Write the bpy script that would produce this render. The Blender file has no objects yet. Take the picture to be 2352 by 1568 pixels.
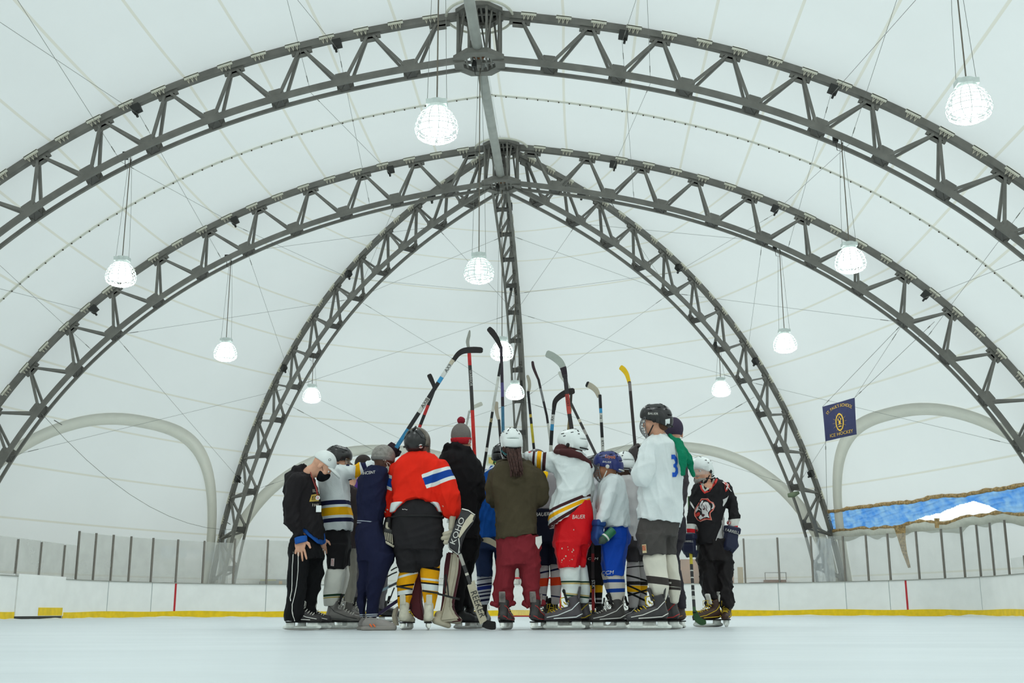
import bpy, bmesh, math, random
import numpy as np
from mathutils import Vector, Matrix, noise
from mathutils.bvhtree import BVHTree
R = math.radians
sc = bpy.context.scene
col = sc.collection
random.seed(7)

# ---------------------------------------------------------------- camera
FPX, PITCH, YAW, ROLL = 2597.4, R(13.446), R(3.235), R(-0.138)
CAM = Vector((1.983, 0.0, 0.165))
fw = Vector((-math.sin(YAW) * math.cos(PITCH), math.cos(YAW) * math.cos(PITCH), math.sin(PITCH)))
rt = Vector((math.cos(YAW), math.sin(YAW), 0.0))
up = rt.cross(fw)
rt, up = rt * math.cos(ROLL) + up * math.sin(ROLL), -rt * math.sin(ROLL) + up * math.cos(ROLL)
cd = bpy.data.cameras.new('camera')
cd.sensor_width = 36.0
cd.lens = FPX / 2352 * 36
cd.clip_end = 400
cam = bpy.data.objects.new('camera', cd)
col.objects.link(cam)
cam.matrix_world = Matrix(((rt.x, up.x, -fw.x, CAM.x), (rt.y, up.y, -fw.y, CAM.y), (rt.z, up.z, -fw.z, CAM.z), (0, 0, 0, 1)))
sc.camera = cam

# ---------------------------------------------------------------- world, sun, exposure
sc.view_settings.view_transform = 'Standard'
sc.view_settings.look = 'None'
sc.view_settings.gamma = 1
sc.view_settings.use_curve_mapping = False
sc.view_settings.exposure = 0.13
sc.cycles.use_denoising = True
sc.cycles.max_bounces = 10
sc.cycles.diffuse_bounces = 7
sc.cycles.transparent_max_bounces = 24
sc.cycles.caustics_reflective = False
sc.cycles.caustics_refractive = False
W = bpy.data.worlds.new('overcast sky')
sc.world = W
W.use_nodes = True
wn = W.node_tree
bg = wn.nodes['Background']
geo = wn.nodes.new('ShaderNodeNewGeometry')
# overcast sky, brighter towards the hidden sun on the right
dt = wn.nodes.new('ShaderNodeVectorMath'); dt.operation = 'DOT_PRODUCT'
tc = wn.nodes.new('ShaderNodeTexCoord')
wn.links.new(tc.outputs['Generated'], dt.inputs[0])
dt.inputs[1].default_value = Vector((0.85, 0.25, 0.45)).normalized()
mr = wn.nodes.new('ShaderNodeMapRange')
mr.inputs['From Min'].default_value = -1; mr.inputs['From Max'].default_value = 1
mr.inputs['To Min'].default_value = 0.66; mr.inputs['To Max'].default_value = 1.20
wn.links.new(dt.outputs['Value'], mr.inputs['Value'])
bg.inputs['Color'].default_value = (0.875, 0.982, 0.980, 1)
wn.links.new(mr.outputs['Result'], bg.inputs['Strength'])
wn.nodes.remove(geo)

# ---------------------------------------------------------------- helpers
def ray(px, py):
    return (fw + rt * ((px - 1176) / FPX) + up * ((784 - py) / FPX))

def W3(px, py, Y):
    """world point seen at a pixel of the 2352x1568 frame on the vertical plane y = Y"""
    d = ray(px, py)
    return CAM + d * ((Y - CAM.y) / d.y)

def Wpl(px, py, p0, n):
    d = ray(px, py)
    return CAM + d * ((Vector(p0) - CAM).dot(n) / d.dot(n))

def to_px(P):
    d = Vector(P) - CAM
    z = d.dot(fw)
    return 1176 + FPX * d.dot(rt) / z, 784 - FPX * d.dot(up) / z

def tag(o, label=None, cat=None, group=None, kind=None):
    if label: o['label'] = label
    if cat: o['category'] = cat
    if group: o['group'] = group
    if kind: o['kind'] = kind
    return o

def empty(name, loc=(0, 0, 0), label=None, cat=None, group=None, parent=None):
    o = bpy.data.objects.new(name, None)
    o.empty_display_size = 0.1
    col.objects.link(o)
    if parent: o.parent = parent
    o.location = loc
    return tag(o, label, cat, group)

def mkobj(name, me, mats, parent=None, smooth=False):
    o = bpy.data.objects.new(name, me)
    if not isinstance(mats, (list, tuple)): mats = [mats]
    for m in mats: me.materials.append(m)
    if smooth:
        me.polygons.foreach_set('use_smooth', [True] * len(me.polygons))
    col.objects.link(o)
    if parent:
        o.parent = parent
        # geometry is built in world space: undo the parent's transform
        o.matrix_parent_inverse = wmat(parent).inverted()
    return o

def wmat(o):
    m = o.matrix_basis.copy()
    if o.parent: m = wmat(o.parent) @ o.matrix_parent_inverse @ m
    return m

class MB:
    """collects verts/faces for one mesh"""
    def __init__(s): s.v, s.f, s.mi = [], [], []
    def add(s, vs, fs, mi=0):
        b = len(s.v); s.v += [tuple(v) for v in vs]
        s.f += [tuple(i + b for i in f) for f in fs]; s.mi += [mi] * len(fs)
    def box(s, c, sx, sy, sz, M=None, mi=0):
        M = M or Matrix.Identity(3)
        c = Vector(c)
        vs = [c + M @ Vector((x * sx / 2, y * sy / 2, z * sz / 2)) for x in (-1, 1) for y in (-1, 1) for z in (-1, 1)]
        s.add(vs, [(0, 1, 3, 2), (4, 6, 7, 5), (0, 4, 5, 1), (2, 3, 7, 6), (0, 2, 6, 4), (1, 5, 7, 3)], mi)
    def bar(s, a, b, w, h, upv=(0, 0, 1), mi=0):
        a, b = Vector(a), Vector(b); t = (b - a)
        L = t.length
        if L < 1e-6: return
        t.normalize(); u = Vector(upv)
        l = t.cross(u)
        if l.length < 1e-4: l = t.cross(Vector((1, 0, 0)))
        l.normalize(); u = l.cross(t)
        M = Matrix((l, t, u)).transposed()
        s.box((a + b) / 2, w, L, h, M, mi)
    def tube(s, pts, r, n=8, mi=0, caps=True, closed=False):
        pts = [Vector(p) for p in pts]
        m = len(pts)
        rs = r if isinstance(r, (list, tuple)) else [r] * m
        ref = None; rings = []
        for i, p in enumerate(pts):
            if closed: t = pts[(i + 1) % m] - pts[i - 1]
            else: t = pts[min(i + 1, m - 1)] - pts[max(i - 1, 0)]
            if t.length < 1e-9: t = Vector((0, 0, 1))
            t.normalize()
            if ref is None:
                ref = Vector((0, 0, 1)) if abs(t.z) < 0.9 else Vector((1, 0, 0))
            ref = (ref - t * ref.dot(t))
            if ref.length < 1e-6: ref = Vector((1, 0, 0))
            ref.normalize()
            b = t.cross(ref)
            rings.append([p + (ref * math.cos(a) + b * math.sin(a)) * rs[i] for a in [2 * math.pi * k / n for k in range(n)]])
        vs = [v for rg in rings for v in rg]; fs = []
        for i in range(m if closed else m - 1):
            j = (i + 1) % m
            for k in range(n):
                k2 = (k + 1) % n
                fs.append((i * n + k, j * n + k, j * n + k2, i * n + k2))
        if caps and not closed:
            fs.append(tuple(range(n))); fs.append(tuple((m - 1) * n + k for k in reversed(range(n))))
        s.add(vs, fs, mi)
    def strip(s, A, B, mi=0):
        n = len(A); s.add(list(A) + list(B), [(i, i + 1, n + i + 1, n + i) for i in range(n - 1)], mi)
    def ribbon(s, A, B, th, nrm, mi=0):
        """solid band between polylines A and B, thickness th along nrm(i)"""
        n = len(A)
        A2 = [Vector(a) + Vector(nrm(i)) * th for i, a in enumerate(A)]
        B2 = [Vector(b) + Vector(nrm(i)) * th for i, b in enumerate(B)]
        vs = list(A) + list(B) + A2 + B2; fs = []
        for i in range(n - 1):
            fs += [(i, i + 1, n + i + 1, n + i), (2 * n + i, 3 * n + i, 3 * n + i + 1, 2 * n + i + 1),
                   (i, 2 * n + i, 2 * n + i + 1, i + 1), (n + i, n + i + 1, 3 * n + i + 1, 3 * n + i)]
        fs += [(0, n, 3 * n, 2 * n), (n - 1, 3 * n - 1, 4 * n - 1, 2 * n - 1)]
        s.add(vs, fs, mi)
    def lathe(s, prof, c, M=None, n=24, mi=0, caps=True):
        M = M or Matrix.Identity(3); c = Vector(c); vs = []; fs = []
        for (r, z) in prof:
            for k in range(n):
                a = 2 * math.pi * k / n
                vs.append(c + M @ Vector((r * math.cos(a), r * math.sin(a), z)))
        for i in range(len(prof) - 1):
            for k in range(n):
                k2 = (k + 1) % n
                fs.append((i * n + k, i * n + k2, (i + 1) * n + k2, (i + 1) * n + k))
        if caps:
            fs.append(tuple(reversed(range(n)))); fs.append(tuple((len(prof) - 1) * n + k for k in range(n)))
        s.add(vs, fs, mi)
    def mesh(s, name='m'):
        me = bpy.data.meshes.new(name)
        me.from_pydata(s.v, [], s.f)
        me.polygons.foreach_set('material_index', s.mi)
        bm = bmesh.new(); bm.from_mesh(me)
        bmesh.ops.recalc_face_normals(bm, faces=bm.faces)
        bm.to_mesh(me); bm.free()
        me.update()
        return me
    def build(s, name, mats, parent=None, smooth=False):
        return mkobj(name, s.mesh(name), mats, parent, smooth)

def fit_uv(me, uv):
    l = me.uv_layers.new(name='UVMap')
    idx = np.empty(len(me.loops), dtype=np.int32)
    me.loops.foreach_get('vertex_index', idx)
    a = np.asarray(uv, dtype=np.float32)[idx]
    l.data.foreach_set('uv', a.ravel())

# ---------------------------------------------------------------- materials
MATS = {}
def nodes_of(name):
    m = bpy.data.materials.new(name); m.use_nodes = True
    return m, m.node_tree, m.node_tree.nodes['Principled BSDF']

def srgb(r, g, b):
    f = lambda c: (c / 255) / 12.92 if c / 255 <= 0.04045 else ((c / 255 + 0.055) / 1.055) ** 2.4
    return (f(r), f(g), f(b))

def mat(name, c, rough=0.6, metal=0.0, spec=0.4, noise_amt=0.06, noise_scale=9.0, bump=0.0, bump_scale=60.0, emit=None, stripes=None, coat=0.0):
    """procedural material: base colour broken up by noise, optional fabric bump and
    optional bands: stripes = [(point, direction, half width, reach, colour), ...] in world units"""
    if name in MATS: return MATS[name]
    if c is None: raise KeyError(name)
    m, nt, b = nodes_of(name)
    N, L = nt.nodes, nt.links
    tc = N.new('ShaderNodeTexCoord')
    nz = N.new('ShaderNodeTexNoise'); nz.inputs['Scale'].default_value = noise_scale; nz.inputs['Detail'].default_value = 4
    L.new(tc.outputs['Object'], nz.inputs['Vector'])
    rgb = N.new('ShaderNodeRGB'); rgb.outputs[0].default_value = (*c, 1)
    cur = rgb.outputs[0]
    for (p, d, hw, reach, c2) in (stripes or []):
        sub = N.new('ShaderNodeVectorMath'); sub.operation = 'SUBTRACT'
        L.new(tc.outputs['Object'], sub.inputs[0]); sub.inputs[1].default_value = tuple(p)
        dt = N.new('ShaderNodeVectorMath'); dt.operation = 'DOT_PRODUCT'
        L.new(sub.outputs[0], dt.inputs[0]); dt.inputs[1].default_value = tuple(Vector(d).normalized())
        ab = N.new('ShaderNodeMath'); ab.operation = 'ABSOLUTE'; L.new(dt.outputs['Value'], ab.inputs[0])
        lt = N.new('ShaderNodeMath'); lt.operation = 'LESS_THAN'; L.new(ab.outputs[0], lt.inputs[0]); lt.inputs[1].default_value = hw
        ln = N.new('ShaderNodeVectorMath'); ln.operation = 'LENGTH'; L.new(sub.outputs[0], ln.inputs[0])
        l2 = N.new('ShaderNodeMath'); l2.operation = 'LESS_THAN'; L.new(ln.outputs['Value'], l2.inputs[0]); l2.inputs[1].default_value = reach
        mu = N.new('ShaderNodeMath'); mu.operation = 'MULTIPLY'; L.new(lt.outputs[0], mu.inputs[0]); L.new(l2.outputs[0], mu.inputs[1])
        mx = N.new('ShaderNodeMix'); mx.data_type = 'RGBA'
        L.new(mu.outputs[0], mx.inputs['Factor']); L.new(cur, mx.inputs['A']); mx.inputs['B'].default_value = (*c2, 1)
        cur = mx.outputs['Result']
    mr = N.new('ShaderNodeMapRange'); L.new(nz.outputs['Fac'], mr.inputs['Value'])
    mr.inputs['From Min'].default_value = 0.3; mr.inputs['From Max'].default_value = 0.7
    mr.inputs['To Min'].default_value = 1 - noise_amt; mr.inputs['To Max'].default_value = 1 + noise_amt
    vm = N.new('ShaderNodeVectorMath'); vm.operation = 'SCALE'
    L.new(cur, vm.inputs[0]); L.new(mr.outputs[0], vm.inputs['Scale'])
    L.new(vm.outputs[0], b.inputs['Base Color'])
    b.inputs['Roughness'].default_value = rough
    b.inputs['Metallic'].default_value = metal
    b.inputs['Specular IOR Level'].default_value = spec
    if coat: b.inputs['Coat Weight'].default_value = coat
    if bump:
        n2 = N.new('ShaderNodeTexNoise'); n2.inputs['Scale'].default_value = bump_scale; n2.inputs['Detail'].default_value = 3
        L.new(tc.outputs['Object'], n2.inputs['Vector'])
        bp = N.new('ShaderNodeBump'); bp.inputs['Strength'].default_value = bump; bp.inputs['Distance'].default_value = 0.01
        L.new(n2.outputs['Fac'], bp.inputs['Height']); L.new(bp.outputs[0], b.inputs['Normal'])
    if emit:
        b.inputs['Emission Color'].default_value = (*emit[0], 1); b.inputs['Emission Strength'].default_value = emit[1]
    MATS[name] = m
    return m

def cloth_trans(name, c, fac=.4):
    m, nt, b = nodes_of(name); N, L = nt.nodes, nt.links
    tr = N.new('ShaderNodeBsdfTranslucent'); df = N.new('ShaderNodeBsdfDiffuse')
    nz = N.new('ShaderNodeTexNoise'); nz.inputs['Scale'].default_value = 3; tc = N.new('ShaderNodeTexCoord'); L.new(tc.outputs['Object'], nz.inputs['Vector'])
    cr = N.new('ShaderNodeValToRGB'); L.new(nz.outputs['Fac'], cr.inputs[0])
    cr.color_ramp.elements[0].color = (*[v * .93 for v in c], 1); cr.color_ramp.elements[1].color = (*c, 1)
    L.new(cr.outputs[0], tr.inputs[0]); L.new(cr.outputs[0], df.inputs[0])
    ms = N.new('ShaderNodeMixShader'); ms.inputs[0].default_value = fac
    L.new(df.outputs[0], ms.inputs[1]); L.new(tr.outputs[0], ms.inputs[2]); L.new(ms.outputs[0], N['Material Output'].inputs['Surface'])
    N.remove(b); return m

def membrane_mat():
    """white coated fabric that daylight shines through, with welded seams across it"""
    m, nt, b = nodes_of('tensile_membrane')
    N, L = nt.nodes, nt.links
    uv = N.new('ShaderNodeUVMap')
    sx = N.new('ShaderNodeSeparateXYZ'); L.new(uv.outputs[0], sx.inputs[0])
    fr = N.new('ShaderNodeMath'); fr.operation = 'FRACT'; L.new(sx.outputs['Y'], fr.inputs[0])
    ab = N.new('ShaderNodeMath'); ab.operation = 'SUBTRACT'; L.new(fr.outputs[0], ab.inputs[0]); ab.inputs[1].default_value = 0.5
    a2 = N.new('ShaderNodeMath'); a2.operation = 'ABSOLUTE'; L.new(ab.outputs[0], a2.inputs[0])
    ls = N.new('ShaderNodeMath'); ls.operation = 'LESS_THAN'; L.new(a2.outputs[0], ls.inputs[0]); ls.inputs[1].default_value = 0.019
    tc = N.new('ShaderNodeTexCoord')
    nz = N.new('ShaderNodeTexNoise'); nz.inputs['Scale'].default_value = 0.35; nz.inputs['Detail'].default_value = 5
    L.new(tc.outputs['Object'], nz.inputs['Vector'])
    mr = N.new('ShaderNodeMapRange'); L.new(nz.outputs['Fac'], mr.inputs['Value'])
    mr.inputs['From Min'].default_value = 0.3; mr.inputs['From Max'].default_value = 0.7
    mr.inputs['To Min'].default_value = 0.965; mr.inputs['To Max'].default_value = 1.0
    mx = N.new('ShaderNodeMix'); mx.data_type = 'RGBA'; L.new(ls.outputs[0], mx.inputs['Factor'])
    mx.inputs['A'].default_value = (0.93, 0.945, 0.935, 1); mx.inputs['B'].default_value = (0.835, 0.82, 0.735, 1)
    vm = N.new('ShaderNodeVectorMath'); vm.operation = 'SCALE'; L.new(mx.outputs['Result'], vm.inputs[0]); L.new(mr.outputs[0], vm.inputs['Scale'])
    tr = N.new('ShaderNodeBsdfTranslucent'); df = N.new('ShaderNodeBsdfDiffuse')
    L.new(vm.outputs[0], tr.inputs['Color']); L.new(vm.outputs[0], df.inputs['Color'])
    ms = N.new('ShaderNodeMixShader'); ms.inputs[0].default_value = 0.44
    L.new(df.outputs[0], ms.inputs[1]); L.new(tr.outputs[0], ms.inputs[2])
    L.new(ms.outputs[0], N['Material Output'].inputs['Surface'])
    N.remove(b)
    return m

def glass_mat(name, tint, haze):
    m, nt, b = nodes_of(name)
    N, L = nt.nodes, nt.links
    tc = N.new('ShaderNodeTexCoord')
    nz = N.new('ShaderNodeTexNoise'); nz.inputs['Scale'].default_value = 0.9; nz.inputs['Detail'].default_value = 6
    L.new(tc.outputs['Object'], nz.inputs['Vector'])
    mr = N.new('ShaderNodeMapRange'); L.new(nz.outputs['Fac'], mr.inputs['Value'])
    mr.inputs['From Min'].default_value = 0.3; mr.inputs['From Max'].default_value = 0.7
    mr.inputs['To Min'].default_value = haze * 0.7; mr.inputs['To Max'].default_value = haze * 1.3
    t = N.new('ShaderNodeBsdfTransparent'); t.inputs[0].default_value = (0.985, 0.985, 0.98, 1)
    d = N.new('ShaderNodeBsdfDiffuse'); d.inputs[0].default_value = (*tint, 1)
    g = N.new('ShaderNodeBsdfGlossy'); g.inputs['Roughness'].default_value = 0.05
    m1 = N.new('ShaderNodeMixShader'); L.new(mr.outputs[0], m1.inputs[0]); L.new(t.outputs[0], m1.inputs[1]); L.new(d.outputs[0], m1.inputs[2])
    m2 = N.new('ShaderNodeMixShader'); m2.inputs[0].default_value = 0.03; L.new(m1.outputs[0], m2.inputs[1]); L.new(g.outputs[0], m2.inputs[2])
    L.new(m2.outputs[0], N['Material Output'].inputs['Surface'])
    N.remove(b)
    return m

M_MEMB = membrane_mat()
M_STEEL = mat('weathered_steel', srgb(122, 120, 114), 0.6, 0.1, 0.4, 0.16, 3.0, 0.15, 40)
M_PIPE = mat('galvanised_pipe', srgb(176, 178, 172), 0.5, 0.15, 0.4, 0.12, 3.0)
M_CLIP = mat('white_lashing_plate', srgb(222, 220, 205), 0.6)
M_ROPE = mat('rope', srgb(214, 208, 190), 0.8)
M_CABLE = mat('wire_cable', srgb(135, 135, 128), 0.5, 0.5)
M_BAND = cloth_trans('beige_webbing', (.98, .965, .88), .15)
M_DARK = mat('dark_steel', srgb(60, 60, 58), 0.6, 0.3)
M_RUST = mat('rusty_collar', srgb(120, 78, 48), 0.8)
# ================================================================ the dome: arches, hubs, ridge pipes, membrane
S = 1.20
Y2, BAY, ZH, R0, DS, TD, WD = 25.0 * S, 6.1342 * S, 10.8354 * S - 0.039, 0.7587 * S, 1.305 * S, 0.9538 * S, 0.135 * S
WF = 0.235 * S
PA = (0.1353, 0.0514, 0.1573, -0.0825)
_n = 800; _s = np.linspace(-1.3, DS * 18, _n); _u = _s / DS / 14
_ang = PA[0] + PA[1] * 10 * _u + PA[2] * 10 * _u ** 2 + PA[3] * 10 * _u ** 3
_ang = np.maximum(_ang, 0.10)
_h = _s[1] - _s[0]
_x = np.concatenate([[0], np.cumsum((np.cos(_ang[1:]) + np.cos(_ang[:-1])) / 2 * _h)])
_z = np.concatenate([[0], np.cumsum(-(np.sin(_ang[1:]) + np.sin(_ang[:-1])) / 2 * _h)])
_x -= np.interp(0, _s, _x); _z -= np.interp(0, _s, _z)

class Arch:
    def __init__(a, y, deg):
        a.y = y; t = R(deg)
        a.d = Vector((math.cos(t), math.sin(t), 0))
        a.l = Vector((math.sin(t), -math.cos(t), 0))
        if a.l.y > 1e-6 or (abs(a.l.y) < 1e-6 and a.l.x < 0): a.l = -a.l   # towards the viewer
    def P(a, s, off=0.0, lat=0.0):
        """point at arc length s, moved inwards by off and sideways by lat"""
        x = R0 + np.interp(s, _s, _x); z = ZH + np.interp(s, _s, _z); A = np.interp(s, _s, _ang)
        x -= off * math.sin(A); z -= off * math.cos(A)
        return Vector((0, a.y, 0)) + a.d * float(x) + Vector((0, 0, float(z))) + a.l * lat
    def nrm(a, s):
        A = float(np.interp(s, _s, _ang))
        return a.d * math.sin(A) + Vector((0, 0, math.cos(A)))

S_APEX = float(np.interp(-R0, _x, _s))
S_GROUND = float(np.interp(0, -(ZH + _z), _s))      # arc length where the top chord meets the ground

def lash_mesh(a, s):
    c = a.P(s, -0.075); n = a.nrm(s); t = (a.P(s + .05) - a.P(s - .05)).normalized()
    mb = MB()
    M = Matrix((t, a.l, n)).transposed()
    mb.box(c, .34, .19, .03, M, 0); mb.box(c + a.l * .085 - n * .035, .34, .02, .075, M, 0)
    for k in range(3):
        f = c + t * (-.09 + .09 * k) + a.l * .1 - n * .05
        mb.bar(f - n * .0 - t * .025, f - n * .14, .012, .012, a.l, 1)
        mb.bar(f - n * .14, f - n * .0 + t * .03, .012, .012, a.l, 1)
    return mb

def build_arch(name, a, label, smax=None, group='steel arch trusses'):
    smax = smax or S_GROUND
    N = int(smax / DS)
    root = empty(name, a.P(smax), label, 'arch truss', group)
    ss = np.arange(-0.46, smax, 0.3).tolist() + [smax]
    def chord(off, lat, w, h):
        mb = MB(); vs = []
        for s in ss:
            c = a.P(s, off, lat); n = a.nrm(s)
            for (i, j) in ((-1, -1), (1, -1), (1, 1), (-1, 1)):
                vs.append(c + a.l * (i * w / 2) + n * (j * h / 2))
        fs = []
        for i in range(len(ss) - 1):
            for k in range(4):
                k2 = (k + 1) % 4
                fs.append((i * 4 + k, i * 4 + k2, i * 4 + 4 + k2, i * 4 + 4 + k))
        fs += [(3, 2, 1, 0), tuple(len(ss) * 4 - 4 + k for k in range(4))]
        mb.add(vs, fs)
        return mb
    top = chord(0, 0, 0.15, 0.15)
    for k in range(N + 1):                         # gusset plates under the top chord
        s = k * DS
        t = (a.P(s + .05) - a.P(s - .05)).normalized(); M = Matrix((t, a.l, a.nrm(s))).transposed()
        top.box(a.P(s, 0.10), 0.46, 0.06, 0.18, M); top.box(a.P(s, 0.20), 0.30, 0.06, 0.10, M)
    top.build('top_chord', M_STEEL, root)
    for lat, hh in ((WD, 0.135), (-WF, 0.075)):
        b = chord(TD, lat, 0.07, hh)
        for k in range(N):
            s = (k + .5) * DS
            t = (a.P(s + .05) - a.P(s - .05)).normalized(); M = Matrix((t, a.l, a.nrm(s))).transposed()
            b.box(a.P(s, TD - .07, lat), 0.38, 0.035, 0.18, M); b.box(a.P(s, TD - .17, lat * .9), 0.26, 0.03, 0.08, M)
        b.build('bottom_chord', M_STEEL, root)
    for k in range(N):                             # cross pieces joining the two bottom chords
        s = (k + .5) * DS
        mb = MB(); mb.bar(a.P(s, TD, WD), a.P(s, TD, -WF), .20, .035, a.nrm(s)); mb.bar(a.P(s - .12, TD, WD), a.P(s + .12, TD, -WF), .05, .05, a.nrm(s))
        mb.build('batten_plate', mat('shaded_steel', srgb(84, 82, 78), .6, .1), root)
    for k in range(N + 1):
        s = k * DS
        for sg in (-.5, .5):
            if k + sg < 0 or (k + sg) * DS > smax: continue
            for lat in (1, -1):
                mb = MB()
                mb.bar(a.P(s + sg * .14, 0.14, lat * .03), a.P((k + sg) * DS - sg * .14, TD - .03, WD if lat > 0 else -WF), .055, .075, a.l)
                mb.build('web_strut', M_STEEL, root)
    for k in (1, 4, 7, 10):                         # brackets hanging under the top chord
        s = (k + .48) * DS
        t = (a.P(s + .05) - a.P(s - .05)).normalized(); M = Matrix((t, a.l, a.nrm(s))).transposed()
        mb = MB(); mb.box(a.P(s, .16, .05), .2, .16, .17, M); mb.box(a.P(s + .05, .28, .02), .05, .05, .12, M)
        mb.build('bracket', M_DARK, root)
    s = 0.18
    while s < smax - 2.2:
        mb = lash_mesh(a, s); mb.build('lashing', [M_CLIP, M_ROPE], root)
        s += DS * 0.497
    return root

YB = [Y2 - BAY * k for k in range(9)]              # arch lines from the end hub towards and past the camera
A2L, A2R = Arch(Y2, 180), Arch(Y2, 0)
A1L, A1R = Arch(YB[1], 180), Arch(YB[1], 0)
A0L, A0R = Arch(YB[2], 180), Arch(YB[2], 0)
ADL, ADR, AC = Arch(Y2, 135), Arch(Y2, 45), Arch(Y2, 90)
build_arch('arch_truss', A1L, 'grey steel lattice arch half sweeping down left from the nearer roof hub')
build_arch('arch_truss', A1R, 'grey steel lattice arch half sweeping down right from the nearer roof hub')
build_arch('arch_truss', A2L, 'grey steel lattice arch half sweeping down left from the farther roof hub')
build_arch('arch_truss', A2R, 'grey steel lattice arch half sweeping down right from the farther roof hub')
build_arch('arch_truss', ADL, 'grey steel lattice rib running diagonally back left, landing behind the left boards')
build_arch('arch_truss', ADR, 'grey steel lattice rib running diagonally back right, landing by the blue tarpaulin')
build_arch('arch_truss', AC, 'grey steel lattice rib going straight back and down behind the raised sticks')
build_arch('arch_truss', A0L, 'grey steel lattice arch half overhead left of the camera', group='arches overhead')
build_arch('arch_truss', A0R, 'grey steel lattice arch half overhead right of the camera', group='arches overhead')

def build_hub(y, label, dirs):
    zt, zb = ZH + .10, ZH + .10 - TD - .02
    root = empty('roof_hub', (0, y, zb), label, 'roof hub', 'octagonal roof hubs')
    oc = lambda r, z, o=0: [Vector((r * math.cos(R(22.5 + 45 * k + o)), y + r * math.sin(R(22.5 + 45 * k + o)), z)) for k in range(8)]
    for nm, z, ro, ri, h in (('upper_ring', zt, .56, .40, .14), ('lower_ring', zb, .60, .38, .11)):
        mb = MB()
        o1, o2, i1, i2 = oc(ro, z - h / 2), oc(ro, z + h / 2), oc(ri, z - h / 2), oc(ri, z + h / 2)
        vs = o1 + o2 + i1 + i2; fs = []
        for k in range(8):
            j = (k + 1) % 8
            fs += [(k, j, 8 + j, 8 + k), (16 + k, 24 + k, 24 + j, 16 + j), (k, 16 + k, 16 + j, j), (8 + k, 8 + j, 24 + j, 24 + k)]
        mb.add(vs, fs)
        for x in (-.27, -.16, -.05, .05, .16, .27):
            mb.bar((x, y - .38, z), (x, y + .38, z), .04, .05)
        mb.bar((-.4, y, z), (.4, y, z), .05, .06)
        mb.build(nm, M_STEEL, root)
    T, B = oc(.50, zt), oc(.50, zb)
    for k in range(8):
        mb = MB(); mb.bar(B[k], T[k], .05, .05); mb.build('post', M_STEEL, root)
        mb = MB(); mb.bar(oc(.46, zb)[k], (oc(.46, zt)[k] + oc(.46, zt)[(k + 1) % 8]) / 2, .035, .035); mb.build('brace', M_STEEL, root)
    mb = MB(); mb.lathe([(.42, zt + .02), (.42, zt + .3), (.40, zt + .34)], (0, y, 0), n=24); mb.build('vent_drum', M_DARK, root, True)
    mb = MB()
    mb.tube([(.74 * math.cos(q), y + .74 * math.sin(q), ZH + .03) for q in [2 * math.pi * i / 40 for i in range(40)]], .03, 6, closed=True)
    mb.build('fabric_collar', M_CLIP, root, True)
    return root
build_hub(YB[1], 'octagonal steel hub at the crown of the nearer arch', None)
build_hub(Y2, 'octagonal steel hub where five arch ribs meet', None)
build_hub(YB[2], 'octagonal steel hub overhead above the top of the picture', None)

zpipe = ZH + .10 - TD - .02
for (ya, yb, lab) in ((YB[2], YB[1], 'grey ridge pipe running overhead to the nearer roof hub'), (YB[1], Y2, 'grey ridge pipe between the two roof hubs')):
    rp = empty('ridge_pipe', (0, (ya + yb) / 2, zpipe), lab, 'ridge pipe', 'ridge pipes')
    mb = MB(); mb.tube([(0, ya + .25, zpipe + .12), (0, yb - .12, zpipe + .12)], .115, 20); mb.build('pipe', M_PIPE, rp, True)
    mb = MB(); mb.tube([(0, yb - .2, zpipe + .12), (0, yb - .08, zpipe + .12)], .135, 20)
    mb.build('collar', M_RUST, rp, True)
    mb = MB(); mb.box((0, yb - .02, zpipe + .0), .09, .28, .30); mb.build('end_bracket', M_STEEL, rp)

# ---- membrane bays
SEAM = DS * 1.03
def bay_pt(a, b, u, s, sag):
    pa, pb = a.P(s, -.1), b.P(s, -.1)
    p = pa.lerp(pb, u)
    n = (a.nrm(s) + b.nrm(s)).normalized()
    L = (pa - pb).length
    return p - n * (sag * L * 4 * u * (1 - u) * (1 - max(0, s / S_GROUND) ** 4))

def membrane(name, a, b, sag=0.035, hole=None, nu=22, smax=None):
    smax = smax or S_GROUND
    sv = np.linspace(S_APEX, smax, 92)
    vs, uv, fs = [], [], []
    for i, s in enumerate(sv):
        for j in range(nu + 1):
            u = j / nu
            vs.append(bay_pt(a, b, u, float(s), sag)); uv.append((u, (s - smax) / SEAM + .35))
    for i in range(len(sv) - 1):
        for j in range(nu):
            if hole and hole(((j + .5) / nu), (sv[i] + sv[i + 1]) / 2): continue
            fs.append((i * (nu + 1) + j, i * (nu + 1) + j + 1, (i + 1) * (nu + 1) + j + 1, (i + 1) * (nu + 1) + j))
    me = bpy.data.meshes.new(name); me.from_pydata([tuple(v) for v in vs], [], fs)
    fit_uv(me, uv)
    o = mkobj(name, me, M_MEMB, None, True); o['kind'] = 'structure'
    return o
for k in range(1, 8):
    for sd in (180, 0):
        membrane('ceiling', Arch(YB[k], sd), Arch(YB[k + 1], sd), nu=16)
for sd in (180, 0):
    membrane('ceiling', Arch(Y2, sd), Arch(YB[1], sd), nu=16)
# closing wall far behind the camera
mb = MB(); cx = [Arch(YB[8], 180).P(s, -.1) for s in np.linspace(S_GROUND, S_APEX, 30)] + [Arch(YB[8], 0).P(s, -.1) for s in np.linspace(S_APEX, S_GROUND, 30)]
mb.add(cx, [tuple(range(60))]); o = mb.build('wall_rear', M_MEMB); o['kind'] = 'structure'
fit_uv(o.data, [(0, .1)] * 60)
membrane('wall_left', A2L, ADL, 0.03)
membrane('wall_back_left', ADL, AC, 0.03)
membrane('wall_back_right', AC, ADR, 0.03)
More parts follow.
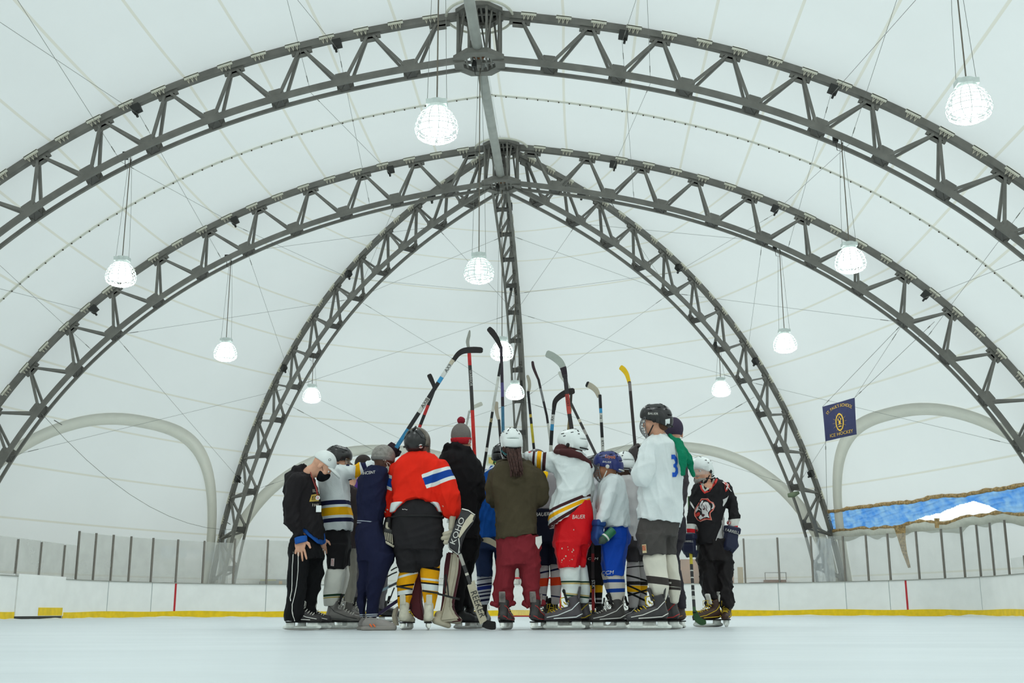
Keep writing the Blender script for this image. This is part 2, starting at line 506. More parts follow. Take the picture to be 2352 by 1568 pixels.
# the torn bay on the right: a long slit low in the fabric
_pr = [bay_pt(ADR, A2R, .5, s, .03).z for s in np.linspace(0, S_GROUND, 400)]
def s_at_z(z): return float(np.interp(-z, [-q for q in _pr], np.linspace(0, S_GROUND, 400)))
SL_T, SL_B = s_at_z(3.42), s_at_z(2.86)
membrane('wall_right', ADR, A2R, 0.03, hole=lambda u, s: SL_T < s < SL_B and u > .0, nu=30)

# beige arched webbing sewn into the low part of each end bay
def arch_band(name, a, b, top_z, wid=.42):
    z = [bay_pt(a, b, .5, s, .03).z for s in np.linspace(0, S_GROUND, 300)]
    st = float(np.interp(-top_z, [-q for q in z], np.linspace(0, S_GROUND, 300)))
    Hs = S_GROUND - st
    A, B, NN = [], [], []
    c = (a.P(st) + b.P(st)) / 2; inw = (Vector((0, Y2, 0)) - Vector((c.x, c.y, 0))).normalized()
    for i in range(61):
        q = math.pi * i / 60
        L = (a.P(st + 1) - b.P(st + 1)).length
        def pt(dw):
            uu = .5 - (.5 - dw / L) * math.copysign(abs(math.cos(q)) ** .8, math.cos(q)); s2 = S_GROUND - (Hs - dw) * math.sin(q) ** .8
            return bay_pt(a, b, min(.985, max(.015, uu)), s2, .03) + inw * .04
        A.append(pt(0)); B.append(pt(wid))
    mb = MB(); mb.ribbon(A, B, .02, lambda i: inw)
    o = mb.build(name, M_BAND, None, True); o['kind'] = 'structure'
arch_band('trim_1', A2L, ADL, 6.2)
arch_band('trim_2', ADL, AC, 6.2)
arch_band('trim_3', AC, ADR, 6.2)
arch_band('trim_4', ADR, A2R, 6.2)
# mid-bay seam clamps with bolts between the parallel arches
M_BOLT = mat('bolt', srgb(90, 80, 65), 0.6, .4)
for bi, (ya, yb) in enumerate(((YB[1], Y2),)):
    for sd in (180, 0):
        a, b = Arch(ya, sd), Arch(yb, sd)
        mb = MB()
        ss = np.arange(S_APEX, S_GROUND - 1, .25)
        A = [bay_pt(a, b, .5, s, .035) - a.nrm(s) * .03 + Vector((0, -.045, 0)) for s in ss]
        B = [p + Vector((0, .09, 0)) for p in A]
        mb.ribbon(A, B, .015, lambda i: -a.nrm(ss[i]))
        for i, s in enumerate(np.arange(-.8, S_GROUND - 1, .27)):
            mb.box(bay_pt(a, b, .5, s, .035) - a.nrm(s) * .055, .028, .03, .03, None, 1)
        o = mb.build('trim_5', [mat('clamp_strip', srgb(232, 230, 218), .6), M_BOLT]); o['kind'] = 'structure'
# ================================================================ ice, boards, glass
def ice_mat():
    m, nt, b = nodes_of('ice')
    N, L = nt.nodes, nt.links
    tc = N.new('ShaderNodeTexCoord')
    mp = N.new('ShaderNodeMapping'); mp.inputs['Scale'].default_value = (.35, 1.3, 1); mp.inputs['Rotation'].default_value = (0, 0, .2)
    L.new(tc.outputs['Object'], mp.inputs[0])
    n1 = N.new('ShaderNodeTexNoise'); n1.inputs['Scale'].default_value = 1.2; n1.inputs['Detail'].default_value = 8; n1.inputs['Roughness'].default_value = .65
    L.new(mp.outputs[0], n1.inputs['Vector'])
    mr = N.new('ShaderNodeValToRGB'); L.new(n1.outputs['Fac'], mr.inputs[0])
    mr.color_ramp.elements[0].position = .34; mr.color_ramp.elements[0].color = (.615, .665, .685, 1)
    mr.color_ramp.elements[1].position = .62; mr.color_ramp.elements[1].color = (.68, .73, .75, 1)
    L.new(mr.outputs[0], b.inputs['Base Color'])
    b.inputs['Roughness'].default_value = .38; b.inputs['Specular IOR Level'].default_value = .32
    n2 = N.new('ShaderNodeTexNoise'); n2.inputs['Scale'].default_value = 14; n2.inputs['Detail'].default_value = 8
    L.new(mp.outputs[0], n2.inputs['Vector'])
    bp = N.new('ShaderNodeBump'); bp.inputs['Strength'].default_value = .35; bp.inputs['Distance'].default_value = .01
    L.new(n2.outputs['Fac'], bp.inputs['Height']); L.new(bp.outputs[0], b.inputs['Normal'])
    return m
M_ICE = ice_mat()
M_BOARD = mat('board_plastic', srgb(243, 243, 240), 0.5, noise_amt=.03, noise_scale=2.5)
M_KICK = mat('yellow_kick_plate', srgb(238, 200, 10), 0.5, noise_amt=.1, noise_scale=6)
M_RED = mat('red_line', srgb(190, 40, 48), 0.5)
M_CONC = mat('concrete', srgb(170, 168, 158), 0.9)
M_POST = mat('aluminium_post', srgb(132, 126, 118), 0.5, .3)
M_GLASS = glass_mat('scuffed_glass', (.60, .60, .56), .30)
M_GLASSR = glass_mat('clear_scuffed_glass', (.72, .74, .72), .16)

RXC, RHW, RYE, RRAD, RYB = 0.5, 13.0, 40.3, 8.5, -19.7
def rink_path():
    P = []
    P.append((RXC - RHW, RYB + RRAD))
    for i in range(25):
        q = math.pi - (math.pi / 2) * i / 24
        P.append((RXC - RHW + RRAD + RRAD * math.cos(q), RYE - RRAD + RRAD * math.sin(q)))
    for i in range(25):
        q = math.pi / 2 - (math.pi / 2) * i / 24
        P.append((RXC + RHW - RRAD + RRAD * math.cos(q), RYE - RRAD + RRAD * math.sin(q)))
    for i in range(13):
        q = -(math.pi / 2) * i / 12
        P.append((RXC + RHW - RRAD + RRAD * math.cos(q), RYB + RRAD + RRAD * math.sin(q)))
    for i in range(13):
        q = -math.pi / 2 - (math.pi / 2) * i / 12
        P.append((RXC - RHW + RRAD + RRAD * math.cos(q), RYB + RRAD + RRAD * math.sin(q)))
    return P
_RP = rink_path()
# dense resample by arc length
_RD = [Vector((*_RP[0], 0))]
_RL = [0.0]
for p in _RP[1:]:
    p = Vector((*p, 0)); d = (p - _RD[-1]).length
    if d < 1e-6: continue
    n = max(1, int(d / .25)); a0 = _RD[-1]
    for i in range(1, n + 1):
        q = a0.lerp(p, i / n); _RL.append(_RL[-1] + (q - _RD[-1]).length); _RD.append(q)
def rp(s):
    return Vector((float(np.interp(s, _RL, [p.x for p in _RD])), float(np.interp(s, _RL, [p.y for p in _RD])), 0))
def rn(s):
    t = rp(s + .1) - rp(s - .1); return Vector((t.y, -t.x, 0)).normalized()      # towards the ice
_SX = [(s, to_px(rp(s) + Vector((0, 0, 1.07)))[0]) for s in np.arange(6, _RL[-1] * .62, .1) if rp(s).y > 4]
def s_of_px(px):
    for (s0, x0), (s1, x1) in zip(_SX, _SX[1:]):
        if x0 <= px < x1: return s0 + (px - x0) / (x1 - x0) * (s1 - s0)
    return _SX[0][0] if px < _SX[0][1] else _SX[-1][0]

mb = MB(); mb.box((0, 8, -.06), 60, 90, .12)
o = mb.build('ground', M_CONC); o['kind'] = 'structure'
mb = MB()
mb.add([(p.x, p.y, .012) for p in _RD[:-1]] , [tuple(range(len(_RD) - 1))])
o = mb.build('floor', M_ICE); o['kind'] = 'structure'

def path_solid(s0, s1, z0, z1, d0, d1, step=.25, zf=None):
    """solid following the rink edge: height z0..z1, from d0 (outside) to d1 (towards the ice)"""
    n = max(2, int((s1 - s0) / step) + 1); vs = []; fs = []
    for i in range(n):
        s = s0 + (s1 - s0) * i / (n - 1); p = rp(s); m = rn(s)
        zz = z0 if zf is None else z0
        za, zb = z0, (z1 if zf is None else zf(s))
        vs += [p + m * d0 + Vector((0, 0, za)), p + m * d1 + Vector((0, 0, za)), p + m * d1 + Vector((0, 0, zb)), p + m * d0 + Vector((0, 0, zb))]
    for i in range(n - 1):
        for k in range(4):
            k2 = (k + 1) % 4; fs.append((i * 4 + k, i * 4 + k2, i * 4 + 4 + k2, i * 4 + 4 + k))
    fs += [(0, 1, 2, 3), tuple(n * 4 - 4 + k for k in (3, 2, 1, 0))]
    return vs, fs

SG0, SG1 = s_of_px(40), s_of_px(150)
BH = 1.09
bd = empty('dasher_board', (RXC, RYE, 0), 'white dasher boards with a yellow kick plate curving round the rink end', 'dasher boards')
mb = MB()
mb.add(*path_solid(.3, SG0, 0, BH, -.09, 0)); mb.add(*path_solid(SG1, _RL[-1] - .3, 0, BH, -.09, 0))
mb.build('board_face', M_BOARD, bd)
mb = MB(); mb.add(*path_solid(.3, SG0, BH, BH + .02, -.13, .03)); mb.add(*path_solid(SG1, _RL[-1] - .3, BH, BH + .02, -.13, .03))
mb.build('cap_rail', mat('cap_rail', srgb(150, 150, 142), .6), bd)
mb = MB()
wob = lambda s: .205 + .012 * math.sin(s * 1.7) + .01 * math.sin(s * .55)
mb.add(*path_solid(.3, SG0, 0, .2, 0, .012, zf=wob)); mb.add(*path_solid(SG1, _RL[-1] - .3, 0, .2, 0, .012, zf=wob))
mb.build('kick_plate', M_KICK, bd, )
# snow pushed up against the kick plate, patchy
mb = MB()
random.seed(3)
vs, fs = [], []
ss = np.arange(10, _RL[-1] * .62, .12)
for s in ss:
    p, m = rp(s), rn(s)
    h = max(.014, .03 + .05 * noise.noise(Vector((s * .45, 0, 0))) + .03 * noise.noise(Vector((s * 2.1, 5, 0))))
    vs += [p + m * .0125 + Vector((0, 0, h)), p + m * .16 + Vector((0, 0, .013))]
for i in range(len(ss) - 1): fs.append((2 * i, 2 * i + 1, 2 * i + 3, 2 * i + 2))
mb.add(vs, fs); o = mb.build('ice_shavings', mat('shaved_ice', (.78, .82, .82), .7), None, True)
tag(o, 'thin ridge of shaved ice along the foot of the boards', 'ice shavings', kind='stuff')
M_SEAMLINE = mat('board_seam', srgb(172, 178, 176), .6)
for px in (612, 700, 870, 1150, 1480, 1787, 1941, 2041, 250, 350, 2250):
    s = s_of_px(px); mb = MB(); mb.add(*path_solid(s - .012, s + .012, .2, BH, 0, .004, .02)); mb.build('panel_seam', M_SEAMLINE, bd)
for px in (404, 2080):
    s = s_of_px(px); mb = MB(); mb.add(*path_solid(s - .035, s + .035, .2, BH - .005, 0, .008, .02)); mb.build('goal_line_mark', M_RED, bd)

# players' gate at the far left, standing slightly proud of the boards
gate = empty('rink_gate', rp((SG0 + SG1) / 2), 'white gate in the left boards with a short yellow plate and dark sill', 'gate')
sm_ = s_of_px(92)
mb = MB(); mb.add(*path_solid(SG0 + .02, SG1 - .02, .09, BH + .07, -.07, .03)); mb.build('gate_panel', M_BOARD, gate)
mb = MB(); mb.add(*path_solid(sm_, SG1 - .1, .10, .31, .03, .045)); mb.build('kick_plate', M_KICK, gate)
mb = MB(); mb.add(*path_solid(SG0 + .02, SG1 - .1, .012, .085, -.06, .02)); mb.build('sill', M_DARK, gate)

# glass: a pane between each pair of posts, two heights
def post(s, h, z0=BH + .02, grp='glass stanchions', lab=None):
    p, m = rp(s), rn(s); t = Vector((-m.y, m.x, 0))
    mb = MB(); M = Matrix((t, m, Vector((0, 0, 1)))).transposed()
    mb.box(p - m * .05 + Vector((0, 0, z0 + h / 2)), .055, .05, h, M)
    o = mb.build('glass_post', M_POST)
    tag(o, lab or 'slim grey metal post holding rink glass on the boards', 'post', grp)
def pane(s0, s1, h, z0=BH + .02, m_=None, grp='rink glass panes', lab=None):
    mb = MB(); mb.add(*path_solid(s0 + .035, s1 - .035, z0, z0 + h, -.058, -.046, .3))
    o = mb.build('rink_glass', m_ or M_GLASS)
    tag(o, lab or 'clear scuffed rink glass pane standing on the boards', 'glass pane', grp)
LEFT_LOW = [-45, 38, 92, 146, 175]
TALL = [177, 216, 256, 297, 348, 405, 466, 536, 612, 690, 768, 846, 924, 1002, 1080, 1158, 1236, 1314, 1392, 1470, 1550, 1630, 1712, 1790, 1867, 1941, 1994, 2044, 2110, 2168, 2214, 2250, 2281, 2315]
RIGHT_LOW = [2320, 2352, 2400]
for i, px in enumerate(LEFT_LOW[:-1]):
    post(s_of_px(px), .88, BH + (.07 if i in (1, 2, 3) else .02), 'short glass posts at left', 'short metal post of the low glass beside the left gate')
for a, b in zip(LEFT_LOW, LEFT_LOW[1:]):
    pane(s_of_px(a), s_of_px(b), .93, BH + .05, M_GLASS, 'low glass panes at left', 'low scuffed glass pane over the boards by the left gate')
hs = lambda px: 1.38 if px < 500 else (1.5 if px < 1900 else 1.45)
for px in TALL: post(s_of_px(px), hs(px))
for a, b in zip(TALL, TALL[1:]):
    left = b < 700
    pane(s_of_px(a), s_of_px(b), hs(a) - .03, BH + .02, M_GLASS if left else M_GLASSR,
         'tall glass panes at left' if left else 'tall glass panes at the end and right',
         'tall greyish glass pane on the boards left of the huddle' if left else 'tall clear glass pane on the boards behind or right of the huddle')
for px in RIGHT_LOW[1:]: post(s_of_px(px), .45, grp='short glass posts at right', lab='short metal post of the low glass at the right edge')
for a, b in zip(RIGHT_LOW, RIGHT_LOW[1:]):
    pane(s_of_px(a), s_of_px(b), .42, BH + .02, M_GLASSR, 'low glass panes at right', 'low clear glass pane at the right edge')

# ================================================================ goal at the far end
M_NET = mat('white_net_cord', srgb(225, 225, 220), .8)
gy = 36.9
goal = empty('hockey_goal', (RXC, gy, 0), 'hockey goal with white netting seen between legs behind the huddle', 'hockey goal')
mb = MB()
fr = [(RXC - .915, gy, .01), (RXC - .915, gy, 1.18), (RXC - .87, gy, 1.22), (RXC + .87, gy, 1.22), (RXC + .915, gy, 1.18), (RXC + .915, gy, .01)]
mb.tube(fr, .03, 10); mb.build('goal_frame', M_RED, goal, True)
mb = MB()
mb.tube([(RXC - .915, gy, .03), (RXC - .95, gy + .5, .03), (RXC - .75, gy + 1.0, .03), (RXC + .75, gy + 1.0, .03), (RXC + .95, gy + .5, .03), (RXC + .915, gy, .03)], .025, 8)
mb.build('base_frame', M_RED, goal, True)
mb = MB()
for i in range(37):
    x = RXC - .9 + 1.8 * i / 36
    mb.tube([(x, gy, 1.2), (x, gy + .5, 1.15), (RXC + (x - RXC) * .83, gy + 1.0, .04)], .004, 3, caps=False)
for i in range(26):
    f = i / 25; z = 1.15 - 1.1 * f; y = gy + .5 + .5 * f; k = 1 - .17 * f
    mb.tube([(RXC - .9 * k, y, z), (RXC + .9 * k, y, z)], .004, 3, caps=False)
    for sg in (-1, 1): mb.tube([(RXC + sg * .9, gy, z), (RXC + sg * .9 * k, y, z)], .004, 3, caps=False)
mb.build('net', M_NET, goal)

# ================================================================ high-bay lamps
M_LAMPW = mat('lamp_housing', srgb(214, 222, 218), .5)
M_CAGE = mat('lamp_cage_wire', srgb(235, 240, 238), .5)
M_CORD = mat('lamp_cord', srgb(120, 112, 100), .7)
M_BELL = mat('lit_lamp_bell', (.9, .95, .96), .4, emit=((.93, 1.0, 1.0), 4.0))
M_BULB = mat('lit_bulb', (1, 1, 1), .4, emit=((.95, 1, 1), 14.0))
M_BELLC = glass_mat('clear_prismatic_bell', (.85, .92, .92), .10)
def lamp(bell_c, hang_z, label, D=.64, clear=False):
    """bell_c: centre of the bell; hang_z: where its cord meets the steel above"""
    c = Vector(bell_c); r = D / 2
    root = empty('high_bay_lamp', c + Vector((0, 0, r * .9)), label, 'lamp', 'caged high-bay lamps')
    mb = MB()
    mb.lathe([(r * .40, r * .80), (r * .42, r * .95), (r * .34, r * 1.0), (r * .34, r * 1.22), (r * .2, r * 1.26)], c, n=20)
    mb.box(c + Vector((0, 0, r * 1.05)), r * .95, r * .62, r * .26)
    mb.build('ballast_housing', M_LAMPW, root)
    mb = MB()
    mb.lathe([(r * .30, r * .80), (r * .43, r * .68), (r * .56, r * .44), (r * .67, r * .14), (r * .745, -.14 * r), (r * .73, -.27 * r)], c, n=28, caps=False)
    mb.build('bell', M_BELLC if clear else M_BELL, root, True)
    if clear:
        mb = MB(); mb.lathe([(.01, .2), (.05, .15), (.075, .05), (.06, -.05), (.01, -.09)], c + Vector((0, 0, .02)), n=14); mb.build('bulb', M_BULB, root, True)
    mb = MB()
    w = .007 if not clear else .009
    prof = [(r * .45, r * .78), (r * .72, r * .55), (r * .92, r * .18), (r * 1.0, -.22 * r), (r * .92, -.52 * r), (r * .6, -.72 * r), (r * .1, -.78 * r)]
    for k in range(14):
        q = 2 * math.pi * k / 14
        mb.tube([c + Vector((a * math.cos(q), a * math.sin(q), z)) for a, z in prof], w, 5, caps=False)
    for a, z in prof[:-1] + [(r * .82, r * .37), (r * .97, 0), (r * .78, -.63 * r)]:
        mb.tube([c + Vector((a * math.cos(q), a * math.sin(q), z)) for q in [2 * math.pi * i / 28 for i in range(28)]], w, 5, closed=True)
    mb.build('wire_cage', M_CAGE, root)
    top = Vector((c.x, c.y, hang_z))
    ld = bpy.data.lights.new('lamp_light', 'SPOT'); ld.energy = 330; ld.color = (.93, 1, .99); ld.spot_size = R(165); ld.spot_blend = .7; ld.shadow_soft_size = .1
    lo_ = bpy.data.objects.new('lamp_light', ld); col.objects.link(lo_); lo_.parent = root; lo_.location = (0, 0, -r * .95)
    mb = MB(); mb.tube([c + Vector((0, 0, r * 1.2)), top], .011, 6)
    mb.build('cord', M_CORD, root)
    mb = MB()
    for sg in (-1, 1):
        mb.tube([c + Vector((sg * r * .45, 0, r * 1.15)), c + Vector((sg * r * .3, .02, (hang_z - c.z) * .55)), top + Vector((sg * .03, 0, 0))], .004, 4)
    mb.build('safety_cable', M_CABLE, root)
    mb = MB(); mb.box(top + Vector((-.12, 0, .04)), .10, .10, .16)
    mb.tube([top + Vector((-.12, 0, -.04)), top + Vector((-.1, 0, -.22)), top + Vector((0, 0, -.25)), top + Vector((.02, 0, -.05))], .008, 5)
    mb.build('junction_box', M_DARK, root)

ylamp = [(278, 630, Y2 - BAY, 0, 'lit caged lamp hanging at the far left below the nearer arch'),
         (1953, 598, Y2 - BAY, 0, 'lit caged lamp hanging at right below the nearer arch'),
         (1100, 622, Y2 - BAY, 1, 'clear caged lamp with a bare glowing bulb above the middle of the huddle'),
         (1003, 287, YB[2], 0, 'large lit caged lamp hanging in front of the nearer arch left of the hub'),
         (2225, 240, YB[2], 0, 'large lit caged lamp in the top right corner'),
         (518, 808, Y2, 0, 'small lit lamp hanging at left below the farther arch'),
         (1803, 788, Y2, 0, 'small lit lamp hanging at right below the farther arch'),
         (1153, 806, Y2, 0, 'lit caged lamp behind the highest raised black stick blade')]
for px, py, y, cl, lab in ylamp:
    c = W3(px, py, y)
    ah = (A2R if c.x > 0 else A2L)
    ss_ = np.linspace(-.5, S_GROUND, 200)
    hz = float(np.interp(abs(c.x), [abs(Arch(0, 0).P(s, TD).x) for s in ss_], [Arch(0, 0).P(s, TD).z for s in ss_]))
    if abs(c.x) < 1.0: hz = ZH - TD
    lamp(c, hz, lab, clear=bool(cl))
for px, py, a, lab in ((716, 908, ADL, 'small lit lamp hanging from the back left diagonal rib'), (1656, 893, ADR, 'small lit lamp hanging from the back right diagonal rib'),
                       (1183, 900, AC, 'small lit lamp hanging from the straight back rib behind the sticks')):
    if a is AC: c = W3(px, py, Y2 + BAY * .82)
    else: c = Wpl(px, py, (0, Y2, 0), a.d.cross(Vector((0, 0, 1))))
    rr = (Vector((c.x, c.y, 0)) - Vector((0, Y2, 0))).length
    ss_ = np.linspace(-.5, S_GROUND, 200)
    hz = float(np.interp(rr, [abs(Arch(0, 0).P(s, TD).x) for s in ss_], [Arch(0, 0).P(s, TD).z for s in ss_]))
    lamp(c, hz, lab, D=.62)

# lamps added out of view, continuing the rows, to light the near half
for yy in YB[3:7]:
    for xx in (-6.9, 0, 6.9):
        ah_ = Arch(0, 0); ss_ = np.linspace(-.5, S_GROUND, 200)
        hz = float(np.interp(abs(xx), [abs(ah_.P(s, TD).x) for s in ss_], [ah_.P(s, TD).z for s in ss_])) if xx else ZH - TD
        lamp((xx, yy, 8.0 if xx else 8.6), hz, 'added lit caged lamp over the near half of the rink, outside the picture')
# ================================================================ bracing cables
def cable(a, b, r=.0045, sag=.0, name='bracing_cable', lab='thin steel bracing cable strung between arch ribs under the roof', grp='bracing cables', n=10):
    a, b = Vector(a), Vector(b)
    pts = [a.lerp(b, i / n) - Vector((0, 0, sag * 4 * (i / n) * (1 - i / n))) for i in range(n + 1)]
    mb = MB(); mb.tube(pts, r, 5)
    for t in (.07, .93): mb.tube([a.lerp(b, t - .015), a.lerp(b, t + .015)], r * 2.2, 6)
    tag(mb.build(name, M_CABLE), lab, 'cable', grp)
for (a, b) in ((A0L, A1L), (A1L, A2L), (A0R, A1R), (A1R, A2R)):
    for k in (1, 4, 7):
        sT = (k + .48) * DS; sB = (k + .5) * DS
        cable(a.P(sT, .3), b.P(sB + DS * .5, TD)); cable(a.P(sB + DS * .5, TD), b.P(sT, .3))
for (a, b) in ((A2L, ADL), (ADL, AC), (AC, ADR), (ADR, A2R)):
    for k0, k1 in ((1, 4), (4, 7), (7, 10)):
        cable(a.P((k0 + .5) * DS, TD), b.P((k1 + .5) * DS, TD)); cable(b.P((k0 + .5) * DS, TD), a.P((k1 + .5) * DS, TD))
    cable(a.P(4.5 * DS, .3), b.P(4.5 * DS, .3)); 
cable(A2L.P(9.5 * DS, TD), ADL.P(11.5 * DS, TD), .007, .9, 'sagging_wire', 'sagging dark wire strung low across the left bay', 'sagging wires')
for sx, a in ((-1, ADL), (1, ADR)):
    cable(a.P(8 * DS, TD), a.P(8 * DS, TD) + Vector((-sx * 7, 3, -3.6)), .006)

# ================================================================ banner
M_NAVY = mat('navy_banner_cloth', srgb(44, 48, 82), .8, bump=.3, bump_scale=12)
M_GOLD = mat('gold_print', srgb(206, 168, 60), .7)
def text_mesh(txt, size=1.0, ext=0.0, res=3):
    cu = bpy.data.curves.new('txt', 'FONT'); cu.body = txt; cu.size = size; cu.extrude = ext
    cu.align_x = 'CENTER'; cu.align_y = 'CENTER'; cu.resolution_u = res
    ob = bpy.data.objects.new('txt', cu); col.objects.link(ob)
    dg = bpy.context.evaluated_depsgraph_get(); dg.update()
    me = bpy.data.meshes.new_from_object(ob.evaluated_get(dg))
    bpy.data.objects.remove(ob); bpy.data.curves.remove(cu)
    return me
def text_vf(txt, size=1.0, shear=0.0, squeeze=1.0, sub=0):
    me = text_mesh(txt, size)
    bm = bmesh.new(); bm.from_mesh(me)
    bmesh.ops.triangulate(bm, faces=bm.faces)
    if sub: bmesh.ops.subdivide_edges(bm, edges=bm.edges, cuts=sub)
    V = [((v.co.x + shear * v.co.y) * squeeze, v.co.y) for v in bm.verts]
    bm.verts.index_update()
    F = [tuple(v.index for v in f.verts) for f in bm.faces]
    bm.free(); bpy.data.meshes.remove(me)
    return V, F
YBN = 31.0
c00, c10, c11, c01 = W3(1889, 934, YBN + .6), W3(1963, 913, YBN - .1), W3(1968, 997, YBN - .1), W3(1896, 1013, YBN + .6)
def bpt(u, v, off=0.0):
    p = c00.lerp(c10, u).lerp(c01.lerp(c11, u), v)
    return p + Vector((0, -off - .02 * math.sin(u * 9 + v * 3) , 0))
ban = empty('banner', bpt(.5, 0), 'navy banner with gold lettering and crest hanging at right', 'banner')
mb = MB(); n = 16
A = [bpt(i / n, j / n) for j in range(n + 1) for i in range(n + 1)]
mb.add(A + [p + Vector((0, .012, 0)) for p in A],
       [(j * (n + 1) + i, j * (n + 1) + i + 1, (j + 1) * (n + 1) + i + 1, (j + 1) * (n + 1) + i) for j in range(n) for i in range(n)] +
       [((n + 1) ** 2 + j * (n + 1) + i, (n + 1) ** 2 + j * (n + 1) + i + 1, (n + 1) ** 2 + (j + 1) * (n + 1) + i + 1, (n + 1) ** 2 + (j + 1) * (n + 1) + i) for j in range(n) for i in range(n)])
mb.build('cloth', M_NAVY, ban, True)
mb = MB()
V, F = text_vf("ST. PAUL'S SCHOOL", .118)
def arc(x, y):
    q = x * 1.35
    r = .62 + y
    return .5 + r * math.sin(q) / 1.02, .72 - r * math.cos(q)
mb.add([bpt(*arc(x, y), .02) for x, y in V], F)
V, F = text_vf('ICE HOCKEY', .128)
mb.add([bpt(.52 + x, .885 - y, .02) for x, y in V], F)
mb.build('lettering', M_GOLD, ban)
mb = MB()
def vesica(rx, ry, k): return .49 + rx * math.sin(2 * math.pi * k / 32) * abs(math.sin(2 * math.pi * k / 32)) ** .15, .56 - ry * math.cos(2 * math.pi * k / 32)
n = 32
mb.add([bpt(*vesica(.125, .255, k), .02) for k in range(n)] + [bpt(*vesica(.095, .215, k), .02) for k in range(n)], [(k, (k + 1) % n, n + (k + 1) % n, n + k) for k in range(n)])
for dx, dy, w, h in ((0, 0, .06, .09), (0, .12, .09, .03), (-.04, -.08, .03, .06), (.04, -.08, .03, .06), (0, -.14, .03, .04), (0, .06, .12, .015)):
    mb.add([bpt(.49 + dx + a * w / 2, .56 + dy + b * h / 2, .022) for a, b in ((-1, -1), (1, -1), (1, 1), (-1, 1))], [(0, 1, 2, 3)])
for q in range(12):
    a = 2 * math.pi * q / 12
    mb.add([bpt(.49 + r_ * math.sin(a + d), .56 - 1.2 * r_ * math.cos(a + d), .016) for r_, d in ((.15, -.02), (.24, 0), (.15, .02))], [(0, 1, 2)])
mb.build('crest', M_GOLD, ban)
cable(A2R.P(7.5 * DS, TD), bpt(0, 0), .006, name='banner_line', lab='thin line holding the navy banner from the arch above', grp='banner lines')
cable(A2R.P(7.9 * DS, TD * .5), bpt(1, 0), .006, name='banner_line', lab='thin line holding the navy banner from the arch above', grp='banner lines')
cable(bpt(0, 1), ADR.P(11.6 * DS, 0), .007, name='banner_line', lab='thin line tying the navy banner down to the back right rib', grp='banner lower lines')
# small star banner far behind the huddle
YS = 41.6
sb = empty('star_banner', W3(1140, 1046, YS), 'small white banner with green star behind the black hoodie shoulder', 'banner')
q = [W3(1117, 1044, YS), W3(1163, 1044, YS), W3(1163, 1069, YS), W3(1117, 1069, YS)]
mb = MB(); mb.add(q + [p + Vector((0, .02, 0)) for p in q], [(0, 1, 2, 3), (7, 6, 5, 4), (0, 4, 5, 1), (1, 5, 6, 2), (2, 6, 7, 3), (3, 7, 4, 0)])
mb.build('cloth', mat('white_banner_cloth', srgb(226, 230, 215), .8), sb)
cs = W3(1139, 1056, YS) + Vector((0, -.015, 0)); ux, uz = Vector((1, 0, 0)), Vector((0, 0, 1))
mb = MB()
mb.add([cs + ux * (.21 * (1 if i % 2 == 0 else .4) * math.sin(math.pi * i / 5)) + uz * (.21 * (1 if i % 2 == 0 else .4) * math.cos(math.pi * i / 5)) for i in range(10)], [tuple(range(10))])
mb.build('star', mat('star_green', srgb(50, 130, 70), .7), sb)
mb = MB(); mb.add([cs + ux * x + uz * z + Vector((0, .006, 0)) for x, z in ((-.27, .1), (.27, .1), (.27, -.12), (.05, -.2), (-.27, -.12))], [(0, 1, 2, 3, 4)])
mb.build('gold_field', mat('star_gold', srgb(226, 204, 120), .7), sb)

# ================================================================ torn right bay: tarpaulin, ragged edges, hanging strip
def tarp_mat():
    m, nt, b = nodes_of('blue_tarpaulin'); N, L = nt.nodes, nt.links
    tr = N.new('ShaderNodeBsdfTranslucent'); tr.inputs[0].default_value = (.2, .5, 1, 1)
    df = N.new('ShaderNodeBsdfDiffuse'); df.inputs[0].default_value = (.05, .2, .62, 1)
    ms = N.new('ShaderNodeMixShader'); ms.inputs[0].default_value = .62
    L.new(df.outputs[0], ms.inputs[1]); L.new(tr.outputs[0], ms.inputs[2]); L.new(ms.outputs[0], N['Material Output'].inputs['Surface'])
    tc = N.new('ShaderNodeTexCoord'); w = N.new('ShaderNodeTexNoise'); w.inputs['Scale'].default_value = 3.2; w.inputs['Detail'].default_value = 5
    L.new(tc.outputs['Object'], w.inputs['Vector'])
    cr = N.new('ShaderNodeValToRGB'); L.new(w.outputs['Fac'], cr.inputs[0])
    cr.color_ramp.elements[0].position = .35; cr.color_ramp.elements[0].color = (.13, .40, .95, 1)
    cr.color_ramp.elements[1].position = .65; cr.color_ramp.elements[1].color = (.42, .72, 1, 1)
    L.new(cr.outputs[0], tr.inputs[0])
    N.remove(b); return m
M_TARP = tarp_mat()
M_FRAY = mat('frayed_edge', srgb(176, 146, 100), .9, noise_amt=.5, noise_scale=14, bump=.8, bump_scale=30)
M_LINER = M_MEMB
def rb(u, s, off=0.0):
    p = bay_pt(ADR, A2R, u, s, .03)
    n = (Vector((0, Y2, 0)) - Vector((p.x, p.y, 0))).normalized()
    return p + n * off
def nz(x, k=0.0): return noise.noise(Vector((x, k, 3.1)))
us = np.linspace(.0, .99, 90); ut = np.linspace(.0, .99, 420)
up_e = lambda u: SL_T - .10 + .08 * nz(u * 9)
lo_e = lambda u: SL_B + .05 + .16 * nz(u * 11, 4)
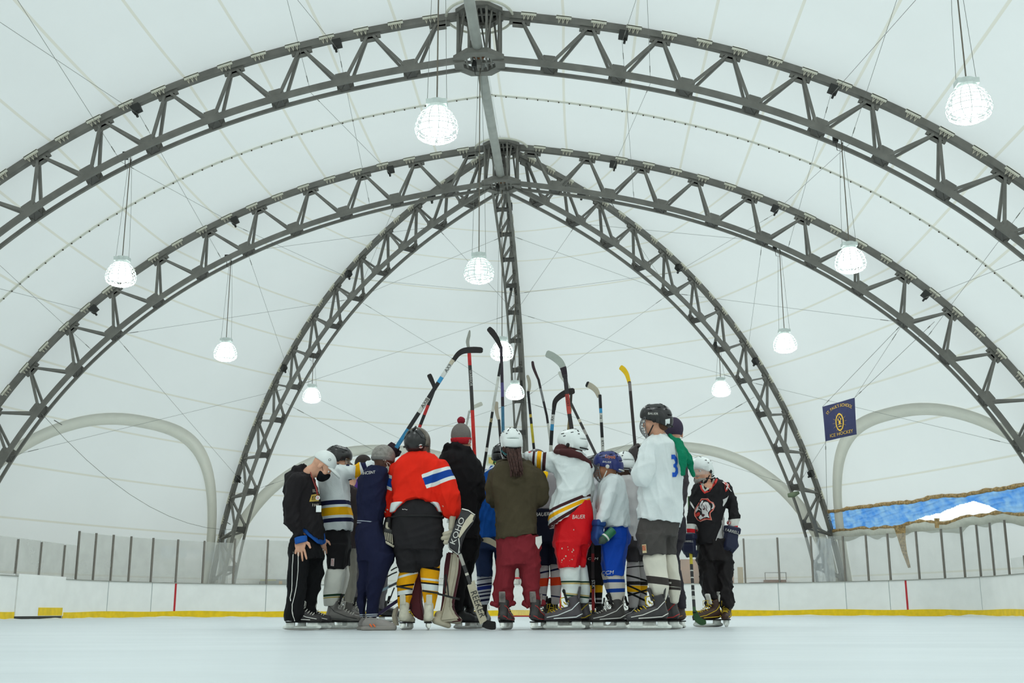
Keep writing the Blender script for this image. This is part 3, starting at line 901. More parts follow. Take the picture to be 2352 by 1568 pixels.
# opening in the tarpaulin where the bare sky shows
def tarp_has(u, v):
    lo, hi = .30, .70
    if lo < u < hi:
        t = (u - lo) / (hi - lo)
        low = .98; top = .98 - .74 * (min(1, t * 1.25)) ** .8 * (1 if t < .8 else ((1 - t) / .2) ** .6) + .06 * nz(t * 14, 2)
        return not (top < v < 1.2)
    return True
vs, fs = [], []
nv = 40
for i, u in enumerate(ut):
    for j in range(nv + 1):
        s = up_e(u) + (lo_e(u) + .12 - up_e(u)) * j / nv
        vs.append(rb(u, s, -.10 + .045 * nz(u * 30 + j * .12, j * .25) + .05 * abs(nz(u * 14 + j * .2, 9))))
for i in range(len(ut) - 1):
    for j in range(nv):
        if tarp_has((ut[i] + ut[i + 1]) / 2, (j + .5) / nv):
            fs.append((i * (nv + 1) + j, i * (nv + 1) + j + 1, (i + 1) * (nv + 1) + j + 1, (i + 1) * (nv + 1) + j))
mb = MB(); mb.add(vs, fs)
tag(mb.build('blue_tarpaulin', M_TARP, None, True), 'creased blue tarpaulin patching the torn slit at right, bright sky through it', 'tarpaulin')
mb = MB()
mb.tube([rb(u, up_e(u) + .03 * nz(u * 40), .04) for u in us], [.06 + .035 * nz(u * 60, 2) for u in us], 7)
tag(mb.build('frayed_hem', M_FRAY, None, True), 'brown frayed fabric hem along the top of the blue tarpaulin', 'torn hem')
mb = MB()
mb.tube([rb(u, lo_e(u) - .02, .06) for u in us], [max(.015, .045 + .045 * nz(u * 40, 7)) for u in us], 7)
tag(mb.build('frayed_hem', M_FRAY, None, True), 'brown ragged wavy fabric edge below the blue tarpaulin', 'torn hem')
# loose liner sagging below the tear
vs, fs = [], []
for i, u in enumerate(us):
    dep = .28 + .22 * abs(nz(u * 8, 9)) + .12 * nz(u * 21, 1)
    for j in range(6): vs.append(rb(u, lo_e(u) + dep * j / 5, .08 + .07 * math.sin(j / 5 * math.pi)))
for i in range(len(us) - 1):
    for j in range(5): fs.append((i * 6 + j, i * 6 + j + 1, (i + 1) * 6 + j + 1, (i + 1) * 6 + j))
mb = MB(); mb.add(vs, fs)
tag(mb.build('sagging_liner', mat('grey_liner', srgb(212, 212, 200), .8), None, True), 'pale loose liner sagging in folds under the torn fabric edge', 'liner')
_uu = np.linspace(.02, .9, 200); yst = rb(float(np.interp(2072, [to_px(rb(u, SL_B))[0] for u in _uu], _uu)), SL_B).y
mb = MB()
L_ = [W3(x, y, yst - .45) for x, y in ((2052, 1206), (2062, 1236), (2072, 1268), (2086, 1304))]
R_ = [W3(x, y, yst - .45) for x, y in ((2080, 1206), (2080, 1240), (2084, 1270), (2092, 1303))]
mb.ribbon(L_, R_, .02, lambda i: Vector((0, 1, 0)))
tag(mb.build('hanging_strip', M_FRAY), 'tapering brown strip of torn fabric hanging below the tarpaulin', 'torn strip')
mb = MB(); yst = rb(float(np.interp(2152, [to_px(rb(u, SL_B))[0] for u in _uu], _uu)), SL_B).y - .4; L_ = [W3(2146, 1190, yst), W3(2148, 1212, yst)]; R_ = [W3(2158, 1190, yst), W3(2157, 1212, yst)]
mb.ribbon(L_, R_, .02, lambda i: Vector((0, 1, 0)))
tag(mb.build('hanging_strip', M_FRAY), 'short square scrap of brown fabric hanging right of the long strip', 'torn strip')
# clear plastic sheet gathered round the foot of the right rib, and a blue tarpaulin scrap at the left rib's foot
M_PLAST = glass_mat('clear_plastic_sheet', (.78, .84, .9), .45)
def drape(name, px0, px1, y0, y1, Y, m, lab, seed):
    vs, fs = [], []
    for i in range(15):
        for j in range(9):
            f = j / 8; w = .55 + .45 * f
            xm = (px0 + px1) / 2
            x = xm + (px0 + (px1 - px0) * i / 14 - xm) * w
            vs.append(W3(x, y0 + (y1 - y0) * f, Y + .09 * math.sin(i * 1.9 + seed)))
    for i in range(14):
        for j in range(8): fs.append((i * 9 + j, i * 9 + j + 1, (i + 1) * 9 + j + 1, (i + 1) * 9 + j))
    mb = MB(); mb.add(vs, fs); tag(mb.build(name, m, None, True), lab, 'plastic sheet')
fR = ADR.P(S_GROUND); fL = ADL.P(S_GROUND)
drape('plastic_sheet', 1862, 1922, 1236, 1352, fR.y - 1.5, M_PLAST, 'clear crinkled plastic sheet gathered round the foot of the right rib', 1)
drape('plastic_sheet', 500, 524, 1190, 1352, fL.y - .6, M_PLAST, 'narrow clear plastic sheet beside the foot of the left rib', 2)
drape('tarpaulin_scrap', 505, 516, 1165, 1200, fL.y - .5, M_TARP, 'scrap of blue tarpaulin tied to the foot of the left rib', 3)
mb = MB(); c = W3(1822, 1136, ADR.P(11 * DS).y - 1)
mb.tube([c + Vector((-.18, 0, -.02)), c, c + Vector((.2, 0, .08))], [.07, .1, .05], 10)
tag(mb.build('floodlight', mat('green_grey_fitting', srgb(110, 122, 96), .6), None, True), 'small greenish fitting clamped to the right rib above the glass', 'light fitting')

# ================================================================ things standing beyond the end boards
M_PLY = mat('plywood', srgb(190, 136, 100), .7, noise_amt=.18, noise_scale=2)
M_WOOD = mat('brown_planks', srgb(140, 86, 50), .7, noise_amt=.2, noise_scale=4)
M_BEIGE = mat('beige_board', srgb(222, 196, 150), .8)
M_MAROON = mat('maroon_vinyl', srgb(112, 44, 62), .6)
def back_box(name, x0, x1, y0, Y, dep, m, lab, cat, extra=None, group=None):
    a, b = W3(x0, y0, Y), W3(x1, y0, Y)
    root = empty(name, ((a.x + b.x) / 2, Y + dep / 2, 0), lab, cat, group)
    mb = MB(); mb.box(((a.x + b.x) / 2, Y + dep / 2, a.z / 2), b.x - a.x, dep, a.z); mb.build('panel', m, root)
    if extra: extra(root, a, b, Y, dep)
    return root
back_box('plywood_sheet', 1562, 1660, 1284, 42.0, .05, M_PLY, 'brown plywood sheet leaning beyond the boards between dark legs', 'plywood sheet')
back_box('upright_board', 1672, 1684, 1292, 42.0, .08, M_PLY, 'narrow tan upright board beyond the glass, just right of black trousers', 'board')
back_box('upright_board', 1694, 1706, 1302, 42.2, .08, M_BEIGE, 'narrow beige upright board with a red mark beyond the glass', 'board')
def bench_extra(root, a, b, Y, dep):
    mb = MB()
    for x in (a.x, b.x): mb.bar((x, Y, a.z), (x, Y, a.z + .26), .025, .025)
    mb.bar((a.x, Y, a.z + .25), (b.x, Y, a.z + .25), .02, .02); mb.build('rail', M_POST, root)
    for k in range(1, 4):
        mb = MB(); mb.box(((a.x + b.x) / 2, Y - .012, a.z - k * .11), b.x - a.x, .02, .016); mb.build('groove', M_DARK, root)
back_box('wooden_bin', 1758, 1806, 1331, 42.0, .6, M_WOOD, 'brown slatted wooden bin with a thin rail on top, beyond the glass', 'bin', bench_extra)
back_box('maroon_bench', 1724, 1757, 1337, 42.0, .4, M_MAROON, 'low maroon bench seat beside the brown wooden bin', 'bench')
back_box('beige_crate', 1812, 1838, 1334, 42.1, .4, M_BEIGE, 'low beige crate right of the brown wooden bin', 'crate')
back_box('dark_crate', 452, 486, 1313, 42.0, .5, mat('dark_mesh', srgb(96, 98, 96), .8, noise_amt=.3, noise_scale=20), 'dark grey crate behind the glass left of the rib foot', 'crate')
def stripe_extra(root, a, b, Y, dep):
    mb = MB(); mb.box(((a.x + b.x) / 2, Y - .01, a.z - .03), b.x - a.x, .02, .06); mb.build('top_strip', mat('yellow_green', srgb(186, 184, 96), .7), root)
back_box('equipment_box', 598, 634, 1330, 42.0, .4, mat('grey_tub', srgb(128, 132, 130), .7), 'grey tub with yellow-green rim behind the boards at left', 'tub', stripe_extra)
def patch_extra(root, a, b, Y, dep):
    mb = MB(); mb.box((a.x + .18, Y - .01, a.z - .14), .12, .02, .16); mb.build('orange_patch', mat('orange_patch', srgb(212, 158, 72), .7), root)
back_box('equipment_box', 634, 690, 1330, 42.0, .4, mat('grey_tub2', srgb(140, 144, 142), .7), 'long grey tub with an orange patch behind the boards', 'tub', patch_extra)
# sports bag
a, b = W3(568, 1332, 42), W3(608, 1332, 42)
bag = empty('sports_bag', ((a.x + b.x) / 2, 42.2, a.z - .2), 'dark maroon sports bag resting behind the glass left of the grey tubs', 'bag')
mb = MB(); mb.tube([Vector((a.x, 42.2, a.z - .1)), Vector((a.x + .08, 42.2, a.z - .06)), Vector((b.x - .08, 42.2, a.z - .06)), Vector((b.x, 42.2, a.z - .1))], [.1, .19, .19, .1], 12)
mb.build('bag_body', mat('bag_maroon', srgb(92, 72, 70), .8), bag, True)
mb = MB(); cx_ = (a.x + b.x) / 2; mb.tube([(cx_ - .15, 42.1, a.z + .08), (cx_ - .05, 42.1, a.z + .2), (cx_ + .08, 42.1, a.z + .18), (cx_ + .18, 42.1, a.z + .06)], .015, 6)
mb.build('handle', M_CLIP, bag, True)
tab = MB(); tab.box(((a.x + b.x) / 2, 42.2, .45), 1.6, .5, .9)
o = tab.build('low_table', M_BEIGE); tag(o, 'beige low table behind the boards carrying the maroon sports bag', 'table')
a, b = W3(553, 1327, 42.3), W3(572, 1327, 42.3)
mb = MB(); mb.tube([(a.x - .08, 42.3, .9), (a.x, 42.3, a.z), (b.x, 42.3, a.z), (b.x + .05, 42.3, .9)], .025, 8)
tag(mb.build('bent_rail', M_CLIP, None, True), 'white bent pipe rail beside the sports bag behind the glass', 'rail')
# ================================================================ soft-body modelling: smooth unions of tapered volumes, meshed on a grid
def smin(a, b, k):
    if k <= 0: return np.minimum(a, b)
    h = np.maximum(k - np.abs(a - b), 0) / k
    return np.minimum(a, b) - h * h * k * 0.25

class Sdf:
    """ops are evaluated in order on a regular grid; all coordinates are world metres"""
    def __init__(s, k=.02): s.ops = []; s.k = k
    def cap(s, a, b, ra, rb=None, fy=1.0, k=None, op='+'):
        a, b = np.array(a, float), np.array(b, float); rb = ra if rb is None else rb
        r = max(ra, rb) * max(1, fy)
        lo, hi = np.minimum(a, b) - r, np.maximum(a, b) + r
        def f(X, Y, Z):
            ab = (b - a).copy(); ab[1] /= fy
            px, py, pz = X - a[0], (Y - a[1]) / fy, Z - a[2]
            t = np.clip((px * ab[0] + py * ab[1] + pz * ab[2]) / max(1e-9, ab @ ab), 0, 1)
            d = np.sqrt((px - ab[0] * t) ** 2 + (py - ab[1] * t) ** 2 + (pz - ab[2] * t) ** 2)
            return d - (ra + (rb - ra) * t)
        s.ops.append((op, f, lo, hi, s.k if k is None else k)); return s
    def chain(s, pts, rs, fy=1.0, k=None, op='+'):
        for i in range(len(pts) - 1): s.cap(pts[i], pts[i + 1], rs[i], rs[i + 1], fy, k, op)
        return s
    def ell(s, c, r, M=None, k=None, op='+'):
        c = np.array(c, float); r = np.array(r, float)
        A = np.array(M if M is not None else Matrix.Identity(3), float)
        e = np.sqrt(((A * r) ** 2).sum(1))
        def f(X, Y, Z):
            p = [X - c[0], Y - c[1], Z - c[2]]
            q = [sum(A[j, i] * p[j] for j in range(3)) for i in range(3)]
            k0 = np.sqrt(sum((q[i] / r[i]) ** 2 for i in range(3))); k1 = np.sqrt(sum((q[i] / r[i] ** 2) ** 2 for i in range(3))) + 1e-9
            return k0 * (k0 - 1) / k1
        s.ops.append((op, f, c - e, c + e, s.k if k is None else k)); return s
    def box(s, c, h, rad=.01, M=None, k=None, op='+'):
        c = np.array(c, float); h = np.array(h, float)
        A = np.array(M if M is not None else Matrix.Identity(3), float)
        e = np.abs(A) @ h
        def f(X, Y, Z):
            p = [X - c[0], Y - c[1], Z - c[2]]
            q = [np.abs(sum(A[j, i] * p[j] for j in range(3))) - h[i] + rad for i in range(3)]
            return np.sqrt(sum(np.maximum(x, 0) ** 2 for x in q)) + np.minimum(np.maximum(q[0], np.maximum(q[1], q[2])), 0) - rad
        s.ops.append((op, f, c - e, c + e, s.k if k is None else k)); return s
    def stack(s, rows, n=2.5, k=None, op='+'):
        """rows: (z, xl, xr, half depth, y centre) - a body defined by its outline at each height"""
        rows = sorted(rows); z = np.array([r[0] for r in rows]); A = np.array([r[1:] for r in rows], float)
        lo = np.array([A[:, 0].min(), (A[:, 3] - A[:, 2]).min(), z[0]]); hi = np.array([A[:, 1].max(), (A[:, 3] + A[:, 2]).max(), z[-1]])
        zz = np.linspace(z[0], z[-1], 120)
        T = np.stack([np.interp(zz, z, A[:, i]) for i in range(4)], 1)
        ker = np.array([1, 3, 6, 7, 6, 3, 1.]); ker /= ker.sum()
        T = np.stack([np.convolve(np.pad(T[:, i], 3, mode='edge'), ker, 'valid') for i in range(4)], 1)
        def f(X, Y, Z):
            xl, xr, hd, yc = [np.interp(Z.ravel(), zz, T[:, i]).reshape(Z.shape) for i in range(4)]
            hw = np.maximum((xr - xl) / 2, .008); xc = (xl + xr) / 2; hd = np.maximum(hd, .008)
            q = (np.abs((X - xc) / hw) ** n + np.abs((Y - yc) / hd) ** n) ** (1 / n)
            d = (q - 1) * np.minimum(hw, hd)
            return np.maximum(d, np.maximum(Z - z[-1], z[0] - Z))
        s.ops.append((op, f, lo, hi, s.k if k is None else k)); return s
    def cut(s, p, n, k=0.0):
        """keep the side the normal n points away from"""
        p = np.array(p, float); n = np.array(Vector(n).normalized(), float)
        def f(X, Y, Z): return (X - p[0]) * n[0] + (Y - p[1]) * n[1] + (Z - p[2]) * n[2]
        s.ops.append(('cut', f, None, None, k)); return s
    def hollow(s, p, n, depth=.05, th=.026):
        s.ops.append(('hollow', (np.array(p, float), np.array(Vector(n).normalized(), float), depth, th), None, None, 0)); return s
    def mesh(s, h=.011, wr=None, smooth=1):
        lo = np.min([o[2] for o in s.ops if o[0] == '+'], 0) - 3 * h; hi = np.max([o[3] for o in s.ops if o[0] == '+'], 0) + 3 * h
        n = np.ceil((hi - lo) / h).astype(int) + 1
        ax = [lo[i] + h * np.arange(n[i]) for i in range(3)]
        D = np.full(n, 9.0)
        for op, f, l, u, k in s.ops:
            if op == 'hollow':
                p, nn, dep, th = f
                X, Y, Z = np.meshgrid(*ax, indexing='ij', sparse=True)
                dist = -((X - p[0]) * nn[0] + (Y - p[1]) * nn[1] + (Z - p[2]) * nn[2])
                inner = np.maximum(D + th, dist - dep)
                D = np.maximum(D, -inner); continue
            if l is None: sl = (slice(None),) * 3
            else:
                m = (k or 0) + 3 * h
                i0 = np.clip(((l - m - lo) / h).astype(int), 0, n - 1); i1 = np.clip(np.ceil((u + m - lo) / h).astype(int) + 1, 1, n)
                sl = tuple(slice(i0[i], i1[i]) for i in range(3))
            X, Y, Z = np.meshgrid(*[ax[i][sl[i]] for i in range(3)], indexing='ij')
            d = f(X, Y, Z); c = D[sl]
            if op == '+': D[sl] = smin(c, d, k)
            elif op == '-': D[sl] = -smin(-c, d, k)
            elif op == 'cut': D[sl] = -smin(-c, -d, k) if k else np.maximum(c, d)
        return surface_nets(D, lo, h, smooth)

def surface_nets(D, lo, h, smooth=1):
    n = np.array(D.shape)
    c = D[:-1, :-1, :-1]
    sgn = D < 0
    corners = [(i, j, k) for i in (0, 1) for j in (0, 1) for k in (0, 1)]
    sub = lambda A, o: A[o[0]:n[0] - 1 + o[0], o[1]:n[1] - 1 + o[1], o[2]:n[2] - 1 + o[2]]
    cnt = sum(sub(sgn, o).astype(np.int8) for o in corners)
    act = (cnt > 0) & (cnt < 8)
    idx = np.argwhere(act)
    ids = np.full(act.shape, -1, np.int64); ids[act] = np.arange(len(idx))
    acc = np.zeros((len(idx), 3)); w = np.zeros(len(idx))
    vals = {o: D[idx[:, 0] + o[0], idx[:, 1] + o[1], idx[:, 2] + o[2]] for o in corners}
    for a in corners:
        for ax in range(3):
            if a[ax]: continue
            b = list(a); b[ax] = 1; b = tuple(b)
            va, vb = vals[a], vals[b]; m = (va < 0) != (vb < 0)
            t = np.where(m, va / np.where(va == vb, 1, va - vb), 0)
            p = np.tile(np.array(a, float), (len(idx), 1)); p[:, ax] = t
            acc[m] += p[m]; w[m] += 1
    V = lo + h * (idx + acc / np.maximum(w, 1)[:, None])
    F = []
    for ax in range(3):
        o = [0, 0, 0]; o[ax] = 1
        s0 = sgn[tuple(slice(1, n[i] - 1) if i != ax else slice(0, n[i] - 1) for i in range(3))]
        s1 = sgn[tuple(slice(1, n[i] - 1) if i != ax else slice(1, n[i]) for i in range(3))]
        e = np.argwhere(s0 != s1); flip = s0[tuple(e.T)]
        e = e + np.array([1 if i != ax else 0 for i in range(3)])
        u, v = [(1, 2), (2, 0), (0, 1)][ax]
        q = []
        for du, dv in ((0, 0), (-1, 0), (-1, -1), (0, -1)):
            c_ = e.copy(); c_[:, u] += du; c_[:, v] += dv
            q.append(ids[tuple(c_.T)])
        q = np.stack(q, 1)
        q[~flip] = q[~flip][:, ::-1]
        F.append(q)
    F = np.concatenate(F); F = F[(F >= 0).all(1)]
    for _ in range(smooth):
        E = np.concatenate([F[:, [i, (i + 1) % 4]] for i in range(4)])
        S_ = np.zeros_like(V); k = np.zeros(len(V))
        np.add.at(S_, E[:, 0], V[E[:, 1]]); np.add.at(k, E[:, 0], 1)
        np.add.at(S_, E[:, 1], V[E[:, 0]]); np.add.at(k, E[:, 1], 1)
        V = V * .5 + .5 * S_ / np.maximum(k, 1)[:, None]
    return V, F

BV = {}
def sdf_obj(name, sdf, mats, parent, h=.011, wr=None, smooth=1, bvh=False):
    V, F = sdf.mesh(h, smooth=smooth)
    me = bpy.data.meshes.new(name)
    me.vertices.add(len(V)); me.vertices.foreach_set('co', V.ravel())
    me.loops.add(F.size); me.loops.foreach_set('vertex_index', F.ravel().astype(np.int32))
    me.polygons.add(len(F)); me.polygons.foreach_set('loop_start', np.arange(0, F.size, 4, dtype=np.int32))
    me.update(calc_edges=True); me.validate()
    if wr:                                           # cloth folds: (amplitude, stretch direction, frequency, seed)
        amp, dr, fq, seed = wr
        N = np.empty(len(me.vertices) * 3); me.vertices.foreach_get('normal', N); N = N.reshape(-1, 3)
        V = np.empty(len(me.vertices) * 3); me.vertices.foreach_get('co', V); V = V.reshape(-1, 3)
        dr = np.array(Vector(dr).normalized())
        al = V @ dr; pe = V - al[:, None] * dr
        g = np.random.RandomState(seed)
        w = np.zeros(len(V))
        for i in range(7):
            k = g.normal(size=3); k /= np.linalg.norm(k)
            f = fq * g.uniform(1.2, 3.6)
            ph = g.uniform(0, 6.28, 3)
            warp = 1.6 * np.sin(V @ g.normal(size=3) * fq * .45 + ph[0]) + .9 * np.sin(V @ g.normal(size=3) * fq * .9 + ph[2])
            ww = np.sin((pe @ k) * f + al * f * .3 + warp + ph[1])
            mask = .5 + .5 * np.sin(V @ g.normal(size=3) * fq * .4 + ph[2])
            w += (1 - 2 * np.abs(ww) ** .7) * mask * g.uniform(.6, 1.1)
        V = V + N * (amp * np.clip(w, -2.2, 2.2) / 1.5)[:, None]
        me.vertices.foreach_set('co', V.ravel()); me.update()
    o = mkobj(name, me, mats, parent, True)
    o['_v'] = 0; del o['_v']
    return o

def bvh_of(*objs):
    vs, fs = [], []
    for o in objs:
        b = len(vs); vs += [v.co.copy() for v in o.data.vertices]; fs += [tuple(i + b for i in p.vertices) for p in o.data.polygons]
    return BVHTree.FromPolygons(vs, fs)

def decal(name, V, F, px, py, size, rot, m, parent, bvh, off=.004, D=None):
    """lay a flat drawing (V in units of size px, y up) on whatever surface lies behind that spot"""
    c, s_ = math.cos(R(rot)), math.sin(R(rot)); out = []
    last = None
    for x, y in V:
        X, Y = px + (x * c + y * s_) * size, py - (y * c - x * s_) * size
        d = ray(X, Y).normalized()
        h = bvh.ray_cast(CAM, d)
        if h[0] is not None:
            n = h[1] if h[1].dot(d) < 0 else -h[1]
            p = h[0] - d * off * .5 + n * off; last = (h[0] - CAM).length
        else: p = CAM + d * ((last or (D or 10)) - off)
        out.append(p)
    mb = MB(); mb.add(out, F); return mkobj(name, mb.mesh(name), m, parent)
def decal_text(name, txt, px, py, size, rot, m, parent, bvh, shear=0., sq=1., off=.004):
    V, F = text_vf(txt, 1.0, shear, sq, 1 if size > 9 else 0)
    return decal(name, V, F, px, py, size, rot, m, parent, bvh, off)
def poly(pts, sub=2):
    bm = bmesh.new(); f = bm.faces.new([bm.verts.new((x, y, 0)) for x, y in pts])
    bmesh.ops.triangulate(bm, faces=bm.faces)
    if sub: bmesh.ops.subdivide_edges(bm, edges=bm.edges, cuts=sub, use_grid_fill=True)
    bmesh.ops.triangulate(bm, faces=bm.faces)
    bm.verts.index_update()
    r = [(v.co.x, v.co.y) for v in bm.verts], [tuple(v.index for v in f.verts) for f in bm.faces]
    bm.free(); return r
def px_poly(name, pts, m, parent, bvh, off=.004, sub=3):
    V, F = poly([(x, -y) for x, y in pts], sub)
    return decal(name, V, F, 0, 0, 1, 0, m, parent, bvh, off)
def px_line(name, pts, w, m, parent, bvh, off=.004):
    P = [Vector((x, y)) for x, y in pts]
    Q = []
    for a, b in zip(P, P[1:]):
        n = max(1, int((b - a).length / 5)); Q += [a.lerp(b, i / n) for i in range(n)]
    Q.append(P[-1]); P = Q
    V = []
    for i, p in enumerate(P):
        t = (P[min(i + 1, len(P) - 1)] - P[max(i - 1, 0)]).normalized(); q = Vector((-t.y, t.x)) * w / 2
        V += [(p.x + q.x, -(p.y + q.y)), (p.x - q.x, -(p.y - q.y))]
    F = [(2 * i, 2 * i + 1, 2 * i + 3, 2 * i + 2) for i in range(len(P) - 1)]
    return decal(name, V, F, 0, 0, 1, 0, m, parent, bvh, off)

def orient(yaw, pitch=0., roll=0.):
    """local x right, y forward (face), z up; yaw 0 looks away from the camera, 90 to the right, -90 left, 180 to the camera"""
    return (Matrix.Rotation(R(-yaw), 3, 'Z') @ Matrix.Rotation(R(pitch), 3, 'X') @ Matrix.Rotation(R(roll), 3, 'Y'))

# ---------------------------------------------------------------- shared materials for people
M_WHITEP = mat('white_plastic', srgb(226, 230, 228), .35, spec=.5)
M_BLACKP = mat('black_plastic', srgb(34, 33, 33), .32, spec=.5)
M_BLACKM = mat('black_matte', srgb(26, 25, 26), .85)
M_HOLDER = mat('skate_holder_white', srgb(232, 233, 226), .5, noise_amt=.12, noise_scale=30)
M_BLADE = mat('blade_steel', srgb(150, 148, 145), .3, .9)
M_LACE_W = mat('white_lace', srgb(214, 210, 200), .8)
M_LACE_Y = mat('yellow_lace', srgb(214, 180, 40), .8)
M_WIRE = mat('cage_wire', srgb(120, 122, 124), .35, .6)
M_WIREW = mat('white_cage_wire', srgb(215, 215, 215), .4)
M_STRAPB = mat('black_strap', srgb(28, 28, 28), .7)
M_STRAPW = mat('white_strap', srgb(215, 212, 205), .7)
M_EYEW = mat('eye_white', srgb(225, 220, 215), .3)
M_EYED = mat('iris', srgb(48, 36, 28), .2)
M_LIP = mat('lips', srgb(166, 96, 84), .5)
M_VISOR = glass_mat('clear_visor', (.8, .84, .85), .12)
SKIN_L = mat('skin_light', srgb(214, 160, 132), .5, noise_amt=.08, noise_scale=25)
SKIN_T = mat('skin_tan', srgb(176, 120, 88), .5, noise_amt=.08, noise_scale=25)
SKIN_D = mat('skin_dark', srgb(92, 62, 48), .5, noise_amt=.08, noise_scale=25)
def cloth(name, rgb=None, stripes=None, bump=.14, rough=.85, na=.07):
    return mat(name, srgb(*rgb) if rgb else None, rough, spec=.15, noise_amt=na, noise_scale=5, bump=bump, bump_scale=90, stripes=stripes)

# ---------------------------------------------------------------- person
class Person:
    def __init__(p, Y, base, label, skin=SKIN_L, group=None):
        p.Y = Y; p.skin = skin
        p.root = empty('person', W3(base[0], base[1], Y).xy.to_3d(), label, 'person', group)
        q = W3(base[0], 1200, Y); p.k = FPX / (q - CAM).dot(fw)       # pixels per metre
        p.body = Sdf(.03); p.has = False
        p.parts = {}
    def P(p, x, y, dy=0.): return W3(x, y, p.Y + dy)
    def rows(p, rows, grow=0.):
        out = []; ys = [r[0] for r in rows]; y0_, y1_ = min(ys), max(ys); dz = -grow * p.k if grow < 0 else 0
        for r in rows:
            y, xl, xr = r[:3]; y = y + dz * (1 if y == y0_ else -1 if y == y1_ else 0); hd = r[3] if len(r) > 3 else .13; dy = r[4] if len(r) > 4 else 0.
            a, b = p.P(xl, y, dy), p.P(xr, y, dy)
            out.append((a.z, a.x - grow, b.x + grow, hd + grow, p.Y + dy))
        return out
    def chain(p, s, pts, rs, fy=1., k=None):
        s.chain([p.P(*q) for q in pts], [r / p.k for r in rs], fy, k); return s
    def add(p, name, s, m, h=.011, wr=None, parent=None, smooth=1):
        o = sdf_obj(name, s, m, parent or p.root, h, wr, smooth)
        p.parts.setdefault(name, []).append(o); return o
    def head(p, x, y, dy, yaw, pitch=0., roll=0., sc=1., beard=None, face=True, hair=None):
        """head centred at the pixel; face modelled in local axes"""
        c = p.P(x, y, dy); M = orient(yaw, pitch, roll); p.hc, p.hM, p.hs = c, M, sc
        L = lambda a, b, d: tuple(c + M @ (Vector((a, b, d)) * sc))
        E = lambda s, q, r, k=.012, op='+': s.ell(L(*q), [v * sc for v in r], M, k, op)
        s = p.body
        E(s, (0, -.012, .035), (.074, .094, .088), .02)
        E(s, (0, .03, -.03), (.058, .066, .075), .03)
        E(s, (0, .062, -.085), (.028, .026, .024), .03)
        E(s, (0, .088, -.012), (.012, .014, .026), .012)
        E(s, (0, .102, -.026), (.015, .015, .012), .012)
        for sg in (-1, 1):
            E(s, (sg * .076, -.008, -.008), (.010, .02, .032), .01)
            E(s, (sg * .045, .06, -.03), (.02, .02, .02), .02)
            E(s, (sg * .03, .078, .026), (.026, .014, .010), .012)
            E(s, (sg * .031, .098, .004), (.017, .014, .011), .01, '-')
        E(s, (0, .086, -.056), (.022, .012, .006), .006)
        E(s, (0, .083, -.066), (.018, .012, .006), .006)
        if face:
            for sg in (-1, 1):
                e = empty_eye = MB()
                cc = Vector(L(sg * .031, .078, .004))
                e.lathe([(.0001, -.012 * sc)] + [(.012 * sc * math.cos(a), .012 * sc * math.sin(a)) for a in [-1.2, -.7, -.2, .3, .8, 1.2]] + [(.0001, .012 * sc)], cc, M, 12)
                e.build('eye', M_EYEW, p.root, True)
                i_ = MB(); i_.lathe([(.0001, -.002), (.0055 * sc, -.001), (.0055 * sc, .001), (.0001, .0015)], Vector(L(sg * .031, .0895, .004)), M @ Matrix.Rotation(R(-90), 3, 'X'), 12)
                i_.build('iris', M_EYED, p.root, True)
            m_ = Sdf(.004); E(m_, (0, .0945, -.061), (.017, .005, .005)); p.add('lips', m_, M_LIP, .004)
        p.L = L
        return p
    def neck(p, a, b, r0=11, r1=13):
        p.chain(p.body, [a, b], [r0, r1]); return p
    def finish(p, h=.008):
        return p.add('body', p.body, p.skin, h)

def hand(p, s, wrist, d, u, size=1., spread=.18, curl=.25, thumb=1):
    """hand in a Sdf: d = direction of the fingers, u = outward normal of the back of the hand"""
    w = Vector(wrist); d = Vector(d).normalized(); u = Vector(u); u = (u - d * u.dot(d)).normalized(); l = d.cross(u) * thumb
    z = size
    s.ell(w + d * .045 * z, (.042 * z, .055 * z, .018 * z), Matrix((l, d, u)).transposed(), .012)
    for i, (o, ln) in enumerate(((-.030, .062), (-.011, .074), (.010, .078), (.030, .068))):
        b = w + d * .085 * z + l * o * z
        dd = (d + l * (o * spread * 30)).normalized()
        m1 = b + dd * ln * .45 * z - u * (.004 + curl * .02) * z
        m2 = m1 + (dd - u * curl).normalized() * ln * .32 * z
        m3 = m2 + (dd - u * curl * 1.6).normalized() * ln * .25 * z
        s.chain([b, m1, m2, m3], [.0098 * z, .0088 * z, .008 * z, .0068 * z], k=.003)
    t0 = w + d * .02 * z + l * .03 * z
    t1 = t0 + (l * .9 + d * .6).normalized() * .038 * z; t2 = t1 + (l * .45 + d * .95).normalized() * .032 * z
    s.chain([t0, t1, t2], [.013 * z, .0105 * z, .0085 * z], k=.008)

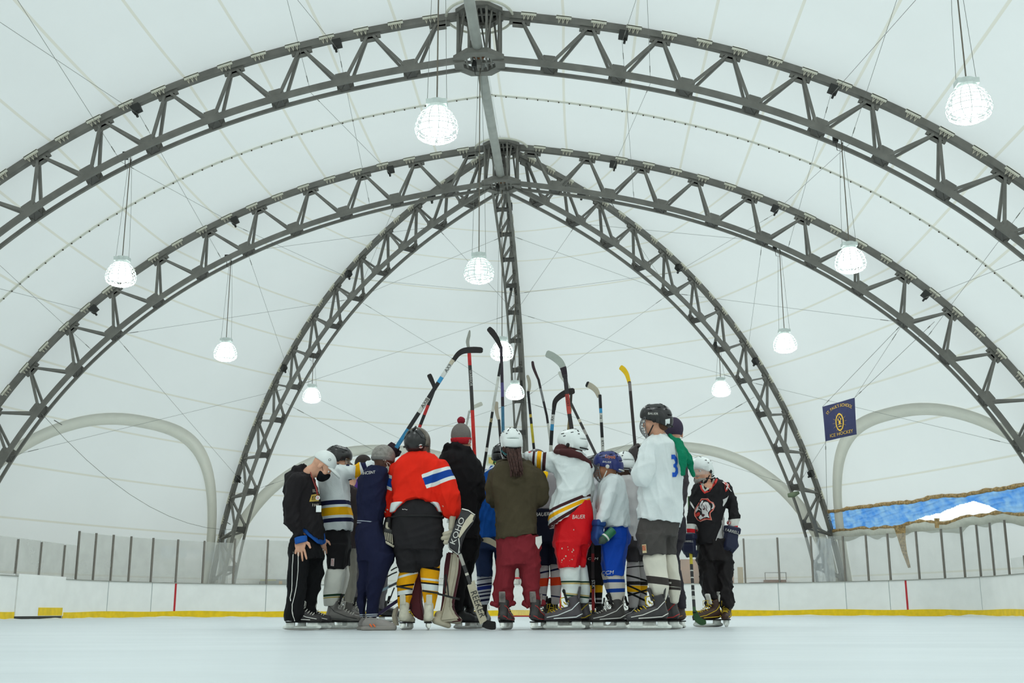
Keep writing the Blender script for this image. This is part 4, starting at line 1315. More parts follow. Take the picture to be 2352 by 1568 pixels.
def glove(p, name, wrist, d, u, m, mcuff=None, size=1., thumb=1, fist=True):
    """padded hockey glove: flared cuff, rolls over the back, thick curled fingers and thumb"""
    w = Vector(wrist); d = Vector(d).normalized(); u = Vector(u); u = (u - d * u.dot(d)).normalized(); l = d.cross(u) * thumb
    M = Matrix((l, d, u)).transposed(); z = size
    s = Sdf(.012)
    s.box(w + d * .03 * z, (.052 * z, .035 * z, .038 * z), .02, M)
    s.box(w + d * .085 * z + u * .008, (.055 * z, .04 * z, .034 * z), .018, M, .006)
    for i, o in enumerate((-.040, -.014, .013, .039)):
        b = w + d * .12 * z + l * o * z + u * .012 * z
        if fist:
            s.cap(b, b + (d * .6 - u * .7) * .05 * z, .0155 * z, .015 * z, k=.003)
            s.cap(b + (d * .6 - u * .7) * .05 * z, b + (d * .1 - u * 1.0) * .075 * z - d * .02 * z, .015 * z, .013 * z, k=.003)
        else:
            s.cap(b, b + (d - u * .3) * .05 * z, .0155 * z, .015 * z, k=.003)
            s.cap(b + (d - u * .3) * .05 * z, b + (d * .8 - u * .6) * .1 * z, .015 * z, .013 * z, k=.003)
    t = w + d * .05 * z + l * .05 * z - u * .01
    s.chain([t, t + (d * .8 + l * .5) * .045 * z - u * .01, t + (d * 1.2 - u * .6) * .06 * z + l * .02 * z], [.02 * z, .018 * z, .015 * z], k=.008)
    o = p.add(name, s, m, .007)
    c = Sdf(.01)
    c.box(w - d * .025 * z, (.062 * z, .03 * z, .048 * z), .022, M)
    p.add('glove_cuff', c, mcuff or m, .007, parent=o)
    return o

def helmet(p, m, yaw=None, face='none', sc=1.0, mvent=None, strap=M_STRAPB, wire=M_WIRE, vents=True, c=None, M=None, ear=True, name='helmet'):
    c = c or p.hc; M = M or p.hM; z = p.hs * sc
    L = lambda a, b, d: c + M @ (Vector((a, b, d)) * z)
    E = lambda s, q, r, k=.008, op='+': s.ell(L(*q), [v * z for v in r], M, k * z, op)
    s = Sdf(.008)
    E(s, (0, -.012, .045), (.100, .125, .102))
    E(s, (0, .035, .055), (.098, .092, .092), .006)          # front shell, a step proud
    E(s, (0, -.07, .0), (.085, .075, .075), .02)             # occipital bulge
    for sg in (-1, 1): s.box(L(sg * .088, -.018, -.012), (.012 * z, .036 * z, .05 * z), .01, M, .01)
    s.cut(L(0, 0, -.014), M @ Vector((0, .42, -1)), .006)
    for sg in (-1, 1): E(s, (sg * .1, .005, -.028), (.04, .02, .022), .01, '-')
    E(s, (0, .0, -.02), (.078, .1, .098), .006, '-')
    s.box(L(0, -.14, .035), (.06 * z, .03 * z, .004 * z), .003, M, .004, '-')
    for sg in (-1, 1): s.box(L(sg * .055, -.02, .145), (.006 * z, .09 * z, .02 * z), .004, M, .006, '-')
    o = p.add(name, s, m, .006)
    bv = bvh_of(o)
    if vents:
        mb = MB()
        for sg in (-1, 1):
            for (la, lo, w_, h_) in ((62, 160, .008, .03), (38, 155, .008, .026), (60, 25, .008, .028), (35, 120, .022, .006), (35, 60, .026, .007), (22, 75, .022, .006), (20, 150, .014, .007)):
                dr = M @ Vector((sg * math.sin(R(lo)) * math.cos(R(la)), math.cos(R(lo)) * math.cos(R(la)), math.sin(R(la)))).normalized()
                src = L(0, -.01, .04) + dr * .4
                h = bv.ray_cast(src, -dr)
                if h[0] is None: continue
                n = h[1] if h[1].dot(dr) > 0 else -h[1]
                upv = (M @ Vector((0, 0, 1)) - n * n.dot(M @ Vector((0, 0, 1)))).normalized(); sd = n.cross(upv)
                mb.box(h[0], w_ * z * 1.1, h_ * z, .006, Matrix((sd, upv, n)).transposed())
        mb.build('ventilation', mvent or M_BLACKM, o)
    mb = MB(); mb.tube([L(.1 * math.sin(R(a_)), -.012 - .128 * math.cos(R(a_)), -.052 + .10 * (1 - math.cos(R(a_))) * .42) for a_ in range(-42, 43, 7)], .006 * z, 6); mb.build('rear_strap', strap, o, True)
    # chin strap
    mb = MB()
    for sg in (-1, 1):
        mb.tube([L(sg * .088, .0, -.04), L(sg * .078, .03, -.085), L(sg * .04, .06, -.112), L(0, .07, -.118)], .006 * z, 6)
    mb.build('chin_strap', strap, o, True)
    if ear:
        for sg in (-1, 1):
            mb = MB(); mb.lathe([(.0001, -.004), (.016 * z, -.004), (.019 * z, .0), (.016 * z, .005), (.0001, .006)], L(sg * .099, -.012, -.005), M @ Matrix.Rotation(R(90 * sg), 3, 'Y'), 16)
            mb.build('ear_guard', strap, o, True)
    if face == 'cage':
        mb = MB()
        def cp(a, t):     # a: -1..1 across, t: 0 top .. 1 chin
            zz = .03 - .155 * t
            yy = .135 - .03 * (2 * t - .9) ** 2 * (1 if t < .45 else 1.2)
            q = a * R(68)
            return L(.098 * math.sin(q) * (1 - .25 * t * t), .03 + (yy - .03) * math.cos(q), zz)
        for i in range(11): mb.tube([cp(-1 + .2 * i, t / 10) for t in range(11)], .0022 * z, 5)
        for j in range(8): mb.tube([cp(-1 + .1 * i, j / 7) for i in range(21)], (.0022 if 0 < j < 7 else .0038) * z, 5)
        for sg in (-1, 1): mb.tube([cp(sg, t / 10) for t in range(11)], .004 * z, 5)
        mb.build('face_cage', wire, o)
    if face == 'visor':
        mb = MB(); A, B = [], []
        for i in range(25):
            q = R(-80 + 160 * i / 24)
            A.append(L(.108 * math.sin(q), .02 + .118 * math.cos(q), .045)); B.append(L(.106 * math.sin(q), .02 + .122 * math.cos(q), -.035))
        mb.ribbon(A, B, .003, lambda i: (A[i] - L(0, 0, .04)).normalized())
        mb.build('visor', M_VISOR, o, True)
    p.hel = o
    return o

def skate(p, heel, yaw, m, lace=M_LACE_W, L_=.295, trim=None, sc=1., holder=None, cuffm=None, lean=0., accent=None, name='skate', dy=0., lift=0.):
    """ice skate standing on its blade: heel = (px, py) of the blade's heel end on the ice"""
    g = p.P(heel[0], heel[1], dy); g.z = .014 + lift
    d = Vector((math.sin(R(yaw)), math.cos(R(yaw)), 0)); l = Vector((d.y, -d.x, 0)); u = Vector((0, 0, 1))
    M = Matrix((l, d, u)).transposed(); z = sc
    Q = lambda a, b, c_: g + M @ (Vector((a, b, c_)) * z)
    s = Sdf(.02)
    s.cap(Q(0, .035, .105), Q(0, .20, .092), .036 * z, .036 * z)
    s.cap(Q(0, .20, .088), Q(0, .255, .083), .036 * z, .031 * z, k=.02)
    s.cap(Q(0, .045, .12), Q(0, .065, .225), .040 * z, .043 * z)
    s.cap(Q(0, .09, .12), Q(0, .16, .115), .042 * z, .034 * z)
    s.cut(Q(0, 0, .062), (0, 0, -1), .004); s.cut(Q(0, .05, .235), M @ Vector((0, .25, 1)), .006)
    E = s.ell(Q(0, .075, .262), (.030 * z, .032 * z, .05 * z), M, .004, '-')
    boot = p.add(name, s, m, .007)
    # tongue, tendon guard
    t = Sdf(.012); t.box(Q(0, .115, .235), (.031 * z, .009 * z, .045 * z), .008, orient(yaw, -14)); t.cap(Q(-.014, .128, .268), Q(.014, .128, .268), .013 * z, .013 * z)
    p.add('tongue', t, cuffm or M_BLACKM, .007, parent=boot)
    t = Sdf(.01); t.box(Q(0, .018, .255), (.028 * z, .007 * z, .045 * z), .006, orient(yaw, 8)); p.add('tendon_guard', t, cuffm or m, .006, parent=boot)
    # sole, holder with two towers, runner
    mb = MB()
    sole = [(.005, .024), (.03, .030), (.1, .027), (.16, .031), (.22, .033), (.26, .028), (.278, .014)]
    A = [Q(w_, b, .058) for b, w_ in sole]; B = [Q(-w_, b, .058) for b, w_ in sole]
    mb.ribbon(A, B, .009 * z, lambda i: u); mb.build('sole', M_BLACKM, boot)
    h = Sdf(.01)
    h.box(Q(0, .04, .045), (.018 * z, .034 * z, .02 * z), .006, M); h.box(Q(0, .215, .045), (.018 * z, .042 * z, .02 * z), .006, M)
    h.box(Q(0, .13, .022), (.0075 * z, .15 * z, .009 * z), .004, M)
    h.cap(Q(0, .02, .04), Q(0, -.012, .022), .01 * z, .007 * z); h.cap(Q(0, .25, .04), Q(0, .278, .026), .009 * z, .007 * z)
    h.cut(Q(0, 0, .060), (0, 0, 1))
    p.add('blade_holder', h, holder or M_HOLDER, .0055, parent=boot)
    mb = MB(); n = 14
    A = [Q(.0022, -.02 + .30 * i / n, .001 + .012 * (abs(2 * i / n - 1) ** 6)) for i in range(n + 1)]
    B = [Q(.0022, -.02 + .30 * i / n, .018) for i in range(n + 1)]
    mb.ribbon(A, B, .0044, lambda i: -l); mb.build('blade', M_BLADE, boot)
    # laces
    mb = MB()
    for i in range(8):
        f = i / 7; b = .105 + .11 * (1 - f); hh = .128 + .085 * f if f > .35 else .126 + .03 * f / .35
        b = .215 - .115 * min(1, f * 1.15); hh = .118 + .105 * f ** 1.6
        mb.tube([Q(-.028, b - .012, hh - .006), Q(-.012, b + .006, hh + .012), Q(.012, b + .012, hh + .014), Q(.028, b, hh - .004)], .0032 * z, 5)
    mb.tube([Q(-.006, .12, .225), Q(-.03, .15, .215), Q(-.036, .145, .17)], .003 * z, 5); mb.tube([Q(.006, .12, .225), Q(.03, .155, .22), Q(.034, .15, .18)], .003 * z, 5)
    mb.build('lace', lace, boot, True)
    if trim:
        bv = bvh_of(boot); mb = MB()
        for sg in (-1, 1):
            for pts in (((.02, .19), (.07, .14), (.17, .10), (.25, .085)), ((.0, .11), (.04, .088), (.12, .082), (.2, .078))):
                q = [Q(0, b, c_) for b, c_ in pts]; q2 = []
                for a, b in zip(q, q[1:]): q2 += [a.lerp(b, i / 4) for i in range(4)]
                q2.append(q[-1]); out = []
                for v in q2:
                    hh = bv.ray_cast(v + l * sg * .2, -l * sg)
                    if hh[0] is not None: out.append(hh[0] + l * sg * .001)
                if len(out) > 2: mb.tube(out, .0035 * z, 4)
        mb.build('trim_stripe', trim, boot)
    return boot
# ================================================================ the people (pixel outlines are turned into metres at each person's own distance)
def st(p, x, y, ang, hw, reach, rgb, dy=0.):
    a = R(ang)
    return (p.P(x, y, dy), (math.sin(a), 0, -math.cos(a)), hw / p.k, reach / p.k, srgb(*rgb))

def garment(p, name, m, torso=None, limbs=(), n=2.5, wr=(.007, (0, 0, 1), 14, 1), cuts=(), hollow=None, h=.011, k=.02, tcuts=(), body=True, shrink=.045, extra=None, parent=None):
    s = Sdf(k)
    if torso:
        s.stack(p.rows(torso), n)
        for c in tcuts: s.cut(p.P(*c[0]), c[1])
        if body: p.body.stack(p.rows([r for r in torso], -shrink), n)
    for l in limbs:
        if l[0] == 'rows':
            s.stack(p.rows(l[1]), l[2] if len(l) > 2 else 2.3)
            if body: p.body.stack(p.rows(l[1], -shrink), 2.2)
        else:
            pts, rs = l[0], l[1]; fy = l[2] if len(l) > 2 else 1.
            p.chain(s, pts, rs, fy)
            if body: p.body.chain([p.P(*q) for q in pts], [max(.022, r / p.k - shrink) for r in rs], 1.)
    if extra: extra(s)
    for c in cuts: s.cut(p.P(*c[0]), c[1])
    if hollow: s.hollow(p.P(*hollow[0]), hollow[1])
    return p.add(name, s, m, h, wr, parent)
DOWN = (0, 0, -1)
NAVY, YEL, WHT, BLU, BRN = (28, 30, 62), (232, 170, 12), (214, 220, 220), (20, 66, 150), (66, 36, 38)

# ---- A: coach in black hoodie and white cap, head bowed
A = Person(10.2, (697, 1440), 'person in black hoodie and white cap bowing at the left end, hands at sides')
m = cloth('black_hoodie', (34, 31, 33))
A.head(740, 1071, 0, 82, -42, 0, 1.0)
A.neck((706, 1092, 0), (731, 1068, 0), 13, 13)
A.chain(A.body, [(700, 1095, 0), (712, 1084, 0)], [16, 14])
hood = lambda s: (A.chain(s, [(668, 1092, 0), (680, 1079, -.06), (697, 1070, 0)], [11, 10, 9]), A.chain(s, [(668, 1092, 0), (680, 1082, .07), (700, 1075, .06)], [10, 9, 8]), A.chain(s, [(664, 1094, 0), (690, 1088, 0)], [12, 16], 1.3))
TA = [(1086, 668, 714, .13), (1098, 658, 722, .17), (1112, 654, 727, .18), (1130, 652, 731, .17), (1150, 654, 734, .16), (1175, 658, 737, .165), (1200, 662, 740, .175), (1220, 664, 742, .18), (1240, 666, 742, .18)]
hz = garment(A, 'hoodie', m, TA, [([(682, 1108, -.15), (668, 1155, -.19), (671, 1195, -.2), (686, 1226, -.19)], [23, 19, 18, 12]), ([(705, 1110, .15), (722, 1160, .2), (736, 1222, .12)], [18, 15, 11])],
             wr=(.009, (.2, 0, 1), 16, 11), extra=hood, tcuts=[((693, 1203, 0), (-.64, 0, -.77))], shrink=.06)
garment(A, 'undershirt', cloth('royal_blue_shirt', (36, 88, 166)), [(1195, 670, 730, .12), (1215, 669, 736, .155), (1252, 670, 740, .16)], cuts=[((693, 1213, 0), (-.64, 0, -.77))], wr=None, shrink=.06)
s = Sdf(.006); A.chain(s, [(690, 1226, -.19), (692, 1246, -.19)], [14.5, 14]); s.cut(A.P(690, 1232, -.19), (-.2, 0, 1)); s.cut(A.P(692, 1247, -.19), (.25, 0, -1)); A.add('shirt_cuff', s, cloth('royal_blue_shirt', (36, 88, 166)), .007)
s = Sdf(.006); A.chain(s, [(737, 1226, .12), (741, 1243, .12)], [9, 8]); A.add('shirt_cuff', s, cloth('royal_blue_shirt', (36, 88, 166)), .007)
hand(A, A.body, A.P(690, 1236, -.19), (.02, 0, -1), (0, -1, 0), 1.18, .28, .12, -1)
hand(A, A.body, A.P(740, 1236, .12), (.1, 0, -1), (.3, -1, 0), .9, .1, .3, -1)
pm = cloth('black_track_trousers', (22, 22, 24))
garment(A, 'trousers', pm, [(1212, 676, 728, .10), (1232, 670, 733, .12), (1252, 662, 738, .145), (1268, 661, 742, .16), (1285, 662, 744, .16)],
        [('rows', [(1270, 661, 712, .12, -.08), (1310, 661, 708, .11, -.1), (1350, 660, 703, .10, -.1), (1385, 659, 700, .10, -.1), (1402, 654, 700, .11, -.1), (1412, 652, 702, .11, -.1), (1427, 653, 690, .10, -.1)]),
         ('rows', [(1270, 690, 744, .12, .08), (1320, 690, 744, .11, .1), (1350, 688, 738, .1, .1), (1375, 684, 730, .1, .1), (1392, 684, 725, .1, .1), (1410, 684, 728, .1, .1), (1416, 684, 726, .1, .1)])], wr=(.012, (0, 0, 1), 14, 5))
A.finish(.005)
bv = bvh_of(*[o for l in A.parts.values() for o in l])
px_line('piping', [(674, 1268), (672, 1300), (671, 1340), (670, 1356), (667, 1372), (668, 1380)], 1.6, M_STRAPW, A.root, bv)
px_line('piping', [(685, 1268), (684, 1310), (681, 1345), (676, 1370), (671, 1388), (671, 1402), (673, 1414), (677, 1426)], 1.6, M_STRAPW, A.root, bv)
mg = mat('gold_chest_print', srgb(196, 164, 74), .7); mw = mat('white_chest_print', srgb(200, 190, 176), .7)
decal_text('chest_print', 'BLN', 724, 1127, 10, -4, mw, A.root, bv, sq=.8)
px_poly('chest_print', [(715, 1136), (735, 1133), (731, 1151), (710, 1152)], mg, A.root, bv, .005)
decal_text('chest_letters', 'EM', 722, 1144, 13, -4, M_BLACKM, A.root, bv, .3, .8, .007)
decal_text('chest_print', '1845', 724, 1160, 9, 2, mw, A.root, bv, .1, .9)
# lanyard, badge and card
mb = MB(); mb.tube([A.P(713, 1084, -.07), A.P(718, 1100, -.11), A.P(726, 1122, -.15), A.P(729, 1138, -.17)], .004, 6); mb.tube([A.P(722, 1098, .0), A.P(727, 1118, -.08), A.P(730, 1138, -.17)], .004, 6)
ln = mb.build('lanyard', mat('lanyard_red', srgb(150, 52, 48), .7), A.root, True)
c = A.P(730, 1143, -.19); mb = MB(); mb.lathe([(.0001, -.003), (.019, -.003), (.019, .003), (.0001, .003)], c, Matrix.Rotation(R(90), 3, 'X'), 20); mb.build('badge', M_WHITEP, ln)
mb = MB(); mb.lathe([(.006, 0), (.011, 0)], c + Vector((0, -.004, 0)), Matrix.Rotation(R(90), 3, 'X'), 16, caps=False); mb.build('badge_ring', mat('badge_red', srgb(180, 70, 70), .6), ln)
mb = MB(); mb.box(A.P(732, 1168, -.19), .047, .002, .058); mb.build('card', M_WHITEP, ln)
# face mask and cap
L, M_, z = A.L, A.hM, 1
s = Sdf(.015); s.ell(L(0, .048, -.058), (.066, .066, .062), M_); s.ell(L(0, .1, -.035), (.02, .022, .034), M_); s.cut(L(0, .0, 0), M_ @ Vector((0, -1, -.35))); s.cut(L(0, .08, -.008), M_ @ Vector((0, -.3, 1)))
A.add('face_mask', s, cloth('black_mask', (20, 22, 26)), .006)
mb = MB()
for sg in (-1, 1): mb.tube([L(sg * .05, .06, -.04), L(sg * .077, .02, -.01), L(sg * .082, -.02, .01)], .0018, 4)
mb.build('mask_strap', M_BLACKM, A.root)
s = Sdf(.01); s.ell(L(0, -.012, .045), (.088, .112, .105), M_); s.cut(L(0, 0, .028), M_ @ Vector((0, .12, -1)), .004)
cap_ = A.add('cap', s, mat('white_cap', srgb(222, 226, 224), .8, bump=.2), .006)
s = Sdf(.006); s.ell(L(0, .10, .026), (.07, .095, .03), M_); s.ell(L(0, .10, .004), (.09, .12, .028), M_, .004, '-'); s.cut(L(0, .05, 0), M_ @ Vector((0, -1, 0))); A.add('cap_bill', s, mat('white_cap', None), .006, parent=cap_)
bv = bvh_of(cap_); decal_text('cap_badge', 'O', 757, 1056, 8, 0, M_DARK, cap_, bv)
skate(A, (655, 1447), 88, mat('skate_black_white', srgb(46, 42, 42), .5), M_LACE_W, trim=M_STRAPW, sc=1.12, dy=-.08)
skate(A, (682, 1447), 84, mat('skate_black_white', None), M_LACE_W, trim=M_STRAPW, sc=1.08, dy=.12)

# ---- B: white jersey with navy and yellow bands, one arm stretched right
B = Person(10.55, (775, 1440), 'person in white jersey with navy and yellow stripes, black helmet, arm stretched right')
B.head(776, 1058, 0, 70, -14, 0, .98)
B.neck((765, 1085, 0), (774, 1070, 0), 13, 12)
sl = [(y, a) for y, a in ()]
arm = [(770, 1084, -.05), (803, 1085, -.05), (835, 1077, .02), (868, 1064, .1), (888, 1052, .15)]
m = cloth('white_navy_jersey', WHT, [
    st(B, 775, 1157, 4, 5, 70, NAVY), st(B, 775, 1177, 4, 9, 70, YEL), st(B, 775, 1197, 4, 4.5, 70, NAVY),
    st(B, 804, 1085, -80, 4, 24, NAVY), st(B, 823, 1082, -80, 7, 24, YEL), st(B, 839, 1074, -66, 5, 24, NAVY)])
TB = [(1068, 752, 788, .12), (1080, 738, 800, .17), (1100, 731, 803, .18), (1130, 733, 801, .18), (1155, 736, 804, .18), (1185, 737, 810, .18), (1210, 738, 811, .18), (1223, 740, 808, .18)]
garment(B, 'jersey', m, TB, [(arm, [20, 19.5, 17.5, 16, 12]), ([(745, 1095, .1), (752, 1150, .2), (770, 1185, .25)], [18, 15, 12])], wr=(.010, (.3, 0, 1), 13, 21), k=.01, hollow=((775, 1223, 0), DOWN), cuts=[((775, 1221, 0), (.03, 0, -1))])
glove(B, 'glove', B.P(888, 1052, .15), (.5, .1, .9), (0, -1, .1), cloth('black_glove', (40, 26, 34)), mat('red_cuff', srgb(200, 56, 62), .6), 1.0, 1)
garment(B, 'hockey_pants', cloth('black_hockey_pants', (32, 31, 33)), [(1200, 752, 798, .12), (1216, 746, 804, .145), (1240, 744, 806, .165), (1262, 748, 803, .17)],
        [('rows', [(1250, 746, 800, .12, -.07), (1280, 751, 798, .11, -.08), (1309, 753, 793, .11, -.08)], 3), ('rows', [(1250, 765, 806, .11, .1), (1300, 770, 804, .1, .12)], 3)], wr=(.006, (0, 0, 1), 12, 22), cuts=[((770, 1309, 0), (-.05, 0, -1))])
ms = cloth('cream_sock', (224, 222, 212), [st(B, 765, 1367, 4, 2.3, 40, (36, 66, 44)), st(B, 765, 1372, 4, 1.2, 40, (190, 168, 90))], na=.1)
garment(B, 'sock', ms, None, [('rows', [(1296, 754, 794, .08, -.08), (1312, 749, 794, .095, -.09), (1330, 746, 791, .09, -.08), (1360, 742, 786, .085, -.06), (1380, 742, 777, .07, -.05), (1392, 744, 774, .06, -.04)])], wr=(.004, (0, 0, 1), 12, 2))
garment(B, 'sock', ms, None, [('rows', [(1296, 772, 800, .08, .12), (1318, 772, 803, .09, .12), (1350, 768, 796, .08, .12), (1378, 768, 788, .06, .12), (1392, 770, 786, .06, .12)])], wr=(.004, (0, 0, 1), 12, 4))
B.finish()
helmet(B, M_BLACKP, face='cage', wire=mat('cage_bronze', srgb(150, 138, 128), .4, .4))
bv = bvh_of(*B.parts['hockey_pants'])
px_poly('leg_tag', [(761, 1282), (768.5, 1282), (767, 1300), (760, 1299)], mat('tag_white', srgb(205, 190, 186), .7), B.root, bv)
decal_text('tag_text', 'CCM', 764.5, 1291, 6, -86, mat('tag_red', srgb(176, 72, 56), .7), B.root, bv, off=.007)
sk = mat('skate_silver_black', srgb(120, 116, 112), .45, .2)
skate(B, (747, 1446), 78, sk, M_LACE_W, trim=M_BLACKP, sc=1.12, dy=-.06)
skate(B, (783, 1445), 70, sk, M_LACE_W, trim=M_BLACKP, sc=1.05, dy=.2)

# ---- P, Q: two partly hidden people further back on the left
P_ = Person(11.5, (805, 1430), 'person in black quilted jacket and grey trousers standing behind the navy striped jersey')
P_.head(800, 1092, .1, 60, 0, 0, .9, face=False)
P_.neck((803, 1118, .08), (801, 1100, .1), 11, 10)
garment(P_, 'jacket', cloth('black_jacket', (50, 43, 44)), [(1114, 796, 812, .1), (1122, 796, 820, .14), (1150, 797, 825, .15), (1200, 798, 828, .15), (1240, 799, 828, .15), (1262, 799, 822, .15)], [([(818, 1130, -.1), (824, 1170, -.12), (824, 1220, -.1)], [9, 8, 7])], wr=(.008, (0, 0, 1), 20, 6))
garment(P_, 'trousers', cloth('grey_trousers', (126, 122, 112)), [(1235, 780, 822, .13), (1262, 776, 822, .13)], [('rows', [(1255, 778, 802, .09), (1330, 782, 802, .08), (1388, 784, 804, .08)]), ('rows', [(1255, 798, 822, .09), (1300, 800, 821, .08), (1350, 800, 818, .08), (1392, 796, 812, .08)])], wr=(.006, (0, 0, 1), 14, 8))
P_.finish()
s = Sdf(.02); s.ell(P_.L(0, -.03, .05), (.088, .1, .1), P_.hM); P_.add('hair', s, mat('dark_hair', srgb(48, 38, 34), .85, bump=.8, bump_scale=140), .008)
skate(P_, (795, 1442), 70, sk, M_LACE_W, sc=.95)
skate(P_, (772, 1442), 60, sk, M_LACE_W, sc=.95)
Q_ = Person(11.9, (835, 1430), 'person in purple hoodie and dark grey trousers mostly hidden behind the navy sweatsuit')
Q_.head(838, 1075, .1, 30, 0, 0, .9, face=False)
Q_.neck((836, 1104, .08), (838, 1086, .1), 11, 10)
garment(Q_, 'hoodie', cloth('purple_hoodie', (92, 62, 142)), [(1094, 826, 856, .1), (1102, 815, 862, .14), (1125, 812, 864, .15), (1200, 816, 862, .15), (1240, 816, 862, .15)], [([(820, 1108, -.05), (818, 1150, -.08), (824, 1190, -.1)], [9, 8, 7])], wr=(.006, (0, 0, 1), 14, 9))
garment(Q_, 'trousers', cloth('dark_grey_trousers', (98, 94, 96)), [(1232, 814, 890, .13), (1262, 812, 892, .13)], [('rows', [(1250, 812, 838, .09), (1330, 812, 834, .08), (1385, 808, 826, .08), (1400, 810, 826, .08)]), ('rows', [(1250, 862, 893, .09), (1310, 868, 893, .08), (1350, 866, 890, .08), (1398, 864, 884, .08)])], wr=(.006, (0, 0, 1), 14, 10))
Q_.finish()
s = Sdf(.02); s.ell(Q_.L(0, -.03, .05), (.088, .1, .1), Q_.hM); Q_.add('hair', s, mat('dark_hair', None), .008)
skate(Q_, (808, 1441), 40, M_BLACKP, M_LACE_W, sc=.95)
skate(Q_, (868, 1441), 62, M_BLACKP, M_LACE_W, sc=.95, lift=.05)

# ---- C: navy sweatsuit, grey beanie, sneakers
C = Person(10.1, (860, 1446), 'person in navy hoodie and sweatpants with grey knit beanie and grey sneakers', SKIN_D)
C.head(880, 1060, 0, 55, -18, 0, 1.0)
C.neck((862, 1088, 0), (876, 1070, 0), 14, 13)
hoodC = lambda s: (C.chain(s, [(842, 1082, -.04), (858, 1074, -.1), (880, 1080, -.1), (889, 1092, -.04)], [9, 9, 8, 7]), C.chain(s, [(842, 1082, .04), (866, 1072, .08), (888, 1090, 0)], [9, 9, 7]), C.chain(s, [(838, 1092, -.08), (856, 1100, -.12)], [12, 10]))
TC = [(1074, 842, 884, .13), (1086, 832, 892, .17), (1100, 826, 893, .18), (1125, 821, 892, .18), (1150, 820, 889, .17), (1175, 822, 885, .16), (1190, 824, 881, .155), (1206, 822, 878, .15)]
garment(C, 'hoodie', cloth('navy_hoodie', (27, 30, 56), [st(C, 840, 1197, -6, .9, 24, (170, 175, 185), -.1), st(C, 840, 1201.5, -6, .9, 24, (170, 175, 185), -.1)]), TC, [([(836, 1100, -.02), (828, 1140, -.05), (836, 1180, .05)], [16, 12, 10]), ([(882, 1102, .08), (890, 1140, .12), (896, 1180, .12), (898, 1205, .05)], [14, 12, 11, 9])], wr=(.009, (.3, 0, 1), 15, 31), extra=hoodC)
garment(C, 'sweatpants', cloth('navy_sweatpants', (24, 27, 52), [st(C, 840, 1411, 2, .9, 50, (190, 195, 200)), st(C, 840, 1415, 2, .9, 50, (190, 195, 200))]), [(1198, 824, 878, .145), (1215, 818, 884, .17), (1240, 816, 897, .18), (1262, 818, 906, .18), (1275, 820, 907, .18), (1290, 822, 902, .17)],
        [('rows', [(1270, 820, 868, .12, -.0), (1300, 823, 862, .11, .0), (1330, 823, 850, .09), (1360, 820, 845, .085), (1385, 822, 842, .07), (1419, 825, 841, .055)]),
         ('rows', [(1270, 846, 908, .13, -.06), (1290, 843, 903, .13, -.07), (1320, 844, 890, .11, -.08), (1350, 841, 880, .09, -.08), (1385, 840, 873, .075, -.08), (1419, 840, 866, .06, -.08)])], wr=(.009, (.2, 0, 1), 14, 32))
hand(C, C.body, C.P(898, 1208, .05), (.3, 0, -1), (0, -1, 0), .95, .1, .5, 1)
C.finish()
L, M_ = C.L, C.hM
s = Sdf(.015); s.ell(L(0, -.014, .045), (.093, .112, .108), M_); s.cut(L(0, 0, .012), M_ @ Vector((0, .25, -1)), .006)
be = C.add('beanie', s, mat('grey_knit', srgb(142, 138, 132), .9, noise_amt=.28, noise_scale=38, bump=.8, bump_scale=120), .007)
s = Sdf(.01); s.ell(L(0, -.014, .03), (.096, .115, .085), M_); s.cut(L(0, 0, .036), M_ @ Vector((0, -.25, 1))); s.cut(L(0, 0, .004), M_ @ Vector((0, .25, -1)), .004)
C.add('beanie_fold', s, mat('grey_knit_fold', srgb(120, 117, 114), .9, bump=.8, bump_scale=120), .007, parent=be)
s = Sdf(.015); s.ell(L(0, .048, -.058), (.066, .066, .062), M_); s.ell(L(0, .1, -.035), (.02, .022, .034), M_); s.cut(L(0, .0, 0), M_ @ Vector((0, -1, -.35))); s.cut(L(0, .08, -.008), M_ @ Vector((0, -.3, 1)))
C.add('face_mask', s, cloth('white_mask', (196, 210, 196)), .006)
mb = MB()
mb.tube([L(.05, .075, -.03), L(.084, .03, -.015), L(.07, -.06, .0), L(0, -.105, .006), L(-.07, -.06, .0), L(-.084, .03, -.015)], .003, 5)
mb.tube([L(.05, .06, -.08), L(.078, .02, -.04), L(.084, -.02, .0), L(.05, -.09, .012), L(-.05, -.09, .012), L(-.084, -.02, 0), L(-.05, .06, -.08)], .003, 5)
mb.build('mask_strap', M_STRAPW, C.root)
bv = bvh_of(*C.parts['hoodie']); decal_text('hood_lettering', 'VINCENT', 845, 1086, 9, -6, M_STRAPW, C.root, bv, .2, .9)
